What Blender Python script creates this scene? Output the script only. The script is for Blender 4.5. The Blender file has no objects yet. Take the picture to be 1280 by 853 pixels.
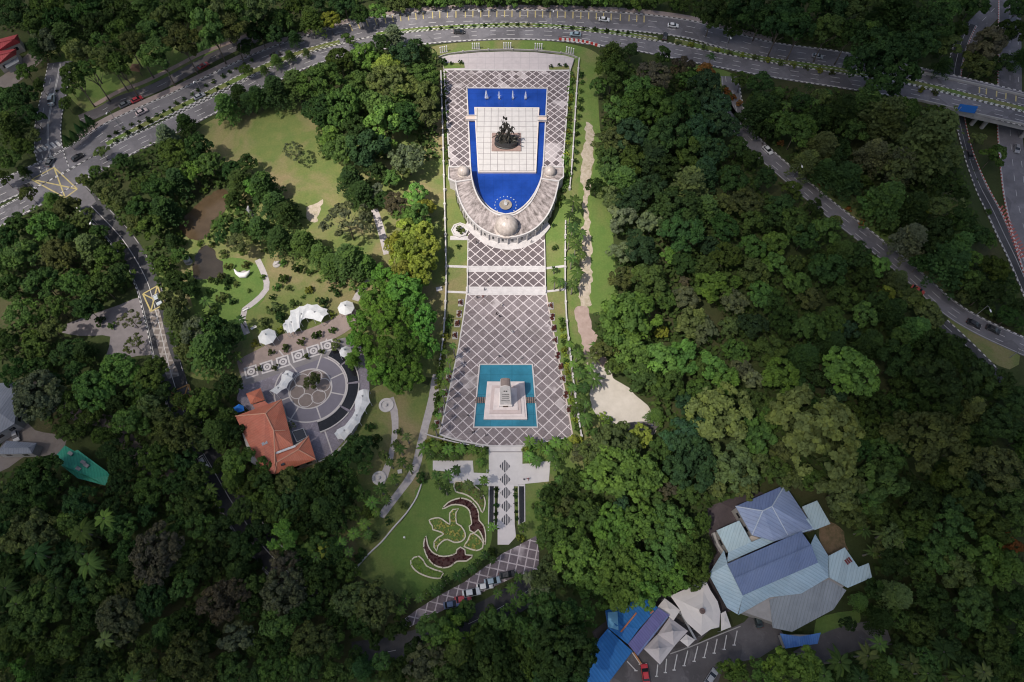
import bpy, bmesh, math, random
import numpy as np
from math import radians as R, sin, cos, tan, pi, atan2, hypot, sqrt
from mathutils import Vector, Matrix
from mathutils.geometry import tessellate_polygon

S = bpy.context.scene
COL = S.collection
random.seed(7)
NP = np.random.RandomState(11)

# ------------------------------------------------------------------ camera, sky, sun, exposure
H, TILT, F = 190.0, R(26.5), 853.33
cam = bpy.data.objects.new('camera', bpy.data.cameras.new('camera'))
COL.objects.link(cam)
cam.location = (0, 0, H)
cam.rotation_euler = (TILT, 0, 0)
cam.data.sensor_width = 36.0
cam.data.lens = 24.0
cam.data.clip_start = 1.0
cam.data.clip_end = 6000.0
S.camera = cam

SUN_EL, SHADOW_AZ = R(61), R(36)          # shadows run towards +X, a little away from the camera
to_sun = Vector((-cos(SHADOW_AZ) * cos(SUN_EL), -sin(SHADOW_AZ) * cos(SUN_EL), sin(SUN_EL)))
W = bpy.data.worlds.new("World")
S.world = W
W.use_nodes = True
nt = W.node_tree
sky = nt.nodes.new('ShaderNodeTexSky')
sky.sky_type = 'NISHITA'
sky.sun_disc = False
sky.dust_density = 3.0
sky.ozone_density = 0.5
sky.sun_elevation = SUN_EL
sky.sun_rotation = atan2(to_sun.x, to_sun.y)
bg = nt.nodes['Background']
bg.inputs['Strength'].default_value = 0.095
nt.links.new(sky.outputs[0], bg.inputs[0])
sl = bpy.data.lights.new('sun', 'SUN')
sl.energy = 4.6
sl.angle = R(0.5)
sl.color = (1.0, 0.93, 0.84)
sun = bpy.data.objects.new('sun', sl)
COL.objects.link(sun)
sun.rotation_euler = to_sun.to_track_quat('Z', 'Y').to_euler()
S.view_settings.view_transform = 'Standard'
S.view_settings.look = 'None'
S.view_settings.gamma = 1.0
S.view_settings.use_curve_mapping = False
S.view_settings.exposure = 0.3
S.render.engine = 'CYCLES'
S.cycles.max_bounces = 5
S.cycles.diffuse_bounces = 2
S.cycles.transparent_max_bounces = 24
S.cycles.use_denoising = True
S.cycles.pixel_filter_type = 'BLACKMAN_HARRIS'
S.cycles.filter_width = 1.1
try:
    S.cycles.denoising_prefilter = 'ACCURATE'
except Exception:
    pass

# ------------------------------------------------------------------ survey: a point of the picture -> the place on the ground (or at height z)
CA, SA = cos(TILT), sin(TILT)
def P(px, py, z=0.0):
    x, y = (px - 640) / F, -(py - 426.5) / F
    yy, zz = y * CA + SA, y * SA - CA
    t = (z - H) / zz
    return (x * t, yy * t)
def P3(px, py, z=0.0):
    a = P(px, py, z)
    return (a[0], a[1], z)
def PX(x, y, z=0.0):
    dz = z - H
    yc, zc = y * CA + dz * SA, -y * SA + dz * CA
    return (640 + F * x / -zc, 426.5 - F * yc / -zc)
def scale_at(px, py, z=0.0):             # pixels per metre
    x, y = P(px, py, z)
    return F / (y * SA - (z - H) * CA)

def sstep(a, b, x):
    t = min(1.0, max(0.0, (x - a) / (b - a)))
    return t * t * (3 - 2 * t)
LA, LB = Vector(P(1160, 20)), Vector(P(1236, 400))
LD = (LB - LA).normalized()
LN = Vector((-LD.y, LD.x))
Y0, Y1 = P(1280, 425)[1], P(1280, 365)[1]
def ground_z(x, y):                       # the valley of the lower roads, right of the flyover embankment
    d = (Vector((x, y)) - LA).dot(LN)
    return -7.0 * sstep(-4, 12, d) * sstep(Y0, Y1, y)

# ------------------------------------------------------------------ object helpers
def props(o, label=None, cat=None, group=None, kind=None):
    if label: o['label'] = label
    if cat: o['category'] = cat
    if group: o['group'] = group
    if kind: o['kind'] = kind
    return o
def thing(name, label, cat, loc=(0, 0, 0), rz=0.0, group=None):
    o = bpy.data.objects.new(name, None)
    COL.objects.link(o)
    o.empty_display_size = 0.5
    o.location = loc
    o.rotation_euler = (0, 0, rz)
    return props(o, label, cat, group)
def link(name, me, mat=None, parent=None):
    o = bpy.data.objects.new(name, me)
    COL.objects.link(o)
    if mat is not None and not me.materials:
        me.materials.append(mat)
    if parent is not None:
        o.parent = parent
    return o
def copy_tree(o, parent=None):
    c = o.copy()
    COL.objects.link(c)
    if parent is not None:
        c.parent = parent
    for ch in [k for k in KIDS.get(o.name, [])]:
        copy_tree(ch, c)
    return c
KIDS = {}
def register(root):                       # remember a prototype's parts so that copies can be made
    for o in COL.objects:
        if o.parent is not None:
            KIDS.setdefault(o.parent.name, [])
            if o not in KIDS[o.parent.name]:
                KIDS[o.parent.name].append(o)

class MB:
    """collects shapes, then links them as one mesh object"""
    def __init__(self):
        self.v, self.f, self.uv = [], [], {}
    def add(self, vs, fs):
        b = len(self.v)
        self.v += [tuple(p) for p in vs]
        self.f += [tuple(b + i for i in f) for f in fs]
    def box(self, c, s, rz=0.0):
        cx, cy, cz = c
        a, b, h = s[0] / 2, s[1] / 2, s[2] / 2
        pts = []
        for dz in (-h, h):
            for dx, dy in ((-a, -b), (a, -b), (a, b), (-a, b)):
                pts.append((cx + dx * cos(rz) - dy * sin(rz), cy + dx * sin(rz) + dy * cos(rz), cz + dz))
        self.add(pts, [(3, 2, 1, 0), (4, 5, 6, 7), (0, 1, 5, 4), (1, 2, 6, 5), (2, 3, 7, 6), (3, 0, 4, 7)])
    def tube(self, p0, p1, r0, r1, n=8, cap=True):
        p0, p1 = Vector(p0), Vector(p1)
        d = (p1 - p0).normalized()
        u = d.orthogonal().normalized()
        w = d.cross(u)
        pts = []
        for p, r in ((p0, r0), (p1, r1)):
            for i in range(n):
                a = 2 * pi * i / n
                pts.append(p + u * (r * cos(a)) + w * (r * sin(a)))
        fs = [(i, (i + 1) % n, n + (i + 1) % n, n + i) for i in range(n)]
        if cap:
            fs += [tuple(range(n - 1, -1, -1)), tuple(range(n, 2 * n))]
        self.add(pts, fs)
    def path_tube(self, pts, rs, n=7):
        base = None
        rings = []
        for i, p in enumerate(pts):
            p = Vector(p)
            d = (Vector(pts[min(i + 1, len(pts) - 1)]) - Vector(pts[max(i - 1, 0)])).normalized()
            if base is None:
                base = d.orthogonal().normalized()
            u = (base - d * base.dot(d)).normalized()
            w = d.cross(u)
            rings.append([p + u * (rs[i] * cos(2 * pi * k / n)) + w * (rs[i] * sin(2 * pi * k / n)) for k in range(n)])
        vs = [q for r in rings for q in r]
        fs = []
        for i in range(len(rings) - 1):
            for k in range(n):
                fs.append((i * n + k, i * n + (k + 1) % n, (i + 1) * n + (k + 1) % n, (i + 1) * n + k))
        fs += [tuple(range(n - 1, -1, -1)), tuple(range((len(rings) - 1) * n, len(rings) * n))]
        self.add(vs, fs)
    def lathe(self, prof, c=(0, 0, 0), n=24, wob=None):
        vs, fs = [], []
        for r, z in prof:
            for k in range(n):
                a = 2 * pi * k / n
                rr = r * (wob(k) if wob else 1.0)
                vs.append((c[0] + rr * cos(a), c[1] + rr * sin(a), c[2] + z))
        for i in range(len(prof) - 1):
            for k in range(n):
                fs.append((i * n + k, i * n + (k + 1) % n, (i + 1) * n + (k + 1) % n, (i + 1) * n + k))
        fs.append(tuple(range((len(prof) - 1) * n, len(prof) * n)))
        fs.append(tuple(range(n - 1, -1, -1)))
        self.add(vs, fs)
    def prism(self, pts, z0, z1):
        pts = ccw(pts)
        n = len(pts)
        vs = [(x, y, z0) for x, y in pts] + [(x, y, z1) for x, y in pts]
        tri = tess(pts)
        fs = [tuple(n + i for i in t) for t in tri] + [tuple(reversed(t)) for t in tri]
        fs += [(i, (i + 1) % n, n + (i + 1) % n, n + i) for i in range(n)]
        self.add(vs, fs)
    def sheet(self, pts, z=0.0, zf=None):
        pts = ccw(pts)
        self.add([(x, y, zf(x, y) + z if zf else z) for x, y in pts], tess(pts))
    def mesh(self, name, mat=None, smooth=False):
        me = bpy.data.meshes.new(name)
        me.from_pydata([tuple(p) for p in self.v], [], self.f)
        if mat is not None:
            me.materials.append(mat)
        if smooth:
            me.polygons.foreach_set('use_smooth', [True] * len(me.polygons))
        me.update()
        return me
    def build(self, name, mat, parent=None, smooth=False):
        return link(name, self.mesh(name, mat, smooth), None, parent)

def area(pts):
    return 0.5 * sum(pts[i][0] * pts[(i + 1) % len(pts)][1] - pts[(i + 1) % len(pts)][0] * pts[i][1] for i in range(len(pts)))
def ccw(pts):
    pts = [tuple(p[:2]) for p in pts]
    return pts if area(pts) > 0 else pts[::-1]
def tess(pts):
    out = []
    for t in tessellate_polygon([[Vector((x, y, 0)) for x, y in pts]]):
        a, b, c = (pts[i] for i in t)
        s = (b[0] - a[0]) * (c[1] - a[1]) - (b[1] - a[1]) * (c[0] - a[0])
        out.append(tuple(t) if s > 0 else tuple(reversed(t)))
    return out
def smooth(pts, step=2.0, closed=False):
    """Catmull-Rom through the points, about one sample per step"""
    n = len(pts)
    out = []
    for i in range(n if closed else n - 1):
        g = lambda k: pts[k % n] if closed else pts[min(max(k, 0), n - 1)]
        p0, p1, p2, p3 = g(i - 1), g(i), g(i + 1), g(i + 2)
        m = max(1, int(hypot(p2[0] - p1[0], p2[1] - p1[1]) / step))
        for j in range(m):
            t = j / m
            out.append(tuple(0.5 * (2 * p1[k] + (p2[k] - p0[k]) * t + (2 * p0[k] - 5 * p1[k] + 4 * p2[k] - p3[k]) * t * t + (3 * p1[k] - p0[k] - 3 * p2[k] + p3[k]) * t ** 3) for k in range(2)))
    if not closed:
        out.append(tuple(pts[-1][:2]))
    return out
def pxs(pts, z=0.0):
    return [P(a, b, z) for a, b in pts]
def inside(p, poly):
    x, y = p
    c, n = False, len(poly)
    j = n - 1
    for i in range(n):
        (xi, yi), (xj, yj) = poly[i], poly[j]
        if (yi > y) != (yj > y) and x < (xj - xi) * (y - yi) / (yj - yi) + xi:
            c = not c
        j = i
    return c
def zoomed(pts, ox, oy, k=6.4):          # survey notes taken on an enlarged crop
    return [(ox + a / k, oy + b / k) for a, b in pts]
def normals2(line):
    out = []
    for i in range(len(line)):
        a, b = line[max(i - 1, 0)], line[min(i + 1, len(line) - 1)]
        d = hypot(b[0] - a[0], b[1] - a[1]) or 1
        out.append((-(b[1] - a[1]) / d, (b[0] - a[0]) / d))
    return out
def offset(line, o):
    return [(p[0] + n[0] * o, p[1] + n[1] * o) for p, n in zip(line, normals2(line))]
def strip_mesh(mb, line, o0, o1, z, zf=None, dash=None, start=0.0):
    """a flat band between two offsets of a line; dash=(on, off) in metres"""
    A, B = offset(line, o0), offset(line, o1)
    s = start
    for i in range(len(line) - 1):
        d = hypot(line[i + 1][0] - line[i][0], line[i + 1][1] - line[i][1])
        on = dash is None or (s % (dash[0] + dash[1])) < dash[0]
        s += d
        if on:
            q = [B[i], B[i + 1], A[i + 1], A[i]] if o0 > o1 else [A[i], A[i + 1], B[i + 1], B[i]]
            q = [B[i], B[i + 1], A[i + 1], A[i]] if False else q
            mb.add([(x, y, (zf(x, y) if zf else 0) + z) for x, y in q], [(3, 2, 1, 0)])
def kerb_mesh(mb, line, o, w, z0, z1, zf=None, closed=False):
    if closed:
        ext = [line[-1]] + list(line) + [line[0]]
        A, B = offset(ext, o - w / 2)[1:-1], offset(ext, o + w / 2)[1:-1]
    else:
        A, B = offset(line, o - w / 2), offset(line, o + w / 2)
    vs, fs = [], []
    for a, b in zip(A, B):
        g = zf(*a) if zf else 0
        vs += [(a[0], a[1], g + z0), (a[0], a[1], g + z1), (b[0], b[1], g + z1), (b[0], b[1], g + z0)]
    n = len(A)
    for i in range(n if closed else n - 1):
        k, m = 4 * i, 4 * ((i + 1) % n)
        fs += [(k, m, m + 1, k + 1), (k + 1, m + 1, m + 2, k + 2), (k + 2, m + 2, m + 3, k + 3)]
    if not closed:
        fs += [(0, 1, 2, 3)]
        k = 4 * (n - 1)
        fs += [(k + 3, k + 2, k + 1, k)]
    mb.add(vs, fs)

# ------------------------------------------------------------------ materials
MATS = {}
class NT:
    def __init__(self, name):
        self.m = bpy.data.materials.new(name)
        self.m.use_nodes = True
        self.t = self.m.node_tree
        self.b = self.t.nodes['Principled BSDF']
        self.out = self.t.nodes['Material Output']
    def n(self, kind, **kw):
        x = self.t.nodes.new(kind)
        for k, v in kw.items():
            setattr(x, k, v)
        return x
    def l(self, a, b):
        self.t.links.new(a, b)
    def math(self, op, a, b=None, c=None):
        x = self.n('ShaderNodeMath', operation=op)
        for i, v in enumerate((a, b, c)):
            if v is None: continue
            if isinstance(v, (int, float)): x.inputs[i].default_value = v
            else: self.l(v, x.inputs[i])
        return x.outputs[0]
    def mix(self, f, a, b, blend='MIX'):
        x = self.n('ShaderNodeMix', data_type='RGBA', blend_type=blend)
        for i, v in ((0, f), (6, a), (7, b)):
            if isinstance(v, (int, float)): x.inputs[i].default_value = v
            elif isinstance(v, tuple): x.inputs[i].default_value = (*v[:3], 1)
            else: self.l(v, x.inputs[i])
        return x.outputs[2]
    def pos(self):
        return self.n('ShaderNodeNewGeometry').outputs['Position']
    def noise(self, scale, detail=4, rough=0.6, vec=None, dist=0.0):
        x = self.n('ShaderNodeTexNoise')
        x.inputs['Scale'].default_value = scale
        x.inputs['Detail'].default_value = detail
        x.inputs['Roughness'].default_value = rough
        x.inputs['Distortion'].default_value = dist
        self.l(vec if vec is not None else self.pos(), x.inputs['Vector'])
        return x.outputs['Fac']
    def ramp(self, f, lo, hi, a=0.0, b=1.0):
        x = self.n('ShaderNodeMapRange')
        x.inputs[1].default_value = lo; x.inputs[2].default_value = hi
        x.inputs[3].default_value = a; x.inputs[4].default_value = b
        self.l(f, x.inputs[0])
        return x.outputs[0]
    def base(self, c, rough=0.85, spec=0.25):
        if isinstance(c, tuple): self.b.inputs['Base Color'].default_value = (*c[:3], 1)
        else: self.l(c, self.b.inputs['Base Color'])
        self.b.inputs['Roughness'].default_value = rough
        self.b.inputs['Specular IOR Level'].default_value = spec
        return self.m
    def bump(self, h, strength=0.3, dist=0.2):
        x = self.n('ShaderNodeBump')
        x.inputs['Strength'].default_value = strength
        x.inputs['Distance'].default_value = dist
        self.l(h, x.inputs['Height'])
        self.l(x.outputs[0], self.b.inputs['Normal'])

def mat_worn(name, c, var=0.25, scale=0.6, rough=0.85, spec=0.25, dark=None, metal=0.0):
    """a surface of one colour with uneven weathering"""
    k = NT(name)
    n1, n2 = k.noise(scale, 6, 0.65), k.noise(scale * 0.13, 3)
    f = k.math('MULTIPLY', k.ramp(n1, 0.3, 0.7), k.ramp(n2, 0.25, 0.7, 0.4, 1.0))
    d = dark or tuple(x * (1 - var) for x in c)
    k.base(k.mix(f, c, d), rough, spec)
    k.b.inputs['Metallic'].default_value = metal
    return k.m
def mat_plain(name, c, rough=0.6, spec=0.3, metal=0.0):
    k = NT(name)
    n = k.noise(3.0, 3)
    k.base(k.mix(k.ramp(n, 0.3, 0.7, 0.0, 1.0), c, tuple(x * 0.85 for x in c)), rough, spec)
    k.b.inputs['Metallic'].default_value = metal
    return k.m
def mat_object_colour(name, rough=0.5, spec=0.4, coat=0.0):
    k = NT(name)
    oi = k.n('ShaderNodeObjectInfo')
    n = k.noise(2.0, 3)
    k.base(k.mix(k.ramp(n, 0.35, 0.7, 0, 0.25), oi.outputs['Color'], (0.2, 0.19, 0.17)), rough, spec)
    k.b.inputs['Coat Weight'].default_value = coat
    return k.m
def mat_grass(name, g1, g2, dry, dryness=0.5, scale=0.09):
    k = NT(name)
    fine = k.noise(1.6, 8, 0.75)
    mid = k.noise(0.25, 5, 0.6)
    big = k.noise(scale * 0.6, 5, 0.6, dist=0.6)
    c = k.mix(k.ramp(mid, 0.35, 0.65), g1, g2)
    c = k.mix(k.ramp(big, 0.62 - 0.3 * dryness, 0.78 - 0.24 * dryness), c, dry)
    soil = k.noise(scale * 1.3, 6, 0.7, dist=1.0)
    c = k.mix(k.ramp(soil, 0.70, 0.80), c, (0.24, 0.17, 0.10))
    c = k.mix(k.ramp(fine, 0.3, 0.75, 0.0, 0.5), c, tuple(x * .42 for x in g1))
    k.base(c, 0.9, 0.1)
    k.bump(fine, 0.5, 0.25)
    return k.m
def mat_lattice(name, side, line_w, slab, slab2, line, angle=45.0, light=0.0, origin=(0, 0)):
    """stone slabs between pale bands that cross at right angles; slabs differ a little, some were relaid in pale stone"""
    k = NT(name)
    mp = k.n('ShaderNodeMapping')
    mp.inputs['Location'].default_value = (-origin[0], -origin[1], 0)
    k.l(k.pos(), mp.inputs[0])
    mp2 = k.n('ShaderNodeMapping')
    mp2.inputs['Rotation'].default_value = (0, 0, R(angle))
    k.l(mp.outputs[0], mp2.inputs[0])
    sx = k.n('ShaderNodeSeparateXYZ')
    k.l(mp2.outputs[0], sx.inputs[0])
    us = [k.math('DIVIDE', sx.outputs[i], side) for i in (0, 1)]
    ed = [k.math('ABSOLUTE', k.math('SUBTRACT', k.math('FRACT', u), 0.5)) for u in us]
    wob = k.ramp(k.noise(1.2, 3), 0.3, 0.7, -0.012, 0.012)
    m = k.math('ADD', k.math('MAXIMUM', ed[0], ed[1]), wob)
    band = k.math('GREATER_THAN', m, 0.5 - line_w / side / 2)
    cx = k.n('ShaderNodeCombineXYZ')
    for i in (0, 1):
        k.l(k.math('FLOOR', us[i]), cx.inputs[i])
    wn = k.n('ShaderNodeTexWhiteNoise', noise_dimensions='2D')
    k.l(cx.outputs[0], wn.inputs['Vector'])
    c = k.mix(wn.outputs['Value'], slab, slab2)
    wear = k.noise(0.9, 6, 0.7)
    c = k.mix(k.ramp(wear, 0.45, 0.75, 0, 0.45), c, tuple(min(1, x * 1.6) for x in slab2))
    # small paving joints inside a slab
    sub = [k.math('ABSOLUTE', k.math('SUBTRACT', k.math('FRACT', k.math('MULTIPLY', u, 4.0)), 0.5)) for u in us]
    jn = k.math('GREATER_THAN', k.math('MAXIMUM', sub[0], sub[1]), 0.46)
    c = k.mix(k.math('MULTIPLY', jn, 0.35), c, tuple(x * 0.5 for x in slab))
    if light > 0:
        pm = k.n('ShaderNodeMapping'); pm.inputs['Location'].default_value = (61.0, 17.0, 0)
        k.l(k.pos(), pm.inputs[0])
        patch = k.noise(0.075, 4, 0.6, pm.outputs[0], dist=0.4)
        rel = k.math('MULTIPLY', k.ramp(patch, 0.62 - light, 0.66 - light), k.math('GREATER_THAN', wn.outputs['Value'], 0.35))
        c = k.mix(k.math('MULTIPLY', rel, 0.75), c, tuple(x * 0.8 for x in line))
    dirt = k.noise(0.35, 6, 0.7)
    ln = k.mix(k.ramp(dirt, 0.45, 0.75, 0, 0.6), line, tuple(x * 0.55 for x in line))
    stain = k.noise(0.12, 6, 0.65, dist=0.8)
    c = k.mix(band, c, ln)
    c = k.mix(k.ramp(stain, 0.52, 0.70, 0, 0.45), c, (0.10, 0.085, 0.075))
    bl = k.noise(0.045, 4, 0.6)
    c = k.mix(k.ramp(bl, 0.35, 0.68, 0.0, 0.30), c, (1.0, 0.93, 0.90), 'SOFT_LIGHT')
    sc = k.noise(2.6, 5, 0.75, dist=1.5)
    c = k.mix(k.ramp(sc, 0.66, 0.72, 0, 0.45), c, tuple(x * 0.85 for x in line))
    k.base(c, 0.75, 0.3)
    return k.m
def mat_grid(name, side, c, joint, jw=0.05):
    k = NT(name)
    sx = k.n('ShaderNodeSeparateXYZ')
    k.l(k.pos(), sx.inputs[0])
    ed = [k.math('ABSOLUTE', k.math('SUBTRACT', k.math('FRACT', k.math('DIVIDE', sx.outputs[i], side)), 0.5)) for i in (0, 1)]
    band = k.math('GREATER_THAN', k.math('MAXIMUM', ed[0], ed[1]), 0.5 - jw / side)
    n = k.noise(0.5, 7, 0.7)
    cc = k.mix(k.ramp(n, 0.4, 0.75, 0, 0.6), c, tuple(x * 0.72 for x in c))
    k.base(k.mix(band, cc, joint), 0.6, 0.35)
    return k.m
def mat_water(name, c, rough=0.08, ripple=0.03, scale=1.2, tile=0.0):
    k = NT(name)
    n = k.noise(0.12, 5, 0.6)
    col = k.mix(k.ramp(n, 0.35, 0.7), tuple(x * 1.18 + .004 for x in c), tuple(x * 0.70 for x in c))
    n3 = k.noise(0.9, 6, 0.7, dist=1.2)
    col = k.mix(k.ramp(n3, 0.45, 0.75, 0, 0.30), col, tuple(x * 0.6 + 0.012 for x in c))
    if tile:
        sx = k.n('ShaderNodeSeparateXYZ')
        k.l(k.pos(), sx.inputs[0])
        ed = [k.math('ABSOLUTE', k.math('SUBTRACT', k.math('FRACT', k.math('DIVIDE', sx.outputs[i], tile)), 0.5)) for i in (0, 1)]
        col = k.mix(k.math('MULTIPLY', k.math('GREATER_THAN', k.math('MAXIMUM', ed[0], ed[1]), 0.488), 0.45), col, tuple(x * 0.4 for x in c))
    k.base(col, rough, 0.5)
    k.bump(k.noise(scale, 5, 0.6), 0.15, ripple)
    return k.m
def mat_leaf(name='leaf'):
    """leaves: the object's own colour, varied from clump to clump (attribute) and leaf to leaf"""
    k = NT(name)
    oi = k.n('ShaderNodeObjectInfo')
    at = k.n('ShaderNodeAttribute')
    at.attribute_name = 'tint'
    sx = k.n('ShaderNodeSeparateColor')
    k.l(at.outputs['Color'], sx.inputs[0])
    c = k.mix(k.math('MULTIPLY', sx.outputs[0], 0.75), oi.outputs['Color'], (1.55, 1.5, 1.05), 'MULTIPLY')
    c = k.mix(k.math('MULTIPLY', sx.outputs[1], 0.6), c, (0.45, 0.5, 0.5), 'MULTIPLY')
    hs = k.n('ShaderNodeHueSaturation')
    k.l(k.ramp(oi.outputs['Random'], 0, 1, 0.482, 0.512), hs.inputs['Hue'])
    k.l(k.ramp(oi.outputs['Random'], 0, 1, 0.75, 1.25), hs.inputs['Value'])
    k.l(c, hs.inputs['Color'])
    d = k.n('ShaderNodeBsdfDiffuse')
    tr = k.n('ShaderNodeBsdfTranslucent')
    k.l(hs.outputs[0], d.inputs[0])
    k.l(hs.outputs[0], tr.inputs[0])
    mx = k.n('ShaderNodeMixShader')
    mx.inputs[0].default_value = 0.22
    k.l(d.outputs[0], mx.inputs[1]); k.l(tr.outputs[0], mx.inputs[2])
    k.t.nodes.remove(k.b)
    k.l(mx.outputs[0], k.out.inputs[0])
    return k.m
def mat_stripes(name, c1, c2, period):
    """painted kerb: alternate blocks along its length (UV.y in metres)"""
    k = NT(name)
    uv = k.n('ShaderNodeUVMap')
    sx = k.n('ShaderNodeSeparateXYZ')
    k.l(uv.outputs[0], sx.inputs[0])
    f = k.math('GREATER_THAN', k.math('FRACT', k.math('DIVIDE', sx.outputs[1], period)), 0.5)
    n = k.noise(1.5, 4)
    k.base(k.mix(k.ramp(n, 0.4, 0.8, 0, 0.4), k.mix(f, c1, c2), (0.2, 0.18, 0.16)), 0.8)
    return k.m
def mat_asphalt(name, c=0.05, tint=(1, 0.98, 1.02)):
    k = NT(name)
    n1, n2, n3 = k.noise(0.07, 5, 0.65), k.noise(0.8, 6, 0.7), k.noise(14.0, 2)
    a = tuple(c * t * 0.85 for t in tint)
    b = tuple(c * t * 1.7 for t in tint)
    col = k.mix(k.ramp(n1, 0.35, 0.7), a, b)
    col = k.mix(k.ramp(n2, 0.5, 0.8, 0, 0.4), col, tuple(x * 0.6 for x in a))
    col = k.mix(k.ramp(n3, 0.4, 0.7, 0, 0.3), col, b)
    vo = k.n('ShaderNodeTexVoronoi'); vo.inputs['Scale'].default_value = 0.11
    k.l(k.pos(), vo.inputs['Vector'])
    vs = k.n('ShaderNodeSeparateColor'); k.l(vo.outputs['Color'], vs.inputs[0])
    col = k.mix(k.ramp(vs.outputs[0], 0.70, 0.72, 0, 0.35), col, tuple(x * 0.6 for x in a))
    col = k.mix(k.ramp(k.noise(0.28, 6, 0.75, dist=0.8), 0.56, 0.68, 0, 0.5), col, tuple(x * 1.25 for x in b))
    k.base(col, 0.85, 0.25)
    return k.m
def mat_tiles(name, c, d, pitch=0.35, angle=0.0, stain=0.5):
    """roof covering with ribs running down the slope"""
    k = NT(name)
    mp = k.n('ShaderNodeMapping')
    mp.inputs['Rotation'].default_value = (0, 0, angle)
    k.l(k.pos(), mp.inputs[0])
    sx = k.n('ShaderNodeSeparateXYZ')
    k.l(mp.outputs[0], sx.inputs[0])
    rib = k.math('ABSOLUTE', k.math('SUBTRACT', k.math('FRACT', k.math('DIVIDE', sx.outputs[0], pitch)), 0.5))
    row = k.math('FRACT', k.math('DIVIDE', sx.outputs[1], pitch * 1.3))
    n1, n2 = k.noise(0.3, 6, 0.7), k.noise(2.0, 4)
    col = k.mix(k.ramp(n1, 0.35, 0.7), c, d)
    col = k.mix(k.ramp(n2, 0.5, 0.8, 0, stain), col, tuple(x * 0.6 for x in d))
    sm = k.n('ShaderNodeMapping'); sm.inputs['Scale'].default_value = (1.3, 0.16, 1)
    k.l(mp.outputs[0], sm.inputs[0])
    col = k.mix(k.ramp(k.noise(1.0, 5, 0.7, sm.outputs[0]), 0.5, 0.68, 0, 0.5), col, tuple(x * 0.62 + 0.012 for x in d))
    shp = k.n('ShaderNodeTexVoronoi'); shp.inputs['Scale'].default_value = 0.33
    k.l(sm.outputs[0], shp.inputs['Vector'])
    sp = k.n('ShaderNodeSeparateColor'); k.l(shp.outputs['Color'], sp.inputs[0])
    col = k.mix(k.ramp(sp.outputs[0], 0.2, 0.9, 0, 0.22), col, tuple(min(1, x * 1.5 + .03) for x in c))
    col = k.mix(k.math('MULTIPLY', k.math('GREATER_THAN', rib, 0.40), 0.35), col, tuple(x * 0.55 for x in c))
    k.base(col, 0.6, 0.3)
    k.bump(rib, 0.5, 0.1)
    return k.m

WHITE = mat_worn('white_paint', (0.78, 0.76, 0.74), 0.3, 0.5)
MARBLE = mat_worn('white_stone', (0.57, 0.54, 0.53), 0.34, 0.35, 0.7)
MARBLE2 = mat_grid('white_platform_stone', 2.55, (0.53, 0.505, 0.49), (0.19, 0.17, 0.17), 0.075)
STEPS = mat_worn('step_stone', (0.55, 0.52, 0.52), 0.3, 0.7)
FORE = mat_grid('forecourt_paving', 3.4, (0.46, 0.41, 0.41), (0.36, 0.33, 0.33), 0.08)
PATHC = mat_worn('pale_path', (0.46, 0.42, 0.41), 0.35, 0.8)
DIRT = mat_worn('bare_track', (0.50, 0.42, 0.35), 0.4, 0.9, 0.95, 0.1, dark=(0.22, 0.20, 0.11))
COURT = mat_worn('pale_court', (0.58, 0.53, 0.47), 0.25, 0.3, 0.9, 0.1, dark=(0.44, 0.40, 0.34))
LAT_LOW = mat_lattice('lattice_paving', 2.55, 0.27, (0.135, 0.112, 0.118), (0.20, 0.172, 0.178), (0.53, 0.48, 0.485), light=0.03)
LAT_UP = mat_lattice('lattice_paving_upper', 2.22, 0.30, (0.085, 0.070, 0.075), (0.135, 0.115, 0.12), (0.53, 0.48, 0.485), light=0.10)
LAT_MID = mat_lattice('lattice_paving_terrace', 2.45, 0.28, (0.095, 0.078, 0.084), (0.12, 0.10, 0.105), (0.55, 0.50, 0.50))
LAT_PARK = mat_lattice('square_paving', 2.3, 0.30, (0.105, 0.085, 0.10), (0.15, 0.125, 0.14), (0.46, 0.41, 0.43), angle=12.0, light=0.04)
SLATE = mat_lattice('slate_paving', 5.2, 0.10, (0.17, 0.155, 0.185), (0.21, 0.19, 0.225), (0.30, 0.27, 0.31), angle=20.0)
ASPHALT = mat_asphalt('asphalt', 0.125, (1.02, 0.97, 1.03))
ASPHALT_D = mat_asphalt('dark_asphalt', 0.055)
ASPHALT_P = mat_asphalt('car_park_asphalt', 0.085, (1.06, 0.97, 0.98))
LINE = mat_worn('road_paint_white', (0.62, 0.60, 0.58), 0.4, 1.2)
YLINE = mat_worn('road_paint_yellow', (0.56, 0.46, 0.20), 0.4, 1.2)
KERB = mat_stripes('striped_kerb', (0.62, 0.60, 0.58), (0.08, 0.08, 0.08), 2.0)
KERB_R = mat_stripes('red_striped_kerb', (0.62, 0.58, 0.56), (0.42, 0.08, 0.06), 1.6)
CONC = mat_worn('concrete', (0.40, 0.38, 0.36), 0.35, 0.4)
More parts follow.
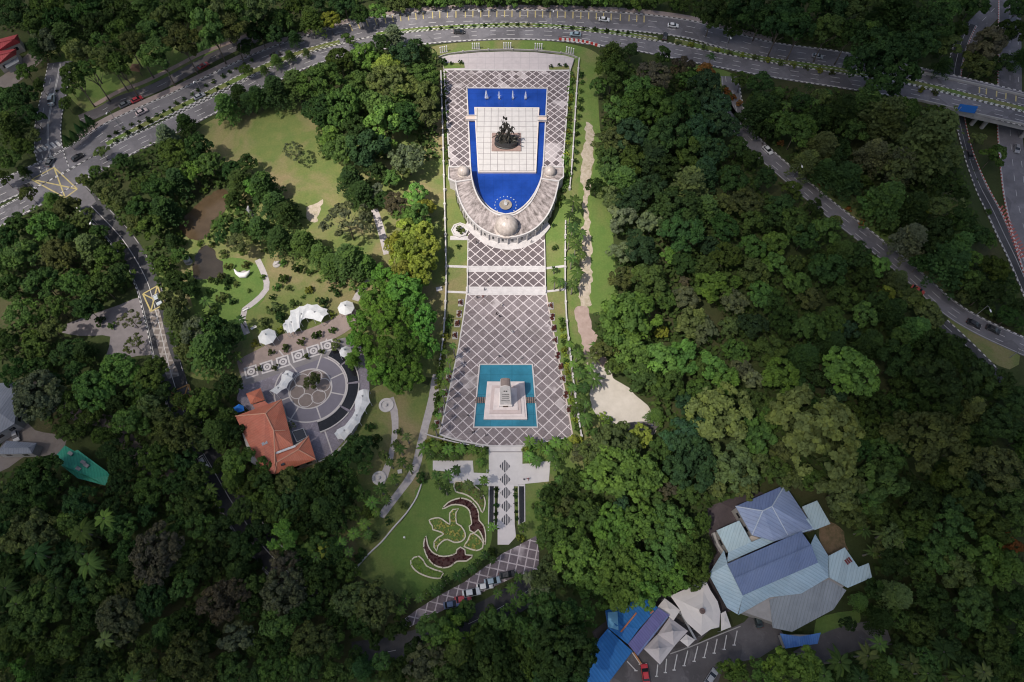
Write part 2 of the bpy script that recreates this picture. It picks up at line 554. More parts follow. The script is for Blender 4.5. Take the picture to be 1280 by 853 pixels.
def mat_streaked(name, c, d, ctr):
    k = NT(name)
    mp = k.n('ShaderNodeMapping'); mp.inputs['Location'].default_value = (-ctr[0], -ctr[1], 0)
    k.l(k.pos(), mp.inputs[0])
    sx = k.n('ShaderNodeSeparateXYZ'); k.l(mp.outputs[0], sx.inputs[0])
    cx = k.n('ShaderNodeCombineXYZ')
    k.l(k.math('MULTIPLY', k.math('ARCTAN2', sx.outputs[1], sx.outputs[0]), 22.0), cx.inputs[0])
    k.l(k.math('MULTIPLY', k.math('SQRT', k.math('ADD', k.math('MULTIPLY', sx.outputs[0], sx.outputs[0]), k.math('MULTIPLY', sx.outputs[1], sx.outputs[1]))), 0.22), cx.inputs[1])
    st = k.noise(1.0, 5, 0.65, cx.outputs[0])
    n2 = k.noise(0.5, 6, 0.7)
    f = k.math('ADD', k.math('MULTIPLY', k.ramp(st, .38, .62), .6), k.math('MULTIPLY', k.ramp(n2, .38, .65), .5))
    k.base(k.mix(f, c, d), 0.9, 0.15)
    return k.m
WEATH = mat_streaked('weathered_roof_slab', (0.46, 0.40, 0.385), (0.105, 0.088, 0.082), P(633, 215))
DOME = mat_worn('dome_plaster', (0.52, 0.46, 0.42), 0.35, 0.7, 0.38, 0.5, dark=(0.29, 0.24, 0.21))
BLUE = mat_water('blue_pool_water', (0.007, 0.044, 0.26), 0.12, 0.06, tile=3.2)
TEAL = mat_water('teal_pool_water', (0.030, 0.185, 0.27), 0.12, 0.02, tile=6.4)
POND = mat_water('muddy_water', (0.085, 0.058, 0.032), 0.18, 0.02)
BLACKW = mat_water('black_pool_water', (0.012, 0.012, 0.014), 0.12, 0.02)
GRANITE = mat_worn('red_granite', (0.34, 0.24, 0.21), 0.4, 1.0, 0.5)
BLACKG = mat_worn('black_granite', (0.035, 0.035, 0.037), 0.4, 1.0, 0.4, 0.5)
BRONZE = mat_worn('bronze', (0.065, 0.056, 0.045), 0.5, 1.2, 0.45, 0.5, dark=(0.03, 0.035, 0.03), metal=0.5)
LEAF = mat_leaf()
BARK = mat_worn('bark', (0.16, 0.13, 0.10), 0.45, 2.0)
PALMBARK = mat_worn('palm_bark', (0.27, 0.245, 0.21), 0.4, 2.0)
LAWN = mat_grass('lawn_grass', (0.125, 0.195, 0.050), (0.160, 0.220, 0.060), (0.24, 0.21, 0.10), 0.5)
LAWN_DRY = mat_grass('dry_grass', (0.135, 0.185, 0.055), (0.185, 0.205, 0.068), (0.28, 0.22, 0.12), 0.55)
LAWN_GREEN = mat_grass('mown_lawn', (0.110, 0.185, 0.046), (0.142, 0.205, 0.054), (0.195, 0.195, 0.075), 0.35, 0.05)
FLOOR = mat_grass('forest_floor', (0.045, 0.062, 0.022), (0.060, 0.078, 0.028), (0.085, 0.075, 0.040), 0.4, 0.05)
CANVAS = mat_worn('white_canvas', (0.70, 0.70, 0.69), 0.24, 0.7, 0.7)
STEEL = mat_plain('grey_steel', (0.35, 0.35, 0.36), 0.45, 0.5, 0.4)
GLASS = mat_plain('dark_glass', (0.02, 0.023, 0.028), 0.08, 0.6)
RUBBER = mat_plain('rubber', (0.02, 0.02, 0.02), 0.8)
CARPAINT = mat_object_colour('car_paint', 0.35, 0.5, 0.3)
PAINTED = mat_object_colour('painted_surface', 0.7, 0.3)
CLOTH = mat_object_colour('figure_cloth', 0.9, 0.1)

# ================================================================== THE SETTING
def structure(name, mb, mat, label, cat):
    o = mb.build(name, mat)
    return props(o, label, cat, None, 'structure')
def patch(name, px_pts, mat, z, label, cat, round_=True, pz=None, parent_kind='structure'):
    w = pxs(px_pts, z if pz is None else pz)
    if round_:
        w = smooth(w, 2.5, True)
        if cat in ('pond', 'soil', 'court', 'path') and name != 'footpath':
            w = smooth(w, 0.9, True)
            w = [(x + .35 * sin(.53 * y + 2.1 * sin(.31 * x)) + .28 * sin(1.37 * y + 1.9 * sin(.21 * y)) + .12 * sin(3.1 * y + x), y + .4 * sin(.61 * x + 1.7 * sin(.37 * y)) + .2 * sin(1.7 * x + y)) for x, y in w]
    mb = MB()
    mb.sheet(w, z)
    return structure(name, mb, mat, label, cat)

# ground: one sheet to the horizon, fine near the picture
def axis(lo, hi, step):
    a = list(np.arange(lo, hi + 0.1, step))
    return [-4000, -1500, lo - 250, lo - 60] + a + [hi + 60, hi + 250, 1500, 4000]
gx, gy = axis(-300, 344, 4.0), axis(-100, 420, 4.0)
mb = MB()
mb.v = [(x, y, ground_z(x, y)) for y in gy for x in gx]
nx = len(gx)
mb.f = [(j * nx + i, j * nx + i + 1, (j + 1) * nx + i + 1, (j + 1) * nx + i) for j in range(len(gy) - 1) for i in range(nx - 1)]
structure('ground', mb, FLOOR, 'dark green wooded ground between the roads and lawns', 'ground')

# ---- lawns
patch('lawn', [(238, 178), (290, 140), (392, 130), (410, 190), (470, 160), (560, 150), (570, 250), (590, 300), (584, 372), (552, 470), (440, 440), (430, 460), (330, 470), (236, 470), (205, 400), (190, 340), (240, 310), (290, 240)], LAWN_DRY, 0.015, 'park grass between the winding road and the grand plaza', 'lawn')
patch('lawn', [(395, 560), (450, 500), (480, 480), (530, 480), (552, 500), (548, 560), (520, 620), (470, 690), (400, 700), (330, 620)], LAWN_DRY, 0.018, 'dry grass on the slope below the restaurant', 'lawn')
patch('lawn', [(246, 172), (285, 150), (340, 140), (392, 140), (402, 172), (425, 225), (440, 262), (420, 285), (370, 292), (345, 245), (318, 212), (278, 200)], LAWN_DRY, 0.03, 'open grass field with a bare brown patch, left of the grand plaza', 'lawn')
patch('lawn', [(225, 300), (300, 285), (345, 300), (420, 340), (478, 318), (490, 372), (440, 402), (360, 450), (300, 450), (285, 385), (240, 350)], LAWN_DRY, 0.035, 'dry park lawn above the white tents', 'lawn')
patch('lawn', [(238, 340), (290, 322), (328, 338), (330, 375), (303, 395), (308, 425), (262, 420), (240, 380)], LAWN_GREEN, 0.065, 'green park lawn below the dark pond', 'lawn')
patch('lawn', [(470, 165), (558, 150), (564, 205), (566, 240), (588, 300), (584, 372), (552, 548), (520, 560), (480, 610), (452, 590), (470, 500), (530, 490), (545, 430), (520, 380), (500, 340), (470, 250)], LAWN_DRY, 0.04, 'dry grass strip along the left side of the plaza', 'lawn')
patch('lawn', [(705, 82), (726, 66), (745, 85), (750, 160), (769, 330), (769, 390), (722, 396), (748, 470), (745, 548), (700, 560), (680, 375), (676, 300), (690, 280), (698, 225), (700, 150)], LAWN, 0.04, 'grass strip along the right side of the plaza', 'lawn')
patch('lawn', [(745, 160), (752, 165), (763, 250), (768, 330), (766, 378), (740, 384), (740, 250)], LAWN_GREEN, 0.06, 'mown green strip between the bare track and the woods', 'lawn')
patch('lawn', [(528, 602), (612, 596), (616, 660), (604, 700), (560, 728), (532, 746), (500, 746), (462, 728), (440, 712), (462, 690), (500, 655), (518, 628)], LAWN_GREEN, 0.05, 'mown green lawn around the flower shaped beds', 'lawn')
patch('lawn', [(528, 555), (612, 562), (612, 610), (540, 606)], LAWN, 0.045, 'green planting strip left of the white forecourt', 'lawn', False)
patch('lawn', [(652, 560), (722, 548), (735, 580), (705, 650), (650, 668)], LAWN, 0.045, 'green planting strip right of the white forecourt', 'lawn')
patch('lawn', [(535, 62), (560, 55), (640, 50), (705, 54), (745, 66), (760, 90), (735, 96), (716, 74), (662, 63), (600, 63), (552, 72), (538, 80)], LAWN, 0.03, 'grass verge between the avenue and the forecourt', 'lawn')
patch('lawn', [(860, 82), (915, 92), (925, 120), (905, 150), (880, 110)], LAWN, 0.03, 'small grass corner under the orange leaved tree', 'lawn')
patch('lawn', [(440, 600), (480, 560), (520, 590), (500, 640), (450, 690), (415, 660)], LAWN_DRY, 0.032, 'dry grass beside the curving footpath below the restaurant', 'lawn')
patch('lawn', [(1010, 235), (1060, 268), (1120, 315), (1180, 365), (1176, 340), (1110, 285), (1040, 225)], LAWN, 0.03, 'dark grass verge above the forest road', 'lawn')
patch('lawn', [(1160, 225), (1195, 232), (1212, 275), (1200, 305), (1168, 285)], LAWN, 0.03, 'grass clearing between the trees near the lower slip road', 'lawn')
patch('lawn', [(1185, 395), (1225, 420), (1275, 445), (1262, 462), (1232, 448), (1200, 425)], LAWN_DRY, 0.03, 'grass wedge between the forest road and its branch', 'lawn')
patch('lawn', [(60, 60), (110, 140), (200, 100), (330, 45), (330, 20), (150, 70)], LAWN, 0.03, 'grass under the tall bare trunked trees by the avenue', 'lawn')
patch('bare_soil', [(1020, 650), (1045, 655), (1060, 690), (1035, 700)], mat_worn('red_soil', (0.24, 0.16, 0.10), 0.5, 0.7, 0.95, 0.1, dark=(0.06, 0.07, 0.03)), 0.03, 'bare reddish soil at the edge of the blue roofed building', 'soil')
patch('lawn', [(1020, 775), (1075, 765), (1060, 800), (1025, 812)], LAWN_GREEN, 0.03, 'small mown lawn beside the driveway below the blue roofed building', 'lawn')

patch('bare_soil', [(381, 263), (386, 257), (395, 255), (402, 250), (401, 262), (396, 277), (388, 276), (384, 270)], DIRT, 0.07, 'bare brown patch worn into the open grass field', 'soil')
# ---- ponds
patch('pond', [(226, 282), (238, 264), (260, 244), (281, 238), (284, 258), (264, 280), (260, 293), (246, 301), (231, 297)], POND, 0.07, 'muddy brown pond among the park trees', 'pond')
patch('pond', [(241, 335), (246, 315), (258, 306), (270, 318), (280, 330), (276, 344), (250, 350)], mat_water('dark_pond_water', (0.045, 0.036, 0.026), 0.15, 0.02), 0.075, 'dark pond with a sculpture on its bank', 'pond')

# ---- tracks and paths
patch('bare_track', [(734, 152), (738, 153), (742, 168), (740, 215), (735, 258), (739, 300), (738, 380), (725, 386), (725, 340), (729, 275), (729, 240), (726, 215), (729, 185)], DIRT, 0.08, 'pale bare track running beside the right hand wall', 'path')
patch('bare_track', [(721, 384), (733, 385), (742, 412), (750, 430), (760, 456), (740, 466), (729, 434), (722, 410)], mat_worn('worn_track', (0.42, 0.32, 0.28), 0.4, 0.6, dark=(.24, .17, .14)), 0.085, 'brown worn part of the track above the pale court', 'path')
patch('pale_court', [(738, 448), (754, 458), (784, 485), (800, 500), (815, 515), (828, 527), (818, 541), (790, 534), (776, 529), (765, 530), (748, 520), (738, 505), (740, 490), (735, 470)], COURT, 0.09, 'wide pale court at the end of the track by the forest', 'court')
patch('driveway', [(776, 531), (800, 527), (824, 530), (816, 545), (790, 541)], ASPHALT_P, 0.10, 'grey driveway at the foot of the pale court', 'road')
patch('footpath', [(541, 468), (550, 468), (546, 500), (537, 530), (530, 562), (523, 590), (505, 615), (492, 632), (480, 648), (472, 645), (486, 625), (503, 603), (514, 585), (520, 560), (528, 528), (536, 496)], PATHC, 0.09, 'broad pale footpath running down the left of the plaza', 'path')
patch('footpath', [(481, 500), (492, 496), (497, 512), (498, 535), (494, 560), (489, 583), (480, 606), (468, 604), (478, 588), (486, 566), (490, 540), (488, 515)], PATHC, 0.085, 'narrow curving footpath left of the broad one', 'path')
def ribbon_path(pts, w, z, label, mat=PATHC):
    mb = MB()
    strip_mesh(mb, smooth(pxs(pts), 2.0), w / 2, -w / 2, z)
    return structure('footpath', mb, mat, label, 'path')
ribbon_path([(322, 325), (331, 345), (333, 362), (318, 378), (306, 387), (303, 400), (309, 418)], 1.9, 0.1, 'winding footpath across the park lawn')
ribbon_path([(468, 262), (474, 280), (479, 298), (484, 318)], 2.4, 0.1, 'short footpath beside the grey leafed tree')
ribbon_path([(466, 330), (463, 350), (452, 362), (444, 376)], 2.2, 0.1, 'short footpath behind the small white canopy')
ribbon_path([(905, 107), (909, 122), (914, 136), (926, 150), (936, 158)], 1.8, 0.1, 'narrow path by the orange hedge at the top of the forest road', CONC)
ribbon_path([(558, 333), (584, 334)], 0.9, 0.1, 'thin white path across the grass to the left end of the steps', MARBLE)
ribbon_path([(680, 336), (706, 333)], 0.9, 0.1, 'thin white path across the grass to the right end of the steps', MARBLE)
ribbon_path([(681, 365), (706, 362)], 0.8, 0.1, 'lower thin white path across the grass strip right of the steps', MARBLE)
ribbon_path([(558, 365), (583, 366)], 0.8, 0.1, 'lower thin white path across the grass strip left of the steps', MARBLE)

# ---- roads
def road(label, pts, width, mat, z, marks=(), kerbs=(), zf=None, name='road', pz=0.0, cat='road', step=2.0):
    line = smooth(pxs(pts, pz) if not callable(pz) else [P(a, b, pz(a, b)) for a, b in pts], step)
    mb = MB()
    strip_mesh(mb, line, width / 2, 0, z, zf)
    strip_mesh(mb, line, 0, -width / 2, z, zf)
    root = structure(name, mb, mat, label, cat)
    fine = smooth(line, 0.8)
    for off, w, dash, m in marks:
        k = MB()
        strip_mesh(k, fine, off + w / 2, off - w / 2, z + 0.03, zf, dash)
        k.build('lane_marking', m, root)
    for off, m in kerbs:
        k = MB()
        kerb_mesh(k, line, off, 0.3, z - 0.1, z + 0.14, zf)
        me = k.mesh('kerb', m)
        acc = [0.0]
        for a, b in zip(line, line[1:]):
            acc.append(acc[-1] + hypot(b[0] - a[0], b[1] - a[1]))
        uv = me.uv_layers.new(name='UVMap')
        for lp in me.loops:
            uv.data[lp.index].uv = (0, acc[min(lp.vertex_index // 4, len(acc) - 1)])
        link('kerb', me, None, root)
    return root, line
D = (3.0, 4.5)
UP_PTS = [(-60, 268), (0, 240), (40, 222), (75, 205), (110, 184), (142, 164), (180, 146), (225, 126), (270, 104), (320, 80), (370, 61), (420, 46), (470, 34), (520, 27), (570, 24), (620, 23.5), (680, 24), (740, 25.5), (800, 29), (860, 37), (900, 48), (960, 64), (1047, 76), (1100, 86), (1150, 97), (1215, 112), (1280, 128), (1360, 150)]
LO_PTS = [(-60, 300), (0, 272), (45, 248), (90, 222), (130, 201), (165, 182), (205, 163), (245, 143), (290, 121), (335, 97), (385, 75), (430, 62), (480, 53), (530, 47), (580, 43), (640, 41), (700, 43), (760, 50), (800, 56), (850, 66), (900, 76), (960, 87), (1030, 98), (1090, 107), (1150, 117), (1215, 133), (1280, 149), (1360, 170)]
road('upper carriageway of the curved avenue, with yellow marked bays on its outer side', UP_PTS, 10.4, ASPHALT, 0.14,
     [(4.8, 0.18, None, LINE), (-4.8, 0.18, None, LINE), (1.6, 0.2, D, LINE), (-1.7, 0.2, D, LINE)], [(5.3, KERB), (-5.3, KERB)])
road('lower carriageway of the curved avenue above the forecourt', LO_PTS, 8.8, ASPHALT, 0.14,
     [(3.6, 0.18, None, LINE), (-3.6, 0.18, None, LINE), (1.1, 0.18, D, LINE), (-1.3, 0.18, D, LINE)], [(4.0, KERB), (-4.0, KERB)])
mb = MB()
strip_mesh(mb, smooth(pxs(UP_PTS[4:22]), 2.0), 8.2, 5.5, 0.12)
structure('footway', mb, mat_worn('brown_footway_paving', (0.33, 0.27, 0.25), 0.35, 0.9), 'brownish paved footway along the outer kerb of the avenue', 'pavement')
patch('junction', [(38, 236), (60, 222), (60, 200), (82, 197), (104, 182), (118, 196), (112, 212), (106, 232), (120, 252), (100, 262), (86, 246), (58, 246)], ASPHALT, 0.18, 'road junction with a yellow criss cross box', 'road')
road('broad side road joining the avenue under trees', [(70, 215), (62, 190), (60, 165), (63, 140), (68, 118), (73, 95), (76, 78)], 9.0, ASPHALT, 0.16,
     [(0.2, 0.18, None, LINE), (-0.2, 0.18, None, LINE), (2.6, 0.16, D, LINE)], [(4.6, KERB), (-4.6, KERB)])
SERV = [(100, 150), (125, 140), (150, 126), (175, 118), (205, 105), (240, 86), (270, 70), (300, 56), (325, 46)]
road('narrow service road under the tall bare trunked trees', SERV, 5.2, ASPHALT_P, 0.1, [(0, 0.14, D, LINE)], [])
ribbon_path([(118, 132), (150, 114), (180, 103), (215, 86), (250, 68), (290, 52), (320, 40)], 2.0, 0.07, 'reddish footway behind the service road', mat_worn('red_footway', (0.36, 0.27, 0.23), 0.3, 0.6))
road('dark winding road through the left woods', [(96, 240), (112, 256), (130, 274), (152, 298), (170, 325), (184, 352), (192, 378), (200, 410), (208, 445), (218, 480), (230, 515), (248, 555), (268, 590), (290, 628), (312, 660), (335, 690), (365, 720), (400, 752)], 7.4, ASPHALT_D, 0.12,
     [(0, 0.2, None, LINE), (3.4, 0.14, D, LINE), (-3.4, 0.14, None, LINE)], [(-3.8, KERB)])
patch('forecourt', [(70, 412), (105, 397), (150, 381), (178, 371), (192, 385), (200, 412), (206, 440), (172, 445), (148, 450), (132, 446), (138, 421), (100, 420)], mat_worn('pinkish_paving', (0.23, 0.205, 0.205), 0.3, 0.5), 0.09, 'pale grey forecourt joining the winding road', 'pavement')
patch('footway', [(186, 388), (198, 386), (212, 440), (224, 470), (210, 474), (196, 430)], mat_grid('brown_footway', 2.2, (0.20, 0.165, 0.14), (0.34, 0.30, 0.27), 0.3), 0.14, 'brown patterned footway beside the winding road', 'pavement')
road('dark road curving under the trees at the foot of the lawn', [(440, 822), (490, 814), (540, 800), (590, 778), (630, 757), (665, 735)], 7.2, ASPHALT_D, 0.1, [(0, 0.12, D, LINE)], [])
FR = [(912, 96), (916, 125), (926, 160), (950, 187), (985, 218), (1035, 260), (1085, 299), (1135, 340), (1185, 384), (1222, 407), (1260, 425), (1300, 442), (1360, 462)]
road('forest road running down between the woods', FR, 6.8, ASPHALT, 0.1, [(0.5, 0.16, D, LINE), (-1.6, 0.16, D, LINE), (-3.0, 0.14, None, LINE), (3.0, 0.14, None, LINE)], [(3.4, KERB)])
road('short branch below the forest road', [(1178, 405), (1205, 430), (1233, 458), (1252, 480)], 4.2, ASPHALT_D, 0.09, [(0, 0.14, D, LINE)], [(2.2, KERB)])
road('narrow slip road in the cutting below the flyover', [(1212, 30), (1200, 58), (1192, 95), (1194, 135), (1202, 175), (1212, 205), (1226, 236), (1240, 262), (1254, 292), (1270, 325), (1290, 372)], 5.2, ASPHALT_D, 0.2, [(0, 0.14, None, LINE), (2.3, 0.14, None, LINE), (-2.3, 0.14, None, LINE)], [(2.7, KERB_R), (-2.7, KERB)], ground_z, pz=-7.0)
road('wide lower road passing under the flyover', [(1262, -10), (1262, 60), (1262, 110), (1262, 160), (1265, 200), (1270, 243), (1278, 280), (1292, 330), (1310, 380)], 9.0, ASPHALT, 0.22, [(0, 0.14, D, LINE), (3.2, 0.16, D, LINE), (-4.2, 0.16, None, LINE)], [(-4.6, KERB_R)], ground_z, pz=-7.0)
road('distant road behind the trees, above the flyover', [(1275, -20), (1252, 2), (1234, 20), (1216, 40), (1206, 58)], 8.0, ASPHALT, 0.15, [(0, 0.16, D, LINE)], [], ground_z, pz=-7.0)
road('gravel yard lane by the red roofed house', [(-10, 112), (12, 100), (30, 84), (46, 70)], 8.0, mat_worn('gravel_yard', (0.20, 0.17, 0.15), 0.3, 0.5), 0.06)
patch('yard', [(0, 560), (24, 520), (44, 538), (84, 548), (66, 576), (40, 566), (0, 590)], mat_worn('yard_paving', (0.19, 0.165, 0.15), 0.3, 0.5), 0.06, 'worn yard beside the grey roofed sheds', 'pavement')
road('hidden lane between the woods and the green roof', [(40, 480), (90, 515), (135, 528), (160, 552), (185, 580), (215, 600)], 4.2, mat_worn('lane_surface', (0.13, 0.11, 0.10), 0.3, 0.6), 0.06)
patch('car_park', [(738, 870), (770, 830), (800, 800), (840, 812), (870, 805), (930, 778), (945, 762), (972, 782), (985, 800), (950, 822), (905, 832), (890, 875)], ASPHALT_P, 0.06, 'grey car park with white bay lines beside the tents', 'car park', False)
patch('yard', [(884, 634), (945, 612), (1000, 640), (1000, 700), (940, 760), (880, 770), (850, 760), (896, 690), (886, 668)], mat_asphalt('purple_asphalt', 0.055, (1.2, 0.95, 1.0)), 0.05, 'dark paved yard around the blue roofed building', 'pavement', False)
patch('yard', [(740, 790), (800, 745), (850, 742), (905, 770), (870, 806), (840, 815), (800, 802), (760, 840)], mat_asphalt('tent_yard_asphalt', 0.07, (1.1, 0.97, 0.97)), 0.055, 'paved yard under the white and blue canopies', 'pavement', False)
road('driveway below the blue roofed building', [(1000, 830), (1035, 808), (1070, 796), (1110, 790)], 6.0, ASPHALT_P, 0.05)
bay = MB()
for a, b in zip([(590, 640), (660, 600), (745, 565), (830, 535), (910, 500), (990, 465), (1065, 440), (1140, 410), (1225, 375), (345, 620), (385, 550)],
                [(580, 740), (650, 710), (720, 690), (800, 655), (880, 620), (960, 590), (1040, 555), (1120, 525), (1200, 490), (415, 695), (450, 645)]):
    q = [P(730 + a[0] / 6.4, 730 + a[1] / 6.4), P(730 + b[0] / 6.4, 730 + b[1] / 6.4)]
    strip_mesh(bay, q, 0.13, -0.13, 0.09)
    kx, ky = q[1]
    bay.add([(kx - .4, ky - .13, .093), (kx + .4, ky - .13, .093), (kx + .4, ky + .13, .093), (kx - .4, ky + .13, .093)], [(0, 1, 2, 3)])
structure('parking_bay_marking', bay, LINE, 'white bay lines painted on the grey car park', 'road marking')
mb = MB()
kerb_mesh(mb, smooth(pxs(zoomed([(690, 560), (860, 500), (1050, 420), (1250, 340)], 730, 730)), 2), 0, 0.25, 0.0, 0.2)
structure('kerb', mb, CONC, 'grey concrete kerb above the parking bays', 'kerb')

# yellow bays and boxes
mb = MB()
bl = smooth(pxs([(430, 38), (470, 28), (520, 21.5), (570, 19), (640, 18.5), (700, 19.5), (760, 22), (805, 25)], 0), 1.0)
nb, s = offset(bl, -1.8), 0.0
for i in range(1, len(bl)):
    s += hypot(bl[i][0] - bl[i - 1][0], bl[i][1] - bl[i - 1][1])
    if s > 2.9:
        s = 0
        a, b = bl[i], offset(bl, 2.2)[i]
        strip_mesh(mb, [nb[i], b], 0.2, -0.2, 0.19)
structure('parking_bay_marking', mb, YLINE, 'yellow bay lines along the outer edge of the avenue', 'road marking')
mb = MB()
bl = smooth(pxs([(1224, 113), (1250, 119), (1290, 129)], 0), 1.0)
for i in range(0, len(bl), 3):
    strip_mesh(mb, [offset(bl, -1.6)[i], offset(bl, 1.6)[i]], 0.25, -0.25, 0.19)
structure('parking_bay_marking', mb, YLINE, 'yellow bars painted on the flyover', 'road marking')
def yellow_box(corners, label, z=0.22, mat=YLINE, w=0.45):
    mb = MB()
    q = pxs(corners)
    for a, b in ((0, 1), (1, 2), (2, 3), (3, 0), (0, 2), (1, 3)):
        strip_mesh(mb, [q[a], q[b]], w / 2, -w / 2, z + 0.004 * (a + b))
    structure('box_marking', mb, mat, label, 'road marking')
yellow_box([(40, 225), (68, 210), (97, 237), (82, 248)], 'large yellow criss cross box at the avenue junction')
yellow_box([(179, 368), (197, 358), (206, 381), (189, 390)], 'yellow crossed box on the winding road by the forecourt')
yellow_box([(212, 492), (236, 481), (240, 495), (225, 512)], 'shade-toned yellow crossed box on the shaded winding road', 0.22, mat_worn('shaded_yellow_paint', (0.42, 0.25, 0.10), 0.4, 1.0))  # yellow box mixed darker and browner, the tree shade put into its paint
mb = MB()
for i in range(6):
    a, b = P(40 + i * 6, 186 - i * 1.8), P(46 + i * 6, 192 - i * 1.8)
    strip_mesh(mb, [a, b], 0.5, -0.5, 0.2)
structure('crossing_marking', mb, LINE, 'white zebra crossing on the side road at the junction', 'road marking')
mb = MB()
for i in range(16):
    t = i / 15
    a = P(1250 + 22 * t, 262 + 62 * t, -7)
    b = P(1253 + 26 * t + 5 * t, 258 + 60 * t, -7)
    strip_mesh(mb, [a, b], 0.28, -0.28, 0.28, ground_z)
structure('chevron_marking', mb, mat_worn('red_paint', (0.42, 0.13, 0.11), 0.3, 1.0), 'red chevrons painted between the slip road and the lower road', 'road marking')

# planted medians
def median(label, pts, w):
    line = smooth(pxs(pts), 2.0)
    mb = MB()
    strip_mesh(mb, line, w / 2, -w / 2, 0.26)
    root = structure('median', mb, LAWN, label, 'median')
    for s in (1, -1):
        k = MB()
        kerb_mesh(k, line, s * w / 2, 0.3, 0.0, 0.32)
        me = k.mesh('kerb', KERB)
        acc = [0.0]
        for a, b in zip(line, line[1:]):
            acc.append(acc[-1] + hypot(b[0] - a[0], b[1] - a[1]))
        uv = me.uv_layers.new(name='UVMap')
        for lp in me.loops:
            uv.data[lp.index].uv = (0, acc[lp.vertex_index // 4])
        link('kerb', me, None, root)
    return root
median('planted median with round shrubs between the junction and the bend', [(134, 181), (150, 173), (188, 153), (230, 132), (272, 112), (320, 89), (372, 68), (425, 53)], 2.6)
median('planted median with round shrubs above the forecourt', [(470, 44), (510, 39), (545, 36), (592, 33.5), (640, 32), (690, 33.5), (735, 38), (772, 42), (822, 50)], 2.4)
median('planted median with flowering palms by the upper right trees', [(843, 52), (880, 60), (920, 68), (960, 75.5), (1040, 87), (1100, 96), (1150, 106.5), (1215, 122), (1280, 138), (1350, 157)], 3.0)
mb = MB()
kerb_mesh(mb, smooth(pxs([(527, 605), (521, 622), (508, 642), (492, 660), (478, 677), (460, 694), (444, 712)]), 1.5), 0, 0.35, 0.0, 0.5)
o = mb.build('garden_wall', MARBLE); props(o, 'thin white garden wall curving along the left edge of the flower lawn', 'wall')

# flyover deck edge, parapets, piers
def parapet(label, pts, h, z0, mat, w=0.35, extra=()):
    line = smooth(pxs(pts, 0.6), 2.0)
    mb = MB()
    kerb_mesh(mb, line, 0, w, z0, h)
    root = mb.build('bridge_parapet', mat)
    props(root, label, 'parapet')
    return root, line
fly = thing('flyover', 'grey concrete flyover carrying the avenue over the lower roads', 'bridge', (*P(1215, 130), 0))
inv = Matrix.Translation(-fly.location)
def local(mb, root):
    mb.v = [(a - root.location.x, b - root.location.y, c - root.location.z) for a, b, c in mb.v]
    return mb
bu, bd = smooth(pxs([(1128, 86), (1150, 92), (1215, 106), (1290, 124), (1370, 145)]), 3), smooth(pxs([(1118, 122), (1150, 127), (1215, 143), (1290, 160), (1370, 181)]), 3)
n = min(len(bu), len(bd)) - 1
rs = lambda L: [L[round(i * (len(L) - 1) / n)] for i in range(n + 1)]
bu, bd = rs(bu), rs(bd)
mb = MB()
for z0, z1 in ((-1.5, 0.08),):
    vs, fs = [], []
    for a, b in zip(bu, bd):
        vs += [(*a, z1), (*b, z1), (*b, z0), (*a, z0)]
    for i in range(n):
        k = 4 * i
        for e in range(4):
            fs.append((k + e, k + 4 + e, k + 4 + (e + 1) % 4, k + (e + 1) % 4))
    fs += [(0, 1, 2, 3), (4 * n + 3, 4 * n + 2, 4 * n + 1, 4 * n)]
    mb.add(vs, [tuple(reversed(f)) for f in fs])
local(mb, fly).build('deck', mat_worn('flyover_asphalt', (0.10, 0.098, 0.105), 0.3, 0.4), fly)
for L, lab in ((bu, 'up'), (bd, 'dn')):
    mb = MB()
    kerb_mesh(mb, L, 0, 0.4, -1.7, 1.0)
    local(mb, fly).build('parapet', CONC, fly)
for px, py in ((1172, 112), (1222, 124), (1235, 128), (1285, 140)):
    x, y = P(px, py)
    for dy in (-6, 6):
        mb = MB()
        mb.tube((x, y + dy, -8), (x, y + dy, -1.4), 0.8, 0.8, 14)
        mb.box((x, y + dy, -1.9), (2.2, 3.2, 1.0))
        local(mb, fly).build('pier', CONC, fly)

# ================================================================== THE PLAZA
ZU, ZM2, ZM1, ZL = 1.2, 0.8, 0.4, 0.12
def slab(name, px_pts, z, mat, label, cat='pavement', round_=False, side=None):
    w = pxs(px_pts, z)
    if round_: w = smooth(w, 2, True)
    mb = MB()
    mb.prism(w, 0.0, z)
    o = mb.build(name, mat)
    return props(o, label, cat, None, 'structure')
slab('forecourt', [(551, 72), (562, 69), (600, 65.5), (634, 64.5), (668, 65.5), (706, 69.5), (718, 73), (713, 88.5), (555, 87.5)], ZU - 0.02, FORE, 'pale paved forecourt at the head of the plaza')
slab('upper_plaza', [(555, 88), (712.5, 89), (703.5, 209), (690, 225), (665, 290), (632, 300), (600, 290), (572, 225), (562.5, 209)], ZU, LAT_UP, 'upper plaza paved in dark diamonds around the blue pool')
slab('terrace', [(585, 290), (681, 290), (681, 334), (584, 334)], ZM2, LAT_MID, 'upper diamond paved terrace below the crescent pavilion')
slab('terrace', [(584, 338), (681, 338), (682, 360), (583.5, 360)], ZM1, LAT_MID, 'narrow diamond paved terrace between the two flights of steps')
slab('lower_plaza', [(583.5, 366), (682.5, 366), (687, 392), (701, 462), (716, 546), (690, 551.5), (652, 557.5), (612, 557.5), (590, 554), (566, 549), (549.5, 543), (563, 483), (573, 436), (580, 393)], ZL, LAT_LOW, 'wide lower plaza paved in grey diamonds')
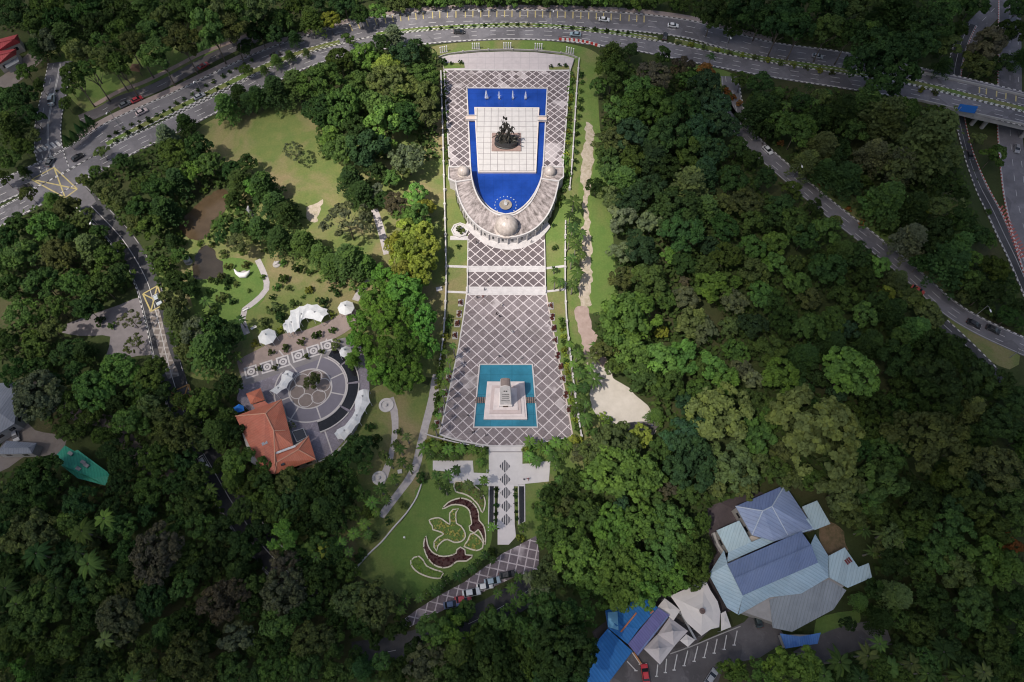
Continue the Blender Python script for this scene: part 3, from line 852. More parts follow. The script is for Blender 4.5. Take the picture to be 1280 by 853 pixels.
def flight(y0, y1, xa, xb, za, zb, label):
    mb = MB()
    n = 5
    for i in range(n):
        t0, t1 = i / n, (i + 1) / n
        z = za + (zb - za) * t0
        q = [P(xa, y0 + (y1 - y0) * t0, z), P(xb, y0 + (y1 - y0) * t0, z), P(xb + 0.3, y0 + (y1 - y0) * t1, z), P(xa - 0.3, y0 + (y1 - y0) * t1, z)]
        mb.prism(q, 0.0, z + 0.004)
    o = mb.build('steps', STEPS)
    props(o, label, 'steps', None, 'structure')
flight(332.5, 340, 583.5, 682, ZM2, ZM1 + 0.08, 'upper flight of broad white steps across the terraces')
flight(358.5, 369, 582.5, 683.5, ZM1, ZL + 0.06, 'lower flight of broad white steps above the lower plaza')
# white edging of the paved floors
def edging(label, pts, z, w=0.45, mat=MARBLE, rnd=False):
    L = pxs(pts, z)
    L = smooth(L, 2) if rnd else L
    mb = MB()
    kerb_mesh(mb, L, 0, w, 0.0, z + 0.10)
    props(mb.build('edging', mat), label, 'edging', None, 'structure')
edging('white stone edging of the upper plaza, left side', [(555, 87.5), (558.5, 148), (562, 209)], ZU)
edging('white stone edging of the upper plaza, right side', [(712.5, 88.5), (708, 148), (703.5, 209)], ZU)
edging('white stone line between forecourt and upper plaza', [(555, 87.5), (712.5, 88.5)], ZU, 0.6)
edging('white stone edging of the lower plaza, left side', [(583.5, 366), (580, 393), (573, 436), (563, 483), (549.5, 543)], ZL, 0.4)
edging('white stone edging of the lower plaza, right side', [(682.5, 366), (687, 392), (701, 462), (716, 546)], ZL, 0.4, mat_worn('cream_stone', (0.60, 0.50, 0.46), 0.3, 0.6))
edging('white stone edging along the foot of the lower plaza', [(549.5, 543), (566, 549), (590, 554), (612, 557.5), (652, 557.5), (690, 551.5), (716, 546)], ZL, 0.5, MARBLE, True)
edging('white stone edging of the terraces, left side', [(585, 300), (584, 366)], ZM2, 0.35)
edging('white stone edging of the terraces, right side', [(680.6, 300), (682, 366)], ZM2, 0.35)
slab('paved_apron', [(555, 548), (560, 541), (707, 541), (712, 548)], 0.05, STEPS, 'pale strip under the foot of the lower plaza')

# white forecourt below the plaza
slab('white_forecourt', [(611, 558), (653, 558), (653, 580), (672, 579), (673, 577), (688, 577), (686, 602), (656, 605), (656, 608), (609, 608), (609, 606), (585, 606), (562, 604), (562, 590), (541, 588), (541, 576), (591, 576), (592, 591), (611, 592)], 0.14, mat_worn('white_paving', (0.62, 0.585, 0.57), 0.2, 0.35), 'white paved forecourt at the foot of the plaza')
edging('grey joint line across the white forecourt', [(612, 565), (653, 565)], 0.14, 0.25, mat_worn('grey_joint', (0.30, 0.28, 0.28), 0.2, 0.6))
slab('central_walk', [(623, 606), (642.5, 606), (643.5, 660), (621, 660)], 0.17, mat_worn('white_walk', (0.64, 0.60, 0.59), 0.2, 0.4), 'white central walk between the black pools')
slab('walk_end', [(622, 662), (633, 657), (643.5, 656), (645, 671), (636, 681), (622, 681)], 0.2, mat_worn('white_walk_end', (0.66, 0.61, 0.60), 0.15, 0.4), 'white six sided landing at the end of the central walk')
RUG = NT('striped_stone')
sx = RUG.n('ShaderNodeSeparateXYZ'); RUG.l(RUG.pos(), sx.inputs[0])
RUG.base(RUG.mix(RUG.math('GREATER_THAN', RUG.math('FRACT', RUG.math('DIVIDE', sx.outputs[0], 0.62)), 0.38), (0.50, 0.47, 0.47), (0.07, 0.07, 0.08)), 0.7)
for i, (cx, cy, rx, ry) in enumerate([(631, 583, 7.2, 8), (631.5, 599.6, 7.2, 8), (632.3, 616.3, 7.2, 8), (632.5, 633, 7, 8), (632.7, 650, 7, 8)]):
    mb = MB()
    mb.sheet(pxs([(cx - rx, cy), (cx, cy - ry), (cx + rx, cy), (cx, cy + ry)], 0.19), 0.195)
    props(mb.build('paving_inlay', RUG.m), ['first', 'second', 'third', 'fourth', 'fifth'][i] + ' striped stone diamond down the white central walk', 'paving', None, 'structure')
for q, side in (([(611.5, 608), (618, 608), (617.5, 662), (610.5, 664)], 'left'), ([(648, 606), (655.8, 606), (656, 652), (648.5, 656)], 'right')):
    t = thing('black_pool', 'narrow black pool along the %s side of the white central walk' % side, 'pool', (*P(*q[0]), 0))
    w = pxs(q, 0.1)
    mb = MB(); mb.sheet(w, 0.10); local(mb, t).build('water', BLACKW, t)
    mb = MB(); kerb_mesh(mb, w, 0, 0.3, 0, 0.3, None, True); local(mb, t).build('rim', STEPS, t)

# diagonal parking walk
patch('parking_walk', [(646, 683), (670, 670), (674, 690), (673, 712), (642, 722), (600, 742), (560, 760), (530, 775), (508, 786), (500, 778), (520, 763), (548, 745), (580, 728), (607, 708), (628, 692)], LAT_PARK, 0.13, 'diagonal walk of square grey slabs with parked cars', 'pavement', False)

# circular court by the restaurant
slate_poly = [(300, 478), (330, 462), (380, 447), (430, 424), (452, 432), (460, 450), (462, 488), (452, 515), (440, 540), (416, 567), (398, 576), (372, 560), (330, 530), (296, 500)]
patch('court', slate_poly, SLATE, 0.10, 'slate grey court with ring paving in front of the restaurant', 'pavement', False)
patch('promenade', [(296, 452), (330, 433), (352, 418), (384, 412), (420, 396), (440, 384), (452, 392), (440, 410), (405, 430), (372, 440), (330, 456), (300, 468)], mat_worn('brick_promenade', (0.35, 0.275, 0.245), 0.3, 0.5), 0.11, 'reddish promenade along the row of white tents', 'pavement')
patch('promenade', [(300, 468), (330, 456), (372, 440), (405, 430), (432, 422), (436, 434), (400, 449), (352, 466), (306, 482)], mat_worn('grey_promenade', (0.26, 0.24, 0.24), 0.3, 0.5), 0.12, 'grey band under the row of white ringed squares', 'pavement')
CC = P(388, 486)
def ring(label, r0, r1, z, mat, c=CC, n=64, a0=0.0, a1=2 * pi, thing_=False):
    mb = MB()
    vs, fs = [], []
    for i in range(n + 1):
        a = a0 + (a1 - a0) * i / n
        vs += [(c[0] + r0 * cos(a), c[1] + r0 * sin(a), z), (c[0] + r1 * cos(a), c[1] + r1 * sin(a), z)]
    for i in range(n):
        fs.append((2 * i, 2 * i + 1, 2 * i + 3, 2 * i + 2))
    mb.add(vs, fs)
    return props(mb.build('paving_ring', mat), label, 'paving', None, 'structure')
LINEP = mat_worn('pale_paving_line', (0.54, 0.50, 0.48), 0.25, 0.8)
ring('broad slate ring around the round tree', 6.3, 10.6, 0.112, mat_worn('slate_ring', (0.20, 0.185, 0.215), 0.2, 0.5))
ring('brown paved disc around the round tree', 0.1, 6.3, 0.114, mat_worn('brown_paving', (0.24, 0.195, 0.175), 0.3, 0.6))
ring('outer pale line of the ring paving', 10.5, 10.9, 0.118, LINEP)
ring('inner pale line of the ring paving', 6.2, 6.6, 0.118, LINEP)
for i in range(6):
    a = 2 * pi * i / 6 + 0.3
    ring(['first', 'second', 'third', 'fourth', 'fifth', 'sixth'][i] + ' petal shaped pale ring in the paving, clockwise round the tree', 2.0, 2.25, 0.12 + 0.002 * i, LINEP, (CC[0] + 3.9 * cos(a), CC[1] + 3.9 * sin(a)), 28)
mb = MB()
for k, a in enumerate((-1.15, -2.0, -2.7, 0.5, 1.4, 2.3, -0.2)):
    L = 28 if k == 0 else 17
    strip_mesh(mb, [(CC[0] + 6.6 * cos(a), CC[1] + 6.6 * sin(a)), (CC[0] + L * cos(a), CC[1] + L * sin(a))], 0.2, -0.2, 0.124 + 0.002 * k)
structure('paving_line', mb, LINEP, 'pale straight lines across the slate court', 'paving')
for k, (a0, a1) in enumerate(((-1.25, -0.55), (-0.5, 0.12), (0.17, 0.72), (0.77, 1.2))):
    t = thing('black_pool', ['longest', 'second', 'third', 'shortest'][k] + ' piece of the curved black pool round the slate court, counted from the restaurant end', 'pool', (CC[0] + 12.6 * cos((a0 + a1) / 2), CC[1] + 12.6 * sin((a0 + a1) / 2), 0))
    arc = [(CC[0] + 12.9 * cos(a0 + (a1 - a0) * i / 12), CC[1] + 12.9 * sin(a0 + (a1 - a0) * i / 12)) for i in range(13)]
    mb = MB(); strip_mesh(mb, arc, 1.6, -1.6, 0.2); local(mb, t).build('water', BLACKW, t)
    for s in (1.7, -1.7):
        mb = MB(); kerb_mesh(mb, arc, s, 0.35, 0.05, 0.45); local(mb, t).build('rim', LINEP, t)
ordn = ['first', 'second', 'third', 'fourth', 'fifth', 'sixth', 'seventh']
GREYP = mat_worn('ring_slate', (0.21, 0.19, 0.20), 0.2, 0.6)
WHITEP = mat_worn('white_inlay', (0.62, 0.58, 0.56), 0.25, 0.8)
for i, (px, py) in enumerate([(314, 465), (334, 459), (354, 452.5), (373, 445), (392, 439), (409.5, 432.6)]):
    x, y = P(px, py)
    a = R(20)
    def sq(s, z):
        mb = MB()
        mb.sheet([(x + s / 2 * (dx * cos(a) - dy * sin(a)), y + s / 2 * (dx * sin(a) + dy * cos(a))) for dx, dy in ((-1, -1), (1, -1), (1, 1), (-1, 1))], z)
        return mb
    o = props(sq(3.9, 0.135).build('paving_square', WHITEP), ordn[i] + ' pale ringed paving square from the left, along the slate court', 'paving', None, 'structure')
    sq(2.9, 0.139).build('panel', GREYP, o)
    for r0, r1, z, m in ((0.62, 1.22, 0.144, WHITEP), (0.0, 0.3, 0.144, WHITEP)):
        mb = MB()
        vs = []
        for j in range(21):
            b = 2 * pi * j / 20
            vs += [(x + r0 * cos(b), y + r0 * sin(b), z), (x + r1 * cos(b), y + r1 * sin(b), z)]
        mb.add(vs, [(2 * j, 2 * j + 1, 2 * j + 3, 2 * j + 2) for j in range(20)])
        mb.build('ring', m, o)
for q, s in (([(553, 79.5), (580, 78.5), (581, 85), (555, 86)], 'left'), ([(686, 84.5), (711, 82.5), (712, 87), (687, 87.5)], 'right')):
    mb = MB(); mb.prism(pxs(q, ZU), 0, ZU + 0.06)
    props(mb.build('lawn', LAWN), 'small grass bed with clipped shrubs at the %s end of the forecourt' % s, 'lawn', None, 'structure')

# ================================================================== POOLS, MONUMENTS, PAVILION
def tloc(px, py, z=0.0):
    return (*P(px, py, z), z)
U_OUT = [(583.5, 110.5), (684, 111), (679, 209), (677, 222), (671, 237), (662, 251), (651, 261.5), (641, 267), (632, 268.5), (623, 266.5), (612, 260.5), (601, 248.5), (593.5, 234), (589.5, 221), (588, 209)]
t = thing('pool', 'large deep blue pool with a rounded end around the white platform', 'pool', tloc(633, 190, ZU))
zw = ZU + 0.03
wp = pxs(U_OUT[:2], zw) + smooth(pxs(U_OUT[2:], zw), 1.5)
mb = MB(); mb.sheet(wp, zw); local(mb, t).build('water', BLUE, t)
mb = MB(); kerb_mesh(mb, wp, 0, 0.5, ZU - 0.3, ZU + 0.35, None, True); local(mb, t).build('rim', MARBLE, t)
ZP = ZU + 0.9
plat = [(593.5, 134.5), (673.5, 135), (669.5, 214.5), (598, 214.5)]
t = thing('platform', 'white square paved platform standing in the blue pool', 'platform', tloc(633, 175, ZP))
mb = MB(); mb.prism(pxs(plat, ZP), ZU, ZP); local(mb, t).build('deck', MARBLE2, t)
w = pxs(plat, ZP)
mb = MB(); kerb_mesh(mb, w, 0, 0.5, ZU, ZP + 0.06, None, True); local(mb, t).build('edge', mat_worn('cream_edge', (0.66, 0.59, 0.55), 0.25, 0.6), t)
for xa, xb, y, s in ((583, 595, 148, 'left'), (672.5, 682.5, 149, 'right')):
    a, b = P(xa, y, ZP), P(xb, y, ZP)
    t = thing('footbridge', 'short pale footbridge over the %s arm of the blue pool' % s, 'bridge', ((a[0] + b[0]) / 2, a[1], ZP - .2))
    mb = MB(); mb.box((0, 0, 0), (abs(b[0] - a[0]) + .6, 2.2, 0.3)); mb.build('deck', mat_worn('bridge_slab', (0.62, 0.5, 0.44), 0.25, 0.6), t)
    for d in (1.0, -1.0):
        mb = MB(); mb.box((0, d, 0.5), (abs(b[0] - a[0]) + .4, 0.18, 0.7)); mb.build('railing', MARBLE, t)

# ---- figures: one continuous skinned body each
def body(joints, edges, radii, sub=1):
    me = bpy.data.meshes.new('tmp')
    me.from_pydata(joints, edges, [])
    o = bpy.data.objects.new('tmp', me)
    COL.objects.link(o)
    m = o.modifiers.new('s', 'SKIN')
    for i, r in enumerate(radii):
        me.skin_vertices[0].data[i].radius = (r, r)
    me.skin_vertices[0].data[0].use_root = True
    s = o.modifiers.new('d', 'SUBSURF'); s.levels = sub; s.render_levels = sub
    dg = bpy.context.evaluated_depsgraph_get()
    res = bpy.data.meshes.new_from_object(o.evaluated_get(dg))
    bpy.data.objects.remove(o); bpy.data.meshes.remove(me)
    res.polygons.foreach_set('use_smooth', [True] * len(res.polygons))
    return res
def figure(pose):
    """pelvis, spine, chest, neck, head; arms and legs per pose (offsets for hands, knees, feet)"""
    hl, hr, kl, kr, fl, fr, lean, ph = pose
    pel = Vector((0, 0, ph))
    ch = pel + Vector((lean[0], lean[1], 0.50))
    J = [pel, pel + (ch - pel) * 0.45, ch, ch + Vector((lean[0] * .2, lean[1] * .2, 0.14)), ch + Vector((lean[0] * .3, lean[1] * .3 + .02, 0.27)), ch + Vector((lean[0] * .3, lean[1] * .3 + .03, 0.37))]
    Rr = [0.145, 0.13, 0.15, 0.06, 0.10, 0.075]
    E = [(0, 1), (1, 2), (2, 3), (3, 4), (4, 5)]
    for sx, hand, kn, ft in ((-1, hl, kl, fl), (1, hr, kr, fr)):
        sh = ch + Vector((0.2 * sx, 0, 0.03))
        hd = Vector(hand)
        el = (sh + hd) / 2 + Vector((0.08 * sx, -0.06, -0.03))
        b = len(J)
        J += [sh, el, hd, hd + (hd - el).normalized() * 0.13]
        Rr += [0.068, 0.05, 0.036, 0.03]
        E += [(2, b), (b, b + 1), (b + 1, b + 2), (b + 2, b + 3)]
        b = len(J)
        hip = pel + Vector((0.1 * sx, 0, -0.07))
        J += [hip, Vector(kn), Vector(ft), Vector(ft) + Vector((0.02 * sx, 0.16, -0.03))]
        Rr += [0.095, 0.068, 0.045, 0.035]
        E += [(0, b), (b, b + 1), (b + 1, b + 2), (b + 2, b + 3)]
    return body([tuple(j) for j in J], E, Rr)
STAND = ((-.3, .05, .85), (.3, .05, .85), (-.11, .02, .5), (.11, .02, .5), (-.12, 0, .07), (.12, 0, .07), (0, 0), .93)
WALK = ((-.3, .22, .9), (.3, -.18, .9), (-.1, .2, .52), (.1, -.05, .48), (-.1, .3, .07), (.1, -.32, .1), (0, .05), .91)
RAISE = ((-.45, .2, 1.95), (.35, .1, .9), (-.16, .1, .5), (.16, -.1, .5), (-.22, .1, .07), (.24, -.2, .07), (.02, .05), .9)
AIM = ((-.1, .5, 1.35), (.1, .35, 1.3), (-.2, .2, .5), (.18, -.1, .45), (-.25, .3, .07), (.25, -.35, .07), (0, .14), .82)
KNEEL = ((-.2, .4, .7), (.25, .35, .65), (-.15, .4, .42), (.15, .1, .06), (-.15, .35, .05), (.15, -.35, .06), (0, .1), .45)
LIE = ((-.5, .6, .12), (.4, .7, .12), (-.2, -.35, .14), (.25, -.3, .3), (-.25, -.8, .08), (.3, -.7, .08), (.0, .42), .18)

# ---- bronze group on its plinth
t = thing('bronze_monument', 'dark bronze group of figures with a flag on an oval plinth', 'monument', tloc(633, 181, ZP))
mb = MB()
q = pxs([(615, 167), (651, 167), (651.5, 189.5), (614.5, 189.5)], ZP)
mb.prism(q, ZP, ZP + 0.35); local(mb, t).build('base_slab', GRANITE, t)
mb = MB(); mb.lathe([(4.3, .35), (4.3, .8), (4.0, .9), (4.0, 2.2), (4.2, 2.3), (4.2, 2.6), (0.1, 2.65)], n=30)
mb.v = [(x, y * 0.62, z) for x, y, z in mb.v]
mb.build('plinth', BLACKG, t)
mb = MB()
rg = random.Random(5)
for i in range(16):
    a, r = rg.uniform(0, 6.28), rg.uniform(0.3, 3.0)
    mb.lathe([(1.3, 0), (1.1, .5), (.6, .9 + .5 * rg.random()), (.05, 1.2)], (r * cos(a), r * .55 * sin(a), 2.5 + (0.9 if r < 1.6 else 0)), 7, lambda k: rg.uniform(.75, 1.2))
mb.build('rock', BRONZE, t)
k = 3.3
for pose, dx, dy, dz, rz in ((RAISE, 0.1, 0.5, 5.0, 0.2), (AIM, -1.4, 0.3, 4.3, 2.6), (AIM, 1.6, 0.2, 4.3, -2.4), (STAND, -0.5, 1.2, 4.4, 3.0), (STAND, 0.9, -.6, 4.2, 2.9), (KNEEL, -2.3, -0.4, 3.5, 2.7), (KNEEL, 0.0, -1.1, 3.6, 3.3), (LIE, 2.3, -0.9, 3.3, 1.4), (LIE, -2.4, .8, 3.3, -1.0)):
    me = figure(pose)
    me.materials.append(BRONZE)
    o = link('bronze_figure', me, None, t)
    o.location = (dx, dy, dz); o.rotation_euler = (0, 0, rz); o.scale = (k, k, k * (0.92))
mb = MB(); mb.tube((-0.9, 0.9, 8.0), (-1.1, 1.0, 12.6), 0.1, 0.07, 8)
pole = mb.build('flagpole', BRONZE, t)
mb = MB()
vs, fs = [], []
for i in range(9):
    for j in range(5):
        u, v = i / 8, j / 4
        vs.append((-1.1 + 1.5 * u, 1.0 + 0.3 * sin(u * 7 + v), 11.3 + 1.2 * v - 0.5 * u * u))
fs = [(i * 5 + j, i * 5 + 5 + j, i * 5 + 6 + j, i * 5 + 1 + j) for i in range(8) for j in range(4)]
mb.add(vs, fs)
mb.add([(x, y + 0.06, z) for x, y, z in vs], [tuple(reversed(f)) for f in fs])
mb.build('flag', BRONZE, t, True)

# ---- crescent pavilion
ZR = ZU + 3.7
OUTER = [(561.5, 219), (569.5, 226), (571.5, 240), (577.5, 257), (587, 272.5), (600, 285), (616, 293.5), (634, 296.8), (652, 294.5), (669, 286), (683, 271), (691.5, 254), (696, 238), (698.5, 226), (705, 219)]
INNER = [(588.5, 214), (590, 224), (592.5, 235), (597, 246), (603, 255), (611, 262.5), (621, 268.5), (632, 270), (643, 269), (653, 263.5), (662, 255), (669, 244), (674, 232), (677, 221), (678.5, 214)]
def resamp(L, n):
    L = smooth(L, 0.4)
    acc = [0]
    for a, b in zip(L, L[1:]): acc.append(acc[-1] + hypot(b[0] - a[0], b[1] - a[1]))
    out, j = [], 0
    for i in range(n):
        s = acc[-1] * i / (n - 1)
        while j < len(acc) - 2 and acc[j + 1] < s: j += 1
        f = (s - acc[j]) / max(1e-9, acc[j + 1] - acc[j])
        out.append((L[j][0] + (L[j + 1][0] - L[j][0]) * f, L[j][1] + (L[j + 1][1] - L[j][1]) * f))
    return out
NC = 61
ro, ri = resamp(pxs(OUTER[1:-1], ZR), NC), resamp(pxs(INNER, ZR), NC)
pav = thing('crescent_pavilion', 'crescent shaped pavilion with weathered flat roof and three domes behind the blue pool', 'pavilion', (ro[30][0], ro[30][1], ZU))
def loft(rings, closed=True):
    """rings of points lofted along their index"""
    mb = MB()
    m = len(rings); n = len(rings[0])
    mb.v = [p for i in range(n) for p in (r[i] for r in rings)]
    for i in range(n - 1):
        for e in range(m if closed else m - 1):
            mb.f.append((i * m + e, i * m + (e + 1) % m, (i + 1) * m + (e + 1) % m, (i + 1) * m + e))
    if closed:
        mb.f += [tuple(range(m - 1, -1, -1)), tuple((n - 1) * m + e for e in range(m))]
    return mb
zz = lambda L, z: [(x, y, z) for x, y in L]
local(loft([zz(ro, ZR), zz(ri, ZR), zz(ri, ZR - .5), zz(ro, ZR - .5)]), pav).build('roof', WEATH, pav)
for L, nm, s in ((ro, 'parapet', 1), (ri, 'parapet', 1)):
    mb = MB(); kerb_mesh(mb, L, 0, 0.45, ZR - .55, ZR + .35); local(mb, pav).build(nm, MARBLE, pav)
wo = [(x * .965 + y_ * .035, y * .965 + z_ * .035) for (x, y), (y_, z_) in zip(ro, ri)]
mb = MB(); kerb_mesh(mb, wo, 0, 0.35, 0.0, ZR - .5); local(mb, pav).build('outer_wall', mat_worn('pavilion_wall', (0.54, 0.51, 0.50), 0.28, 0.5), pav)
for i in range(4, 57, 3):
    a, b = Vector(wo[i]), Vector(wo[i + 1])
    d = (b - a).normalized(); nrm = Vector((d.y, -d.x))
    if nrm.dot(a - Vector(CC)) < 0 and False: nrm = -nrm
    c = (a + b) / 2
    ctr = Vector(ri[30])
    if (c - Vector(P(633, 230))).dot(nrm) < 0: nrm = -nrm
    mb = MB()
    rz = atan2(d.y, d.x)
    mb.box((c.x + nrm.x * .17, c.y + nrm.y * .17, ZU + 1.7), (.7, 0.16, 1.3), rz)
    local(mb, pav).build('opening', GLASS, pav)
    mb = MB()
    mb.tube((a.x + nrm.x * .45 - d.x, a.y + nrm.y * .45 - d.y, ZU - .4), (a.x + nrm.x * .45 - d.x, a.y + nrm.y * .45 - d.y, ZR - .5), .2, .2, 8)
    local(mb, pav).build('column', MARBLE, pav)
for i in range(3, 58, 4):
    x, y = ri[i][0] * .97 + ro[i][0] * .03, ri[i][1] * .97 + ro[i][1] * .03
    mb = MB(); mb.tube((x, y, ZU), (x, y, ZR - .5), .22, .22, 8); local(mb, pav).build('column', MARBLE, pav)
for c4, s in (([(561, 209.5), (588, 209.5), (590, 225), (569.5, 228), (561, 224)], -1), ([(678, 209.5), (704.5, 209.5), (704, 222), (698, 227), (676.5, 224)], 1)):
    mb = MB(); mb.prism(pxs(c4, ZR + .15), ZR - .3, ZR + .12); local(mb, pav).build('end_roof', WEATH, pav)
    w = pxs(c4, ZR + .15)
    mb = MB(); kerb_mesh(mb, w, 0, .5, ZR - .4, ZR + .5, None, True); local(mb, pav).build('parapet', MARBLE, pav)
    wi = [(x * .93 + sum(p[0] for p in w) / 5 * .07, y * .93 + sum(p[1] for p in w) / 5 * .07) for x, y in w]
    mb = MB(); kerb_mesh(mb, wi, 0, .4, 0, ZR - .3, None, True); local(mb, pav).build('wall', MARBLE, pav)
def dome(px, py, r, zb):
    x, y = P(px, py, zb + r * .7)
    prof = [(r * 1.08, -.05), (r * 1.08, .28), (r * .97, .3), (r * .97, .45)] + [(r * cos(a), .45 + r * (.36 + .95 * sin(a))) for a in [-.4 + (pi / 2 + .4) * i / 14 for i in range(14)]] + [(r * .07, .45 + r * 1.32), (r * .03, .45 + r * 1.5), (0.02, .45 + r * 1.54)]
    mb = MB(); mb.lathe(prof, (x, y, zb), 48, lambda k: 1.0 if k % 3 else 0.965)
    local(mb, pav).build('dome', DOME, pav, True)
dome(579, 213.5, 1.95, ZR + .12); dome(687.5, 213.5, 1.95, ZR + .12); dome(633, 280, 3.75, ZR)
# curved steps behind the pavilion
for i in range(7):
    f0 = 0.02 + 0.035 * i
    z1 = ZU - 0.005 - (ZU - ZM2) * i / 6.5 + 0.02
    A = [(x + (x - a) * f0, y + (y - b) * f0) for (x, y), (a, b) in zip(wo, ri)][14:47]
    B = [(x + (x - a) * (f0 + .06), y + (y - b) * (f0 + .06)) for (x, y), (a, b) in zip(wo, ri)][14:47]
    mb = loft([zz(A, z1), zz(B, z1), zz(B, 0), zz(A, 0)])
    o = mb.build('step', STEPS)
    props(o, ordn[i] + ' curved white step from the top behind the crescent pavilion', 'step', 'curved steps behind the pavilion', 'structure')

# ---- fountains
JET = NT('fountain_spray')
tr = JET.n('ShaderNodeBsdfTransparent'); df = JET.n('ShaderNodeBsdfDiffuse'); df.inputs[0].default_value = (.9, .92, .95, 1)
mx = JET.n('ShaderNodeMixShader'); JET.l(JET.ramp(JET.noise(2.2, 4), .35, .65, .1, .75), mx.inputs[0])
JET.l(tr.outputs[0], mx.inputs[1]); JET.l(df.outputs[0], mx.inputs[2]); JET.l(mx.outputs[0], JET.out.inputs[0])
JET.t.nodes.remove(JET.b)
JET2 = NT('fine_spray')
_tr = JET2.n('ShaderNodeBsdfTransparent'); _df = JET2.n('ShaderNodeBsdfDiffuse'); _df.inputs[0].default_value = (.8, .86, .95, 1)
_mx = JET2.n('ShaderNodeMixShader'); _mx.inputs[0].default_value = .3
JET2.l(_tr.outputs[0], _mx.inputs[1]); JET2.l(_df.outputs[0], _mx.inputs[2]); JET2.l(_mx.outputs[0], JET2.out.inputs[0]); JET2.t.nodes.remove(JET2.b)
rg = random.Random(3)
def plume(h, r):
    mb = MB()
    mb.lathe([(r * .25, 0), (r, h * .15), (r * .75, h * .45), (r * .4, h * .8), (.03, h)], n=12, wob=lambda k: rg.uniform(.7, 1.25))
    for i in range(16):
        a, d, z = rg.uniform(0, 6.28), rg.uniform(.2, 1) * r * 1.9, rg.uniform(0.05, h * .5)
        s = rg.uniform(.05, .13)
        mb.lathe([(s, 0), (s * .6, s), (.01, s * 1.5)], (d * cos(a), d * sin(a), z), 5)
    return mb
for i, px in enumerate((608, 624, 641, 657)):
    t = thing('fountain_jet', ordn[i] + ' white fountain jet from the left at the head of the blue pool', 'fountain', tloc(px, 124, ZU + .04), 0, 'row of fountain jets at the head of the blue pool')
    plume(4.4 - .4 * (i % 2), .42 if i else .6).build('spray', JET.m, t)
    mb = MB(); mb.lathe([(.35, -.02), (.35, .12), (.1, .3)], n=10); mb.build('nozzle', BLACKG, t)
t = thing('fountain', 'round bronze bowl fountain with a tall jet in the rounded end of the blue pool', 'fountain', tloc(632, 257, ZU + .03))
mb = MB(); mb.lathe([(1.9, 0), (2.1, .35), (2.15, .5), (1.8, .52), (.9, .35), (.05, .3)], n=28); mb.build('bowl', mat_worn('bowl_stone', (.30, .26, .22), .4, 1), t)
plume(3.0, .55).build('spray', JET.m, t).location = (0, 0, .4)
for i in range(18):
    a = 2 * pi * i / 18
    o = plume(.5, .09).build('small_jet', JET2.m, t); o.location = (3.7 * cos(a), 3.7 * sin(a) , 0)

# ---- teal pool and cenotaph
t = thing('pool', 'square teal pool with a white rim around the stone cenotaph', 'pool', tloc(632, 497, ZL))
w = pxs([(599.5, 456), (665.5, 456), (672, 534.5), (592, 534.5)], ZL + .04)
mb = MB(); mb.sheet(w, ZL + .04); local(mb, t).build('water', TEAL, t)
mb = MB(); kerb_mesh(mb, w, 0, .5, ZL - .1, ZL + .35, None, True); local(mb, t).build('rim', MARBLE, t)
for xa, xb, s in ((594, 607, 'left'), (657, 669, 'right')):
    a, b = P(xa, 500, ZL + .7), P(xb, 500, ZL + .7)
    t = thing('footbridge', 'short slatted brown footbridge over the %s side of the teal pool' % s, 'bridge', ((a[0] + b[0]) / 2, a[1], ZL + .5))
    for i in range(5):
        mb = MB(); mb.box(((i - 2) * .62, 0, 0), (.42, 1.9, .2)); mb.build('slab', mat_worn('bridge_brown', (.22, .17, .15), .3, 1) if 'bridge_brown' not in bpy.data.materials else bpy.data.materials['bridge_brown'], t)
    mb = MB(); mb.box((0, 0, -.2), (3.3, .5, .2)); mb.build('beam', BLACKG, t)
t = thing('cenotaph', 'tall pale stone cenotaph on a stepped white plinth in the teal pool', 'monument', tloc(632, 503, ZL))
w = pxs([(609, 477), (655.5, 477), (659, 524), (604.5, 524)], ZL + .9)
pale = mat_worn('plinth_stone', (.70, .62, .60), .25, .45)
mb = MB(); mb.prism(w, ZL - .1, ZL + .85); local(mb, t).build('plinth', pale, t)
cxy = [sum(p[k] for p in w) / 4 for k in (0, 1)]
for i, (f, z0, z1, m) in enumerate(((.90, .85, 1.15, pale), (.74, 1.15, 1.45, mat_worn('pink_stone', (.58, .48, .46), .25, .6)), (.58, 1.45, 1.75, pale))):
    mb = MB(); mb.prism([(cxy[0] + (x - cxy[0]) * f, cxy[1] + (y - cxy[1]) * f) for x, y in w], ZL + z0, ZL + z1); local(mb, t).build('plinth_step', m, t)
x0, y0 = P(632, 508, ZL + 1.8)
HO = 13.4
def slab_prof(wd, dp, z0, z1, cy=0):
    mb = MB(); mb.prism([(x0 - wd / 2, y0 + cy - dp / 2 + dp / 2), (x0 + wd / 2, y0 + cy), (x0 + wd / 2, y0 + cy + dp), (x0 - wd / 2, y0 + cy + dp)], z0, z1); return mb
sh = mat_worn('cenotaph_stone', (.84, .79, .76), .3, .6, dark=(.55, .49, .46))
local(slab_prof(3.9, 4.2, ZL + 1.7, ZL + 2.9, -.25), t).build('footing', sh, t)
mb = MB()
zb, zt, TB = ZL + 2.9, ZL + HO, 1.15
def fy(z): return y0 + TB * (z - zb) / (zt - zb)
wb, wt, db, dt = 1.72, 1.38, 3.9, 2.5
prof = []
for i in range(9):
    a = pi * i / 8
    prof.append((wt * cos(a), zt + .9 * sin(a)))
front = [(x0 - wb, fy(zb), zb), (x0 + wb, fy(zb), zb)] + [(x0 + a, fy(b), b) for a, b in prof]
back = [(x0 - wb, y0 + db, zb), (x0 + wb, y0 + db, zb)] + [(x0 + a, fy(zt) + dt, b) for a, b in prof]
m_ = len(front)
mb.add(front + back, [tuple(range(m_)), tuple(range(2 * m_ - 1, m_ - 1, -1))] + [(i, m_ + i, m_ + (i + 1) % m_, (i + 1) % m_) for i in range(m_)])
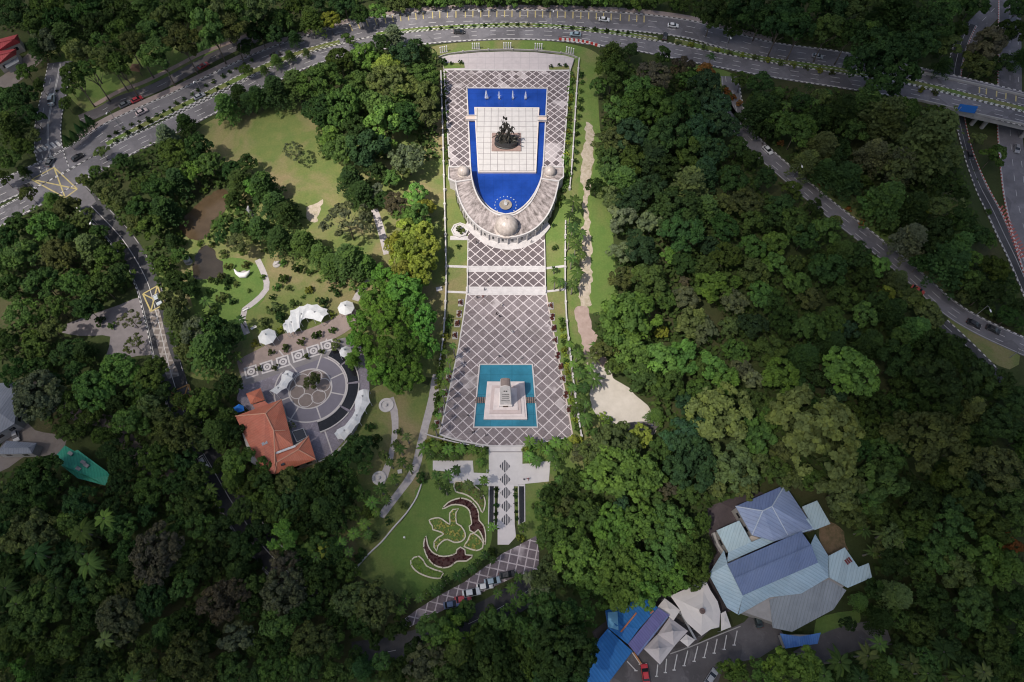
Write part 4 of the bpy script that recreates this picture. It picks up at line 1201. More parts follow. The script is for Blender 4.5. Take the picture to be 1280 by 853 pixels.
local(mb, t).build('shaft', sh, t)
mb = MB()
vs = []
for i in range(1, 8):
    a = pi * i / 8
    p = (x0 + wt * 1.03 * cos(a), zt + .93 * sin(a) + .06)
    vs += [(p[0], fy(p[1]) + .1, p[1]), (p[0], fy(zt) + dt - .05, p[1]), (p[0] * .97 + x0 * .03, fy(zt) + dt - .05, p[1] - .25), (p[0] * .97 + x0 * .03, fy(p[1]) + .1, p[1] - .25)]
for i in range(6):
    k = 4 * i
    mb.f += [(k + e, k + 4 + e, k + 4 + (e + 1) % 4, k + (e + 1) % 4) for e in range(4)]
mb.v = vs; mb.f += [(3, 2, 1, 0), (24, 25, 26, 27)]
mb.f = [tuple(reversed(f)) for f in mb.f]
local(mb, t).build('cap', mat_worn('mossy_stone', (.24, .19, .17), .4, 1.2), t)
mb = MB()
rg = random.Random(9)
for z, n, s in ((11.2, 2, .7), (9.3, 7, .3), (8.2, 7, .3), (6.9, 6, .3), (5.6, 8, .3)):
    for i in range(n):
        zc = ZL + z
        mb.box((x0 + (i - (n - 1) / 2) * (.3 if n > 2 else .6), fy(zc) - .02, zc), (rg.uniform(.14, .22) if n > 2 else .4, .09, s))
local(mb, t).build('lettering', mat_plain('engraved', (.10, .09, .085)), t)
mb = MB(); mb.box((x0, y0 - .29, ZL + 2.35), (1.5, .08, .95)); local(mb, t).build('plaque', mat_plain('bronze_plaque', (.10, .06, .04), .5), t)

# ---- long white walls along the plaza
def long_wall(label, pts, h, th, posts=6.0, mat=MARBLE, name='boundary_wall', cat='wall'):
    L = smooth(pxs(pts, h), 1.0)
    t = thing(name, label, cat, (*L[len(L) // 2], 0))
    mb = MB(); kerb_mesh(mb, L, 0, th, 0, h); local(mb, t).build('wall', mat, t)
    s = 0
    for i in range(1, len(L)):
        s += hypot(L[i][0] - L[i - 1][0], L[i][1] - L[i - 1][1])
        if s > posts:
            s = 0
            mb = MB(); mb.box((L[i][0], L[i][1], h / 2 + .12), (th + .3, th + .3, h + .24)); local(mb, t).build('post', mat, t)
    return t
long_wall('long white boundary wall along the left side of the plaza', [(551, 88), (553, 150), (554.5, 210), (556, 270), (557.5, 330), (557, 370), (554, 420), (549, 458)], 1.1, .4)
long_wall('long white boundary wall along the right side of the plaza, upper part', [(724, 72), (721, 110), (718.5, 150), (715, 205), (712, 235)], 1.1, .4)
long_wall('long white boundary wall along the right side of the plaza, lower part', [(707, 275), (706.5, 330), (707, 370), (709, 405), (714, 450), (720, 500), (727, 545)], 1.1, .4)
long_wall('low wall along the curved head of the forecourt', [(548, 71), (563, 66.5), (600, 62.5), (634, 61.5), (668, 62.5), (706, 66.5), (722, 71.5)], .7, .3, 9.0, CONC)
long_wall('low cream wall at the foot of the lower plaza, left side', [(531, 542), (540, 545), (555, 549), (575, 554), (606, 559)], .7, .3, 5.0, MARBLE)
long_wall('grey retaining wall along the lower edge of the restaurant court', [(398, 577), (418, 568), (441, 541), (453, 517)], .6, .35, 6.0, CONC)
pp = [[(551 + i * 2.6, 66.5 - i * .5) for i in range(4)], [(591 + i * 2.7, 61.4) for i in range(4)], [(630 + i * 2.8, 60.9) for i in range(4)], [(669 + i * 2.7, 61.6 + i * .2) for i in range(4)], [(708 + i * 2.8, 65.8 + i * .8) for i in range(4)]]
proto = None
for gi, g in enumerate(pp):
    for i, (px, py) in enumerate(g):
        if proto is None:
            proto = thing('gate_post', '', 'post')
            mb = MB(); mb.box((0, 0, .15), (.7, .7, .3)); mb.build('foot', CONC, proto)
            mb = MB(); mb.tube((0, 0, .3), (0, 0, 2.6), .22, .18, 8); mb.lathe([(.28, 2.6), (.28, 2.75), (.02, 2.95)], n=8); mb.build('shaft', WHITE, proto)
            register(proto); t = proto
        else:
            t = copy_tree(proto)
        t.location = tloc(px, py)
        props(t, ordn[i] + ' white post of the ' + ['leftmost', 'second', 'middle', 'fourth', 'rightmost'][gi] + ' cluster at the head of the forecourt', 'post', 'white posts at the head of the forecourt')

# octagonal planter
t = thing('planter', 'octagonal stone planter with clipped shrubs on the grass left of the crescent pavilion', 'planter', tloc(575, 289))
mb = MB(); mb.lathe([(3.0, 0), (3.0, .8), (2.55, .8), (2.55, .5)], n=8); mb.build('wall', MARBLE, t)
mb = MB(); mb.box((0, -3.0, .15), (6.4, 1.6, .3)); mb.build('step', STEPS, t)
PLANTER = t

# ================================================================== HOUSES AND CANOPIES
def roof_part(root, faces, mat, name='roof', thick=.22):
    """each face: [(px, py, z) ...] -> a slab of the given thickness"""
    mb = MB()
    for f in faces:
        w = [P3(*p) for p in f]
        xy = [(a, b) for a, b, c in w]
        if area(xy) < 0: w = w[::-1]
        n = len(w); b = len(mb.v)
        mb.v += w + [(x, y, z - thick) for x, y, z in w]
        mb.f.append(tuple(b + i for i in range(n)))
        mb.f.append(tuple(b + n + i for i in reversed(range(n))))
        mb.f += [(b + i, b + n + i, b + n + (i + 1) % n, b + (i + 1) % n) for i in range(n)]
    return local(mb, root).build(name, mat, root)
def walls(root, pts, z, mat, inset=.06, z0=0.0, windows=True):
    w = ccw(pxs(pts, z))
    c = (sum(p[0] for p in w) / len(w), sum(p[1] for p in w) / len(w))
    w = [(x + (c[0] - x) * inset, y + (c[1] - y) * inset) for x, y in w]
    mb = MB(); mb.prism(w, z0, z - .2); local(mb, root).build('wall', mat, root)
    if windows:
        for i in range(len(w)):
            a, b = Vector(w[i]), Vector(w[(i + 1) % len(w)])
            L = (b - a).length; d = (b - a) / max(L, .01); nn = Vector((d.y, -d.x))
            if nn.y > 0.3: continue
            for k in range(int(L / 3.2)):
                p = a + d * (L * (k + .5) / int(L / 3.2))
                mb = MB(); mb.box((p.x, p.y, z * .55), (1.5, .1, 1.3), atan2(d.y, d.x)); o = local(mb, root).build('window', GLASS, root)
def ridge_cap(root, a, b, mat, r=.16):
    mb = MB(); mb.tube(P3(*a), P3(*b), r, r, 6); return local(mb, root).build('ridge', mat, root)

# ---- orange tiled restaurant (notes on a crop whose corner is at 290,470, 6.4 times enlarged)
Z = lambda x, y, z: (290 + x / 6.4, 470 + y / 6.4, z)
OT = mat_tiles('orange_tiles', (.47, .135, .075), (.54, .20, .125), .4, R(22), .45)
OT2 = mat_tiles('orange_tiles_worn', (.42, .12, .072), (.50, .18, .115), .4, R(112), .5)
CW = mat_worn('cream_wall', (.50, .44, .38), .25, .6)
t = thing('restaurant', 'long restaurant with hipped orange tiled roofs beside the slate court', 'building', (*P(335, 540), 0))
e, rz_ = 4.6, 7.4
roof_part(t, [[Z(25, 322, e), Z(395, 188, e), Z(268, 300, rz_)], [Z(395, 188, e), Z(490, 555, e), Z(335, 612, e + .4), Z(335, 440, rz_ - .1), Z(268, 300, rz_)]], OT)
roof_part(t, [[Z(25, 322, e), Z(268, 300, rz_), Z(335, 440, rz_ - .1), Z(335, 612, e + .4), Z(345, 700, e + .9), Z(340, 785, e), Z(250, 775, e), Z(140, 560, e)]], OT2)
roof_part(t, [[Z(350, 628, e + .2), Z(505, 570, e + .1), Z(612, 480, e - .5), Z(530, 590, e + 1.6), Z(360, 690, e + 1.9)], [Z(612, 480, e - .5), Z(670, 668, e - .5), Z(530, 590, e + 1.6)], [Z(340, 787, e - .5), Z(360, 690, e + 1.9), Z(530, 590, e + 1.6), Z(670, 668, e - .5)]], OT)
roof_part(t, [[Z(112, 142, 3.6), Z(228, 98, 3.6), Z(185, 165, 5.2)], [Z(228, 98, 3.6), Z(262, 192, 3.6), Z(185, 165, 5.2)], [Z(262, 192, 3.6), Z(150, 228, 3.6), Z(185, 165, 5.2)], [Z(150, 228, 3.6), Z(112, 142, 3.6), Z(185, 165, 5.2)]], OT, 'porch_roof')
roof_part(t, [[Z(165, 232, 4.0), Z(262, 200, 4.0), Z(300, 235, 4.9), Z(200, 290, 4.9)]], OT2, 'link_roof')
walls(t, [(294, 521), (351, 499.5), (366, 556), (344, 592), (312, 580)], e, CW, .07)
walls(t, [(343, 569), (385, 545.5), (394.5, 574), (343, 592)], e - .5, CW, .08)
walls(t, [(308, 492), (325.5, 485.5), (330.5, 500), (313.5, 505.5)], 3.6, CW, .12, 0, False)
for a, b in (((268, 300, rz_ + .1), (335, 440, rz_)), ((335, 440, rz_), (345, 700, e + 1.4)), ((25, 322, e + .1), (268, 300, rz_ + .1)), ((395, 188, e + .1), (268, 300, rz_ + .1)), ((335, 440, rz_), (425, 435, e + 1.0)), ((360, 690, e + 2.0), (530, 590, e + 1.7)), ((530, 590, e + 1.7), (612, 480, e - .4)), ((530, 590, e + 1.7), (670, 668, e - .4)), ((360, 690, e + 2.0), (340, 787, e - .4))):
    ridge_cap(t, Z(*a), Z(*b), mat_plain('ridge_tile', (.62, .33, .22), .7) if 'ridge_tile' not in bpy.data.materials else bpy.data.materials['ridge_tile'])
mb = MB(); a, b = P3(*Z(355, 618, e + 1.0)), P3(*Z(508, 562, e + .6)); mb.tube(a, b, .35, .35, 6); local(mb, t).build('gutter', CANVAS, t)
mb = MB(); x, y, z = P3(*Z(405, 690, e + 1.0)); mb.box((x, y, z), (1.0, 2.0, .5), .3); local(mb, t).build('skylight', GLASS, t)
mb = MB(); x, y, z = P3(*Z(262, 540, e + 1.2)); mb.box((x, y, z), (1.6, .9, .35), .5); local(mb, t).build('vent', STEEL, t)
t = thing('glass_canopy', 'small dark glazed canopy between the two wings of the restaurant', 'canopy', (*P(375, 545), 0))
roof_part(t, [[Z(480, 445, 3.2), Z(570, 420, 3.2), Z(600, 490, 3.2), Z(520, 530, 3.2)]], GLASS, 'pane', .1)
for i in range(4):
    q = [(480, 445), (570, 420), (600, 490), (520, 530)]
    a, b = q[i], q[(i + 1) % 4]
    mb = MB(); mb.tube(P3(*Z(*a, 3.3)), P3(*Z(*b, 3.3)), .12, .12, 6); local(mb, t).build('frame', STEEL, t)
    x, y = P(*Z(*a, 0)[:2], 3.2); mb = MB(); mb.tube((x, y, 0), (x, y, 3.2), .1, .1, 6); local(mb, t).build('post', STEEL, t)
t = thing('tarpaulin', 'bright blue tarpaulin shelter left of the restaurant', 'shelter', (*P(297, 511), 0))
roof_part(t, [[Z(10, 255, 2.6), Z(55, 225, 3.1), Z(62, 290, 3.1), Z(15, 300, 2.6)], [Z(55, 225, 3.1), Z(92, 240, 2.6), Z(98, 280, 2.6), Z(62, 290, 3.1)]], mat_worn('blue_tarp', (.03, .19, .60), .3, 1), 'sheet', .05)
for q in ((12, 258), (90, 242), (96, 278), (17, 298)):
    x, y = P(*Z(*q, 0)[:2], 2.6); mb = MB(); mb.tube((x, y, 0), (x, y, 2.6), .05, .05, 6); local(mb, t).build('pole', STEEL, t)

# ---- blue roofed building at the lower right (crop corner 880,600)
Z = lambda x, y, z: (880 + x / 6.4, 600 + y / 6.4, z)
BR = mat_tiles('blue_roof', (.135, .185, .335), (.175, .225, .38), .75, R(25), .25)
BR2 = mat_tiles('blue_roof_ribs', (.185, .235, .36), (.24, .29, .41), .9, R(-62), .3)
BV = mat_tiles('violet_blue_roof', (.125, .170, .29), (.155, .20, .32), .6, R(25), .2)
PC = mat_tiles('pale_cyan_roof', (.33, .43, .46), (.40, .49, .50), .8, R(25), .3)
PC2 = mat_tiles('pale_blue_roof', (.29, .40, .47), (.36, .46, .52), .8, R(-62), .35)
GW = mat_worn('grey_wall', (.36, .34, .32), .3, .5)
t = thing('blue_roofed_building', 'building complex with blue and pale cyan metal roofs in the lower right woods', 'building', (*P(980, 690), 0))
e, h = 5.4, 8.2
A_, B_, C_, D_, E_ = (252, 212), (648, 40), (885, 395), (565, 492), (385, 442)
r1, r2 = (470, 248), (545, 212)
z = lambda p, q: Z(p[0], p[1], q)
roof_part(t, [[z(A_, e), z(B_, e), z(r2, h), z(r1, h)]], BR)
roof_part(t, [[z(B_, e), z(C_, e), z(r2, h)], [z(C_, e), z(D_, e), z(r1, h), z(r2, h)], [z(D_, e), z(E_, e), z(r1, h)], [z(E_, e), z(A_, e), z(r1, h)]], BR2)
for a, b in ((r1, r2), (r2, B_), (r2, (670, 440)), (r1, A_), (r1, E_)):
    ridge_cap(t, z(a, h + .1), z(b, (h if b == r2 else e) + .1), bpy.data.materials.get('pale_ridge') or mat_plain('pale_ridge', (.42, .47, .55), .6))
walls(t, [(919, 633), (981, 606), (1018, 661), (968, 677), (940, 669)], e, GW, .05)
roof_part(t, [[Z(652, 375, 5.6), Z(832, 308, 5.6), Z(884, 392, 5.5), Z(682, 448, 5.5)]], PC, 'porch_roof')
roof_part(t, [[Z(100, 405, 4.6), Z(282, 325, 4.6), Z(380, 497, 4.6), Z(195, 580, 4.6)]], PC, 'side_roof')
roof_part(t, [[Z(195, 580, 4.62), Z(380, 497, 4.62), Z(470, 460, 4.62), Z(570, 490, 4.62), Z(185, 660, 4.62)]], PC2, 'link_roof')
roof_part(t, [[Z(785, 215, 4.4), Z(905, 165, 4.4), Z(1012, 352, 4.4), Z(885, 402, 4.4)]], PC, 'side_roof')
walls(t, [(896, 663), (924, 651), (939, 678), (910, 691)], 4.5, GW, .06)
walls(t, [(1003, 634), (1021, 626), (1038, 655), (1018, 663)], 4.3, GW, .06)
hl = [(909, 705), (1001.5, 664.5), (1022.5, 703.5), (928.5, 744.5)]
m0, m1 = (918, 723), (1014, 682)
roof_part(t, [[(*hl[0], 6.4), (*hl[1], 6.4), (*m1, 7.9), (*m0, 7.9)], [(*m0, 7.9), (*m1, 7.9), (*hl[2], 6.4), (*hl[3], 6.4)]], BV, 'hall_roof')
ridge_cap(t, (*m0, 8.0), (*m1, 8.0), BV, .2)
walls(t, hl, 6.4, GW, .04)
roof_part(t, [[(886, 718, 4.0), (905, 688, 4.2), (909.5, 705, 5.9), (918, 723, 5.9), (929, 744.5, 5.9), (922, 768, 4.2), (909, 760, 4.0)], [(929, 744.5, 5.9), (960, 730.5, 5.9), (962, 747, 4.2), (923, 769, 4.2)], [(960, 730.5, 5.9), (990, 717.5, 5.9), (1002, 742, 4.2), (962, 747, 4.2)], [(990, 717.5, 5.9), (1022.5, 703.5, 5.9), (1036, 722, 4.2), (1002, 742, 4.2)], [(1022.5, 703.5, 5.9), (1012, 684, 5.9), (1019, 668, 5.0), (1036, 696, 4.2), (1036, 722, 4.2)]], PC2, 'skirt_roof')
roof_part(t, [[(1036, 695, 4.6), (1056, 684.5, 4.6), (1073, 709, 4.6), (1060, 735, 4.6), (1037, 722, 4.6)], [(1073, 709, 4.55), (1086, 704, 4.55), (1090, 722, 4.55), (1060, 735, 4.55)]], PC, 'side_roof')
roof_part(t, [[(962, 750, 4.0), (1036, 725, 4.0), (1058, 738, 4.0), (1042, 762, 4.0), (990, 790, 4.0), (966, 785, 4.0)]], mat_tiles('grey_roof', (.22, .24, .25), (.28, .30, .31), .8, R(25), .4), 'back_roof')
walls(t, [(890, 718), (907, 695), (1020, 700), (1080, 712), (1055, 735), (1040, 760), (990, 788), (925, 765)], 4.0, GW, .03, 0, False)
for i in range(3):
    x, y = P(1058 + i * 2.2, 703 - i * 1.6, 4.7)
    mb = MB(); mb.box((x, y, 4.8), (.35, 1.3, .3), .5); local(mb, t).build('roof_vent', mat_plain('red_vent', (.18, .04, .04)) if 'red_vent' not in bpy.data.materials else bpy.data.materials['red_vent'], t)
mb = MB(); c = P(954, 668, 4.0); mb.prism(pxs([(935, 672), (950, 665), (953, 672), (938, 678)], 3.5), 0, 3.5); local(mb, t).build('stair_block', CW, t)
t = thing('shed', 'small bright blue roofed shed below the blue roofed building', 'shed', (*P(1000, 797), 0))
roof_part(t, [[(975, 792, 3.2), (1000, 796, 4.0), (1000, 808, 4.0), (982, 811, 3.2)], [(1000, 796, 4.0), (1026, 791, 3.2), (1022, 805, 3.2), (1000, 808, 4.0)]], mat_tiles('bright_blue_roof', (.06, .16, .42), (.10, .22, .48), .6, R(0), .3))
walls(t, [(976, 793), (1025, 793), (1021, 805), (983, 810)], 3.2, GW, .06)
t = thing('boundary_wall', 'cream plastered yard wall by the pale cyan side roof', 'wall', (*P(898, 680), 0))
L = pxs([(892, 666), (897, 680), (905, 692)], 2)
mb = MB(); kerb_mesh(mb, L, 0, .4, 0, 2.0); local(mb, t).build('wall', MARBLE, t)
mb = MB(); kerb_mesh(mb, L, 0, .6, 2.0, 2.15); local(mb, t).build('coping', CONC, t)

# ---- blue sheds beside the tents (crop corner 730,730)
Z = lambda x, y, z: (730 + x / 6.4, 730 + y / 6.4, z)
SB = mat_tiles('sky_blue_roof', (.014, .125, .36), (.022, .155, .40), .8, R(-38), .2)
t = thing('market_shed', 'wide sky blue roofed shed with an orange rust streak beside the violet roof', 'shed', (*P(785, 775), 0))
roof_part(t, [[Z(170, 215, 3.8), Z(490, 110, 3.8), Z(592, 190, 3.8), Z(440, 360, 4.3), Z(250, 330, 4.3)], [Z(170, 215, 3.8), Z(250, 330, 4.3), Z(440, 360, 4.3), Z(350, 482, 3.8), Z(192, 352, 3.8)]], SB)
roof_part(t, [[Z(190, 228, 4.1), Z(268, 222, 4.3), Z(276, 372, 4.3), Z(192, 345, 4.1)]], mat_worn('pale_blue_sheet', (.17, .40, .58), .2, .6), 'patch_panel', .05)
for a, b in (((295, 385), (420, 232)), ((530, 238), (556, 215))):
    mb = MB(); p, q = P3(*Z(*a, 4.45)), P3(*Z(*b, 4.45)); kerb_mesh(mb, [p[:2], q[:2]], 0, .35, 4.2, 4.46); local(mb, t).build('rust_streak', mat_worn('rust', (.50, .19, .09), .4, 2) if 'rust' not in bpy.data.materials else bpy.data.materials['rust'], t)
walls(t, [(757, 764), (806, 748), (821, 760), (785, 804), (761, 785)], 3.8, GW, .06, 0, False)
t = thing('market_shed', 'narrow violet roofed shed between the sky blue roof and the white tents', 'shed', (*P(810, 785), 0))
roof_part(t, [[Z(594, 190, 3.9), Z(686, 252, 4.4), Z(432, 576, 4.4), Z(352, 482, 3.9)]], mat_tiles('violet_roof', (.13, .125, .30), (.155, .15, .33), .6, R(-38), .2))
walls(t, [(823, 761), (837, 770), (798, 819), (786, 806)], 3.8, GW, .08, 0, False)
mb = MB(); kerb_mesh(mb, [P(*Z(670, 262, 0)[:2], 4.5), P(*Z(425, 568, 0)[:2], 4.5)], 0, .3, 4.3, 4.55); local(mb, t).build('gutter', BR, t)
t = thing('market_shed', 'lower sky blue roofed shed half under the tree shade by the red car', 'shed', (*P(760, 820), 0))
roof_part(t, [[Z(190, 358, 3.6), Z(388, 540, 3.6), Z(190, 800, 3.6), Z(30, 800, 3.6), Z(20, 560, 3.6)]], SB)
walls(t, [(760, 787), (789, 814), (760, 850), (738, 850), (735, 818)], 3.5, GW, .07, 0, False)
mb = MB(); p, q = P(*Z(395, 550, 0)[:2]), P(*Z(455, 640, 0)[:2]); kerb_mesh(mb, [p, q], 0, .25, 0, .9)
o = mb.build('barrier', mat_worn('orange_barrier', (.55, .26, .12), .3, 1)); props(o, 'low orange barrier at the corner of the lower blue shed', 'barrier')

# ---- other roofs at the left edge
def simple_house(name, label, pts, e, ridge, h, mat, cat='house', wall=CW):
    t = thing(name, label, cat, (*P(*pts[0]), 0))
    a, b = ridge
    p = [(*q, e) for q in pts]
    roof_part(t, [[p[0], p[1], (*b, h), (*a, h)], [p[1], p[2], (*b, h)], [p[2], p[3], (*a, h), (*b, h)], [p[3], p[0], (*a, h)]], mat)
    walls(t, pts, e, wall, .07)
    ridge_cap(t, (*a, h + .05), (*b, h + .05), mat, .15)
    return t
RT = mat_tiles('red_roof', (.34, .045, .05), (.40, .07, .07), .5, R(20), .4)
simple_house('house', 'red roofed house at the upper left edge, upper of two roofs', [(-12, 52), (22, 43), (25, 53), (-6, 66)], 4.2, ((-4, 54), (18, 48.5)), 6.4, RT)
simple_house('house', 'red roofed house at the upper left edge, lower of two roofs', [(-14, 66), (20, 61), (20, 68), (-4, 82)], 4.2, ((-6, 70), (14, 65)), 6.4, RT)
t = thing('shed', 'grey lean-to shed below the red roofs', 'shed', (*P(12, 80), 0))
roof_part(t, [[(4, 79, 3.0), (22, 71, 3.0), (24, 77, 2.5), (8, 86, 2.5)]], mat_tiles('grey_sheet', (.20, .21, .22), (.26, .27, .28), .5, R(20), .4)); walls(t, [(4, 79), (22, 71), (24, 77), (8, 86)], 2.4, GW, .08, 0, False)
GR = mat_tiles('green_roof', (.018, .20, .125), (.026, .23, .145), .7, R(-28), .25)  # roof green darkened so that its colour carries the tree shade
t = thing('green_roofed_hall', 'bright green roofed hall half shaded by trees at the left', 'building', (*P(105, 582), 0))
roof_part(t, [[(66, 574, 4.6), (81, 557, 4.6), (93, 564, 4.6), (80, 583, 5.6)], [(80, 583, 5.6), (93, 564, 4.6), (97, 562.5, 4.6), (139.5, 594, 4.6), (116, 598, 5.6)], [(66, 574, 4.6), (80, 583, 5.6), (116, 598, 5.6), (131, 607, 4.6), (97, 598, 4.6)], [(116, 598, 5.6), (139.5, 594, 4.6), (131, 607, 4.6)]], GR)
for i, (px, py) in enumerate(((88, 567), (104, 578), (98, 586), (108, 582))):
    x, y = P(px, py, 5.3); mb = MB(); mb.box((x, y, 5.35), (1.5, .9, .25), -.5); local(mb, t).build('roof_patch', mat_plain('grey_patch', (.20, .20, .20)) if 'grey_patch' not in bpy.data.materials else bpy.data.materials['grey_patch'], t)
walls(t, [(68, 574), (82, 559), (138, 594), (130, 605)], 4.5, GW, .05)
GS = mat_tiles('grey_blue_roof', (.13, .145, .175), (.17, .185, .22), .7, R(10), .35)
simple_house('shed', 'large grey blue roofed shed at the left edge, upper one', [(-30, 480), (26, 478), (18, 530), (-30, 560)], 5.0, ((-14, 500), (-2, 515)), 6.6, GS, 'shed', GW)
simple_house('shed', 'small grey roofed shed by the green hall', [(-6, 568), (8, 551), (46, 554), (40, 567)], 3.6, ((6, 560), (36, 560)), 4.6, GS, 'shed', GW)
t = thing('hut', 'tiny orange roofed hut under the tall trees by the avenue', 'hut', (*P(168, 86), 0))
roof_part(t, [[(161, 88, 2.6), (165, 80, 2.6), (168.5, 84, 4.0)], [(165, 80, 2.6), (174, 80, 2.6), (168.5, 84, 4.0)], [(174, 80, 2.6), (175, 90, 2.6), (168.5, 84, 4.0)], [(175, 90, 2.6), (161, 88, 2.6), (168.5, 84, 4.0)]], mat_worn('thatch', (.34, .19, .11), .3, 1), 'roof', .12)
for q in ((162, 88), (165.5, 81), (173, 81), (174, 89)):
    x, y = P(*q, 2.6); mb = MB(); mb.tube((x, y, 0), (x, y, 2.6), .1, .1, 6); local(mb, t).build('post', BARK, t)

# ---- white membrane tents
def canopy_strip(name, label, outer, inner, z, peak, base, k=6.4, group=None):
    """a membrane stretched between two scalloped edges, raised along its middle; poles at every corner"""
    O = pxs(zoomed(outer, *base, k), z); I = pxs(zoomed(inner, *base, k), z)
    c = (sum(p[0] for p in O + I) / len(O + I), sum(p[1] for p in O + I) / len(O + I))
    t = thing(name, label, 'canopy', (*c, 0), 0, group)
    def scal(L, sgn):
        out = []
        for a, b in zip(L, L[1:]):
            m = ((a[0] + b[0]) / 2, (a[1] + b[1]) / 2)
            d = hypot(c[0] - m[0], c[1] - m[1]) or 1
            out += [a, (m[0] + (c[0] - m[0]) / d * .35, m[1] + (c[1] - m[1]) / d * .35)]
        return out + [L[-1]]
    So, Si = scal(O, 1), scal(I, -1)
    rows = [[], [], [], [], []]
    for i, (a, b) in enumerate(zip(So, Si)):
        hp = peak if i % 2 == 0 else peak * .62
        for r, (f, h) in enumerate(((0, 0), (.25, .55), (.5, 1), (.75, .55), (1, 0))):
            rows[r].append((a[0] + (b[0] - a[0]) * f, a[1] + (b[1] - a[1]) * f, z + hp * h))
    top = loft(rows, False)
    b0 = len(top.v); n = b0
    top.v += [(x, y, zz_ - .08) for x, y, zz_ in top.v[:n]]
    top.f += [tuple(b0 + i for i in reversed(f)) for f in top.f[:]]
    local(top, t).build('membrane', CANVAS, t)
    for p in O + I:
        mb = MB(); mb.tube((p[0], p[1], 0), (p[0], p[1], z), .09, .07, 6); local(mb, t).build('pole', WHITE, t)
    for i in range(1, len(So) - 1, 4):
        a, b = So[i], Si[i]
        mb = MB(); mb.lathe([(.28, -.1), (.25, .3), (.02, .42)], ((a[0] + b[0]) / 2, (a[1] + b[1]) / 2, z + peak * .6), 8); local(mb, t).build('mast_cap', STEEL, t)
    return t
canopy_strip('canopy', 'large curved white tent bending round the reddish promenade', [(410, 288), (425, 262), (452, 242), (466, 182), (540, 148), (605, 128), (682, 132), (762, 170), (772, 208)], [(414, 332), (440, 362), (468, 364), (502, 352), (541, 318), (548, 276), (592, 240), (652, 250), (712, 272)], 3.0, .9, (290, 360))
canopy_strip('canopy', 'dumbbell shaped white tent beside the restaurant porch', [(430, 662), (398, 690), (375, 770), (300, 826)], [(492, 680), (486, 726), (436, 800), (358, 852)], 3.0, .8, (290, 360))
canopy_strip('canopy', 'long curved white tent at the edge of the slate court', [(1012, 120), (984, 200), (986, 275), (945, 345), (898, 402), (838, 432), (820, 462)], [(1096, 112), (1106, 210), (1064, 276), (1022, 372), (956, 452), (898, 516), (846, 506)], 3.0, .9, (290, 470))
def canopy_round(label, px, py, rx, z=2.9, peak=1.5, n=8, name='canopy'):
    x, y = P(px, py, z); r = rx / scale_at(px, py, z)
    t = thing(name, label, 'canopy', (x, y, 0))
    mb = MB()
    prof = [(1.0, 0), (.62, .38), (.3, .75), (.06, 1.0)]
    m = n * 2
    vs = []
    for f, h in prof:
        for k in range(m):
            a = 2 * pi * k / m
            rr = r * f * (1.0 if k % 2 == 0 else .93)
            vs.append((rr * cos(a), rr * sin(a), z + peak * h))
    fs = [(i * m + k, i * m + (k + 1) % m, (i + 1) * m + (k + 1) % m, (i + 1) * m + k) for i in range(len(prof) - 1) for k in range(m)]
    fs.append(tuple(range((len(prof) - 1) * m, len(prof) * m)))
    b = len(vs)
    mb.add(vs + [(x_, y_, z_ - .07) for x_, y_, z_ in vs], fs + [tuple(b + i for i in reversed(f)) for f in fs])
    mb.build('membrane', CANVAS, t)
    for k in range(0, m, 2):
        a = 2 * pi * k / m
        mb = MB(); mb.tube((r * cos(a), r * sin(a), 0), (r * cos(a), r * sin(a), z), .08, .07, 6); mb.build('pole', WHITE, t)
    mb = MB(); mb.lathe([(.25, 0), (.22, .3), (.02, .42)], (0, 0, z + peak), 8); mb.build('mast_cap', STEEL, t)
canopy_round('small round white tent at the lower left end of the promenade', 334, 421, 11.5)
canopy_round('small round white tent right of the large curved one', 432.5, 385, 10.5)
canopy_round('small white tent half hidden by the bright green grove', 432, 440, 8)
def stretch(label, pts, z, hi, mat=None, name='canopy', poles=True, posts=None):
    """a membrane over an outline given in picture points, raised to a peak"""
    w = ccw(pxs(pts, z))
    hx, hy = P(hi[0], hi[1], hi[2])
    t = thing(name, label, 'canopy', (hx, hy, 0))
    mb = MB(); n = len(w); vs = []
    for f, hh in ((0, 0), (.4, .22), (.75, .6), (.97, 1)):
        vs += [(x + (hx - x) * f, y + (hy - y) * f, z + (hi[2] - z) * hh) for x, y in w]
    fs = [(i * n + k, i * n + (k + 1) % n, (i + 1) * n + (k + 1) % n, (i + 1) * n + k) for i in range(3) for k in range(n)] + [tuple(range(3 * n, 4 * n))]
    b = len(vs)
    mb.add(vs + [(x, y, q - .08) for x, y, q in vs], fs + [tuple(b + i for i in reversed(f)) for f in fs])
    local(mb, t).build('membrane', mat or CANVAS, t)
    for p in (w if posts is None else pxs(posts, z)):
        mb = MB(); mb.tube((p[0], p[1], 0), (p[0], p[1], z), .1, .08, 6); local(mb, t).build('pole', STEEL, t)
    return t
CV2 = mat_worn('cream_canvas', (.66, .61, .57), .15, .4, .7)
t = stretch('large cream membrane canopy with a round vent beside the pale blue roofs', [(838, 745), (858, 736), (881, 723), (888, 738), (897, 752), (900.5, 765), (899, 784), (888, 787), (877, 795), (868, 787), (859, 779), (853, 770), (850, 762)], 3.6, (878, 764, 5.4), CV2)
mb = MB(); mb.lathe([(.75, -.1), (.7, .35), (.35, .4), (.35, .1)], (0, 0, 5.4), 16); mb.build('vent', mat_plain('brown_vent', (.16, .11, .10)), t)
stretch('small cream canopy beside the violet roof', [(822, 759), (831, 748), (850.5, 763), (842, 776)], 3.2, (836, 761, 3.7), CV2)
stretch('small cream canopy at the foot of the pale blue skirt roof', [(901, 767), (907, 764), (914, 784), (901.5, 789)], 3.2, (906, 776, 3.6), CV2)
PYR = mat_worn('grey_white_canvas', (.56, .51, .50), .2, .4, .7)
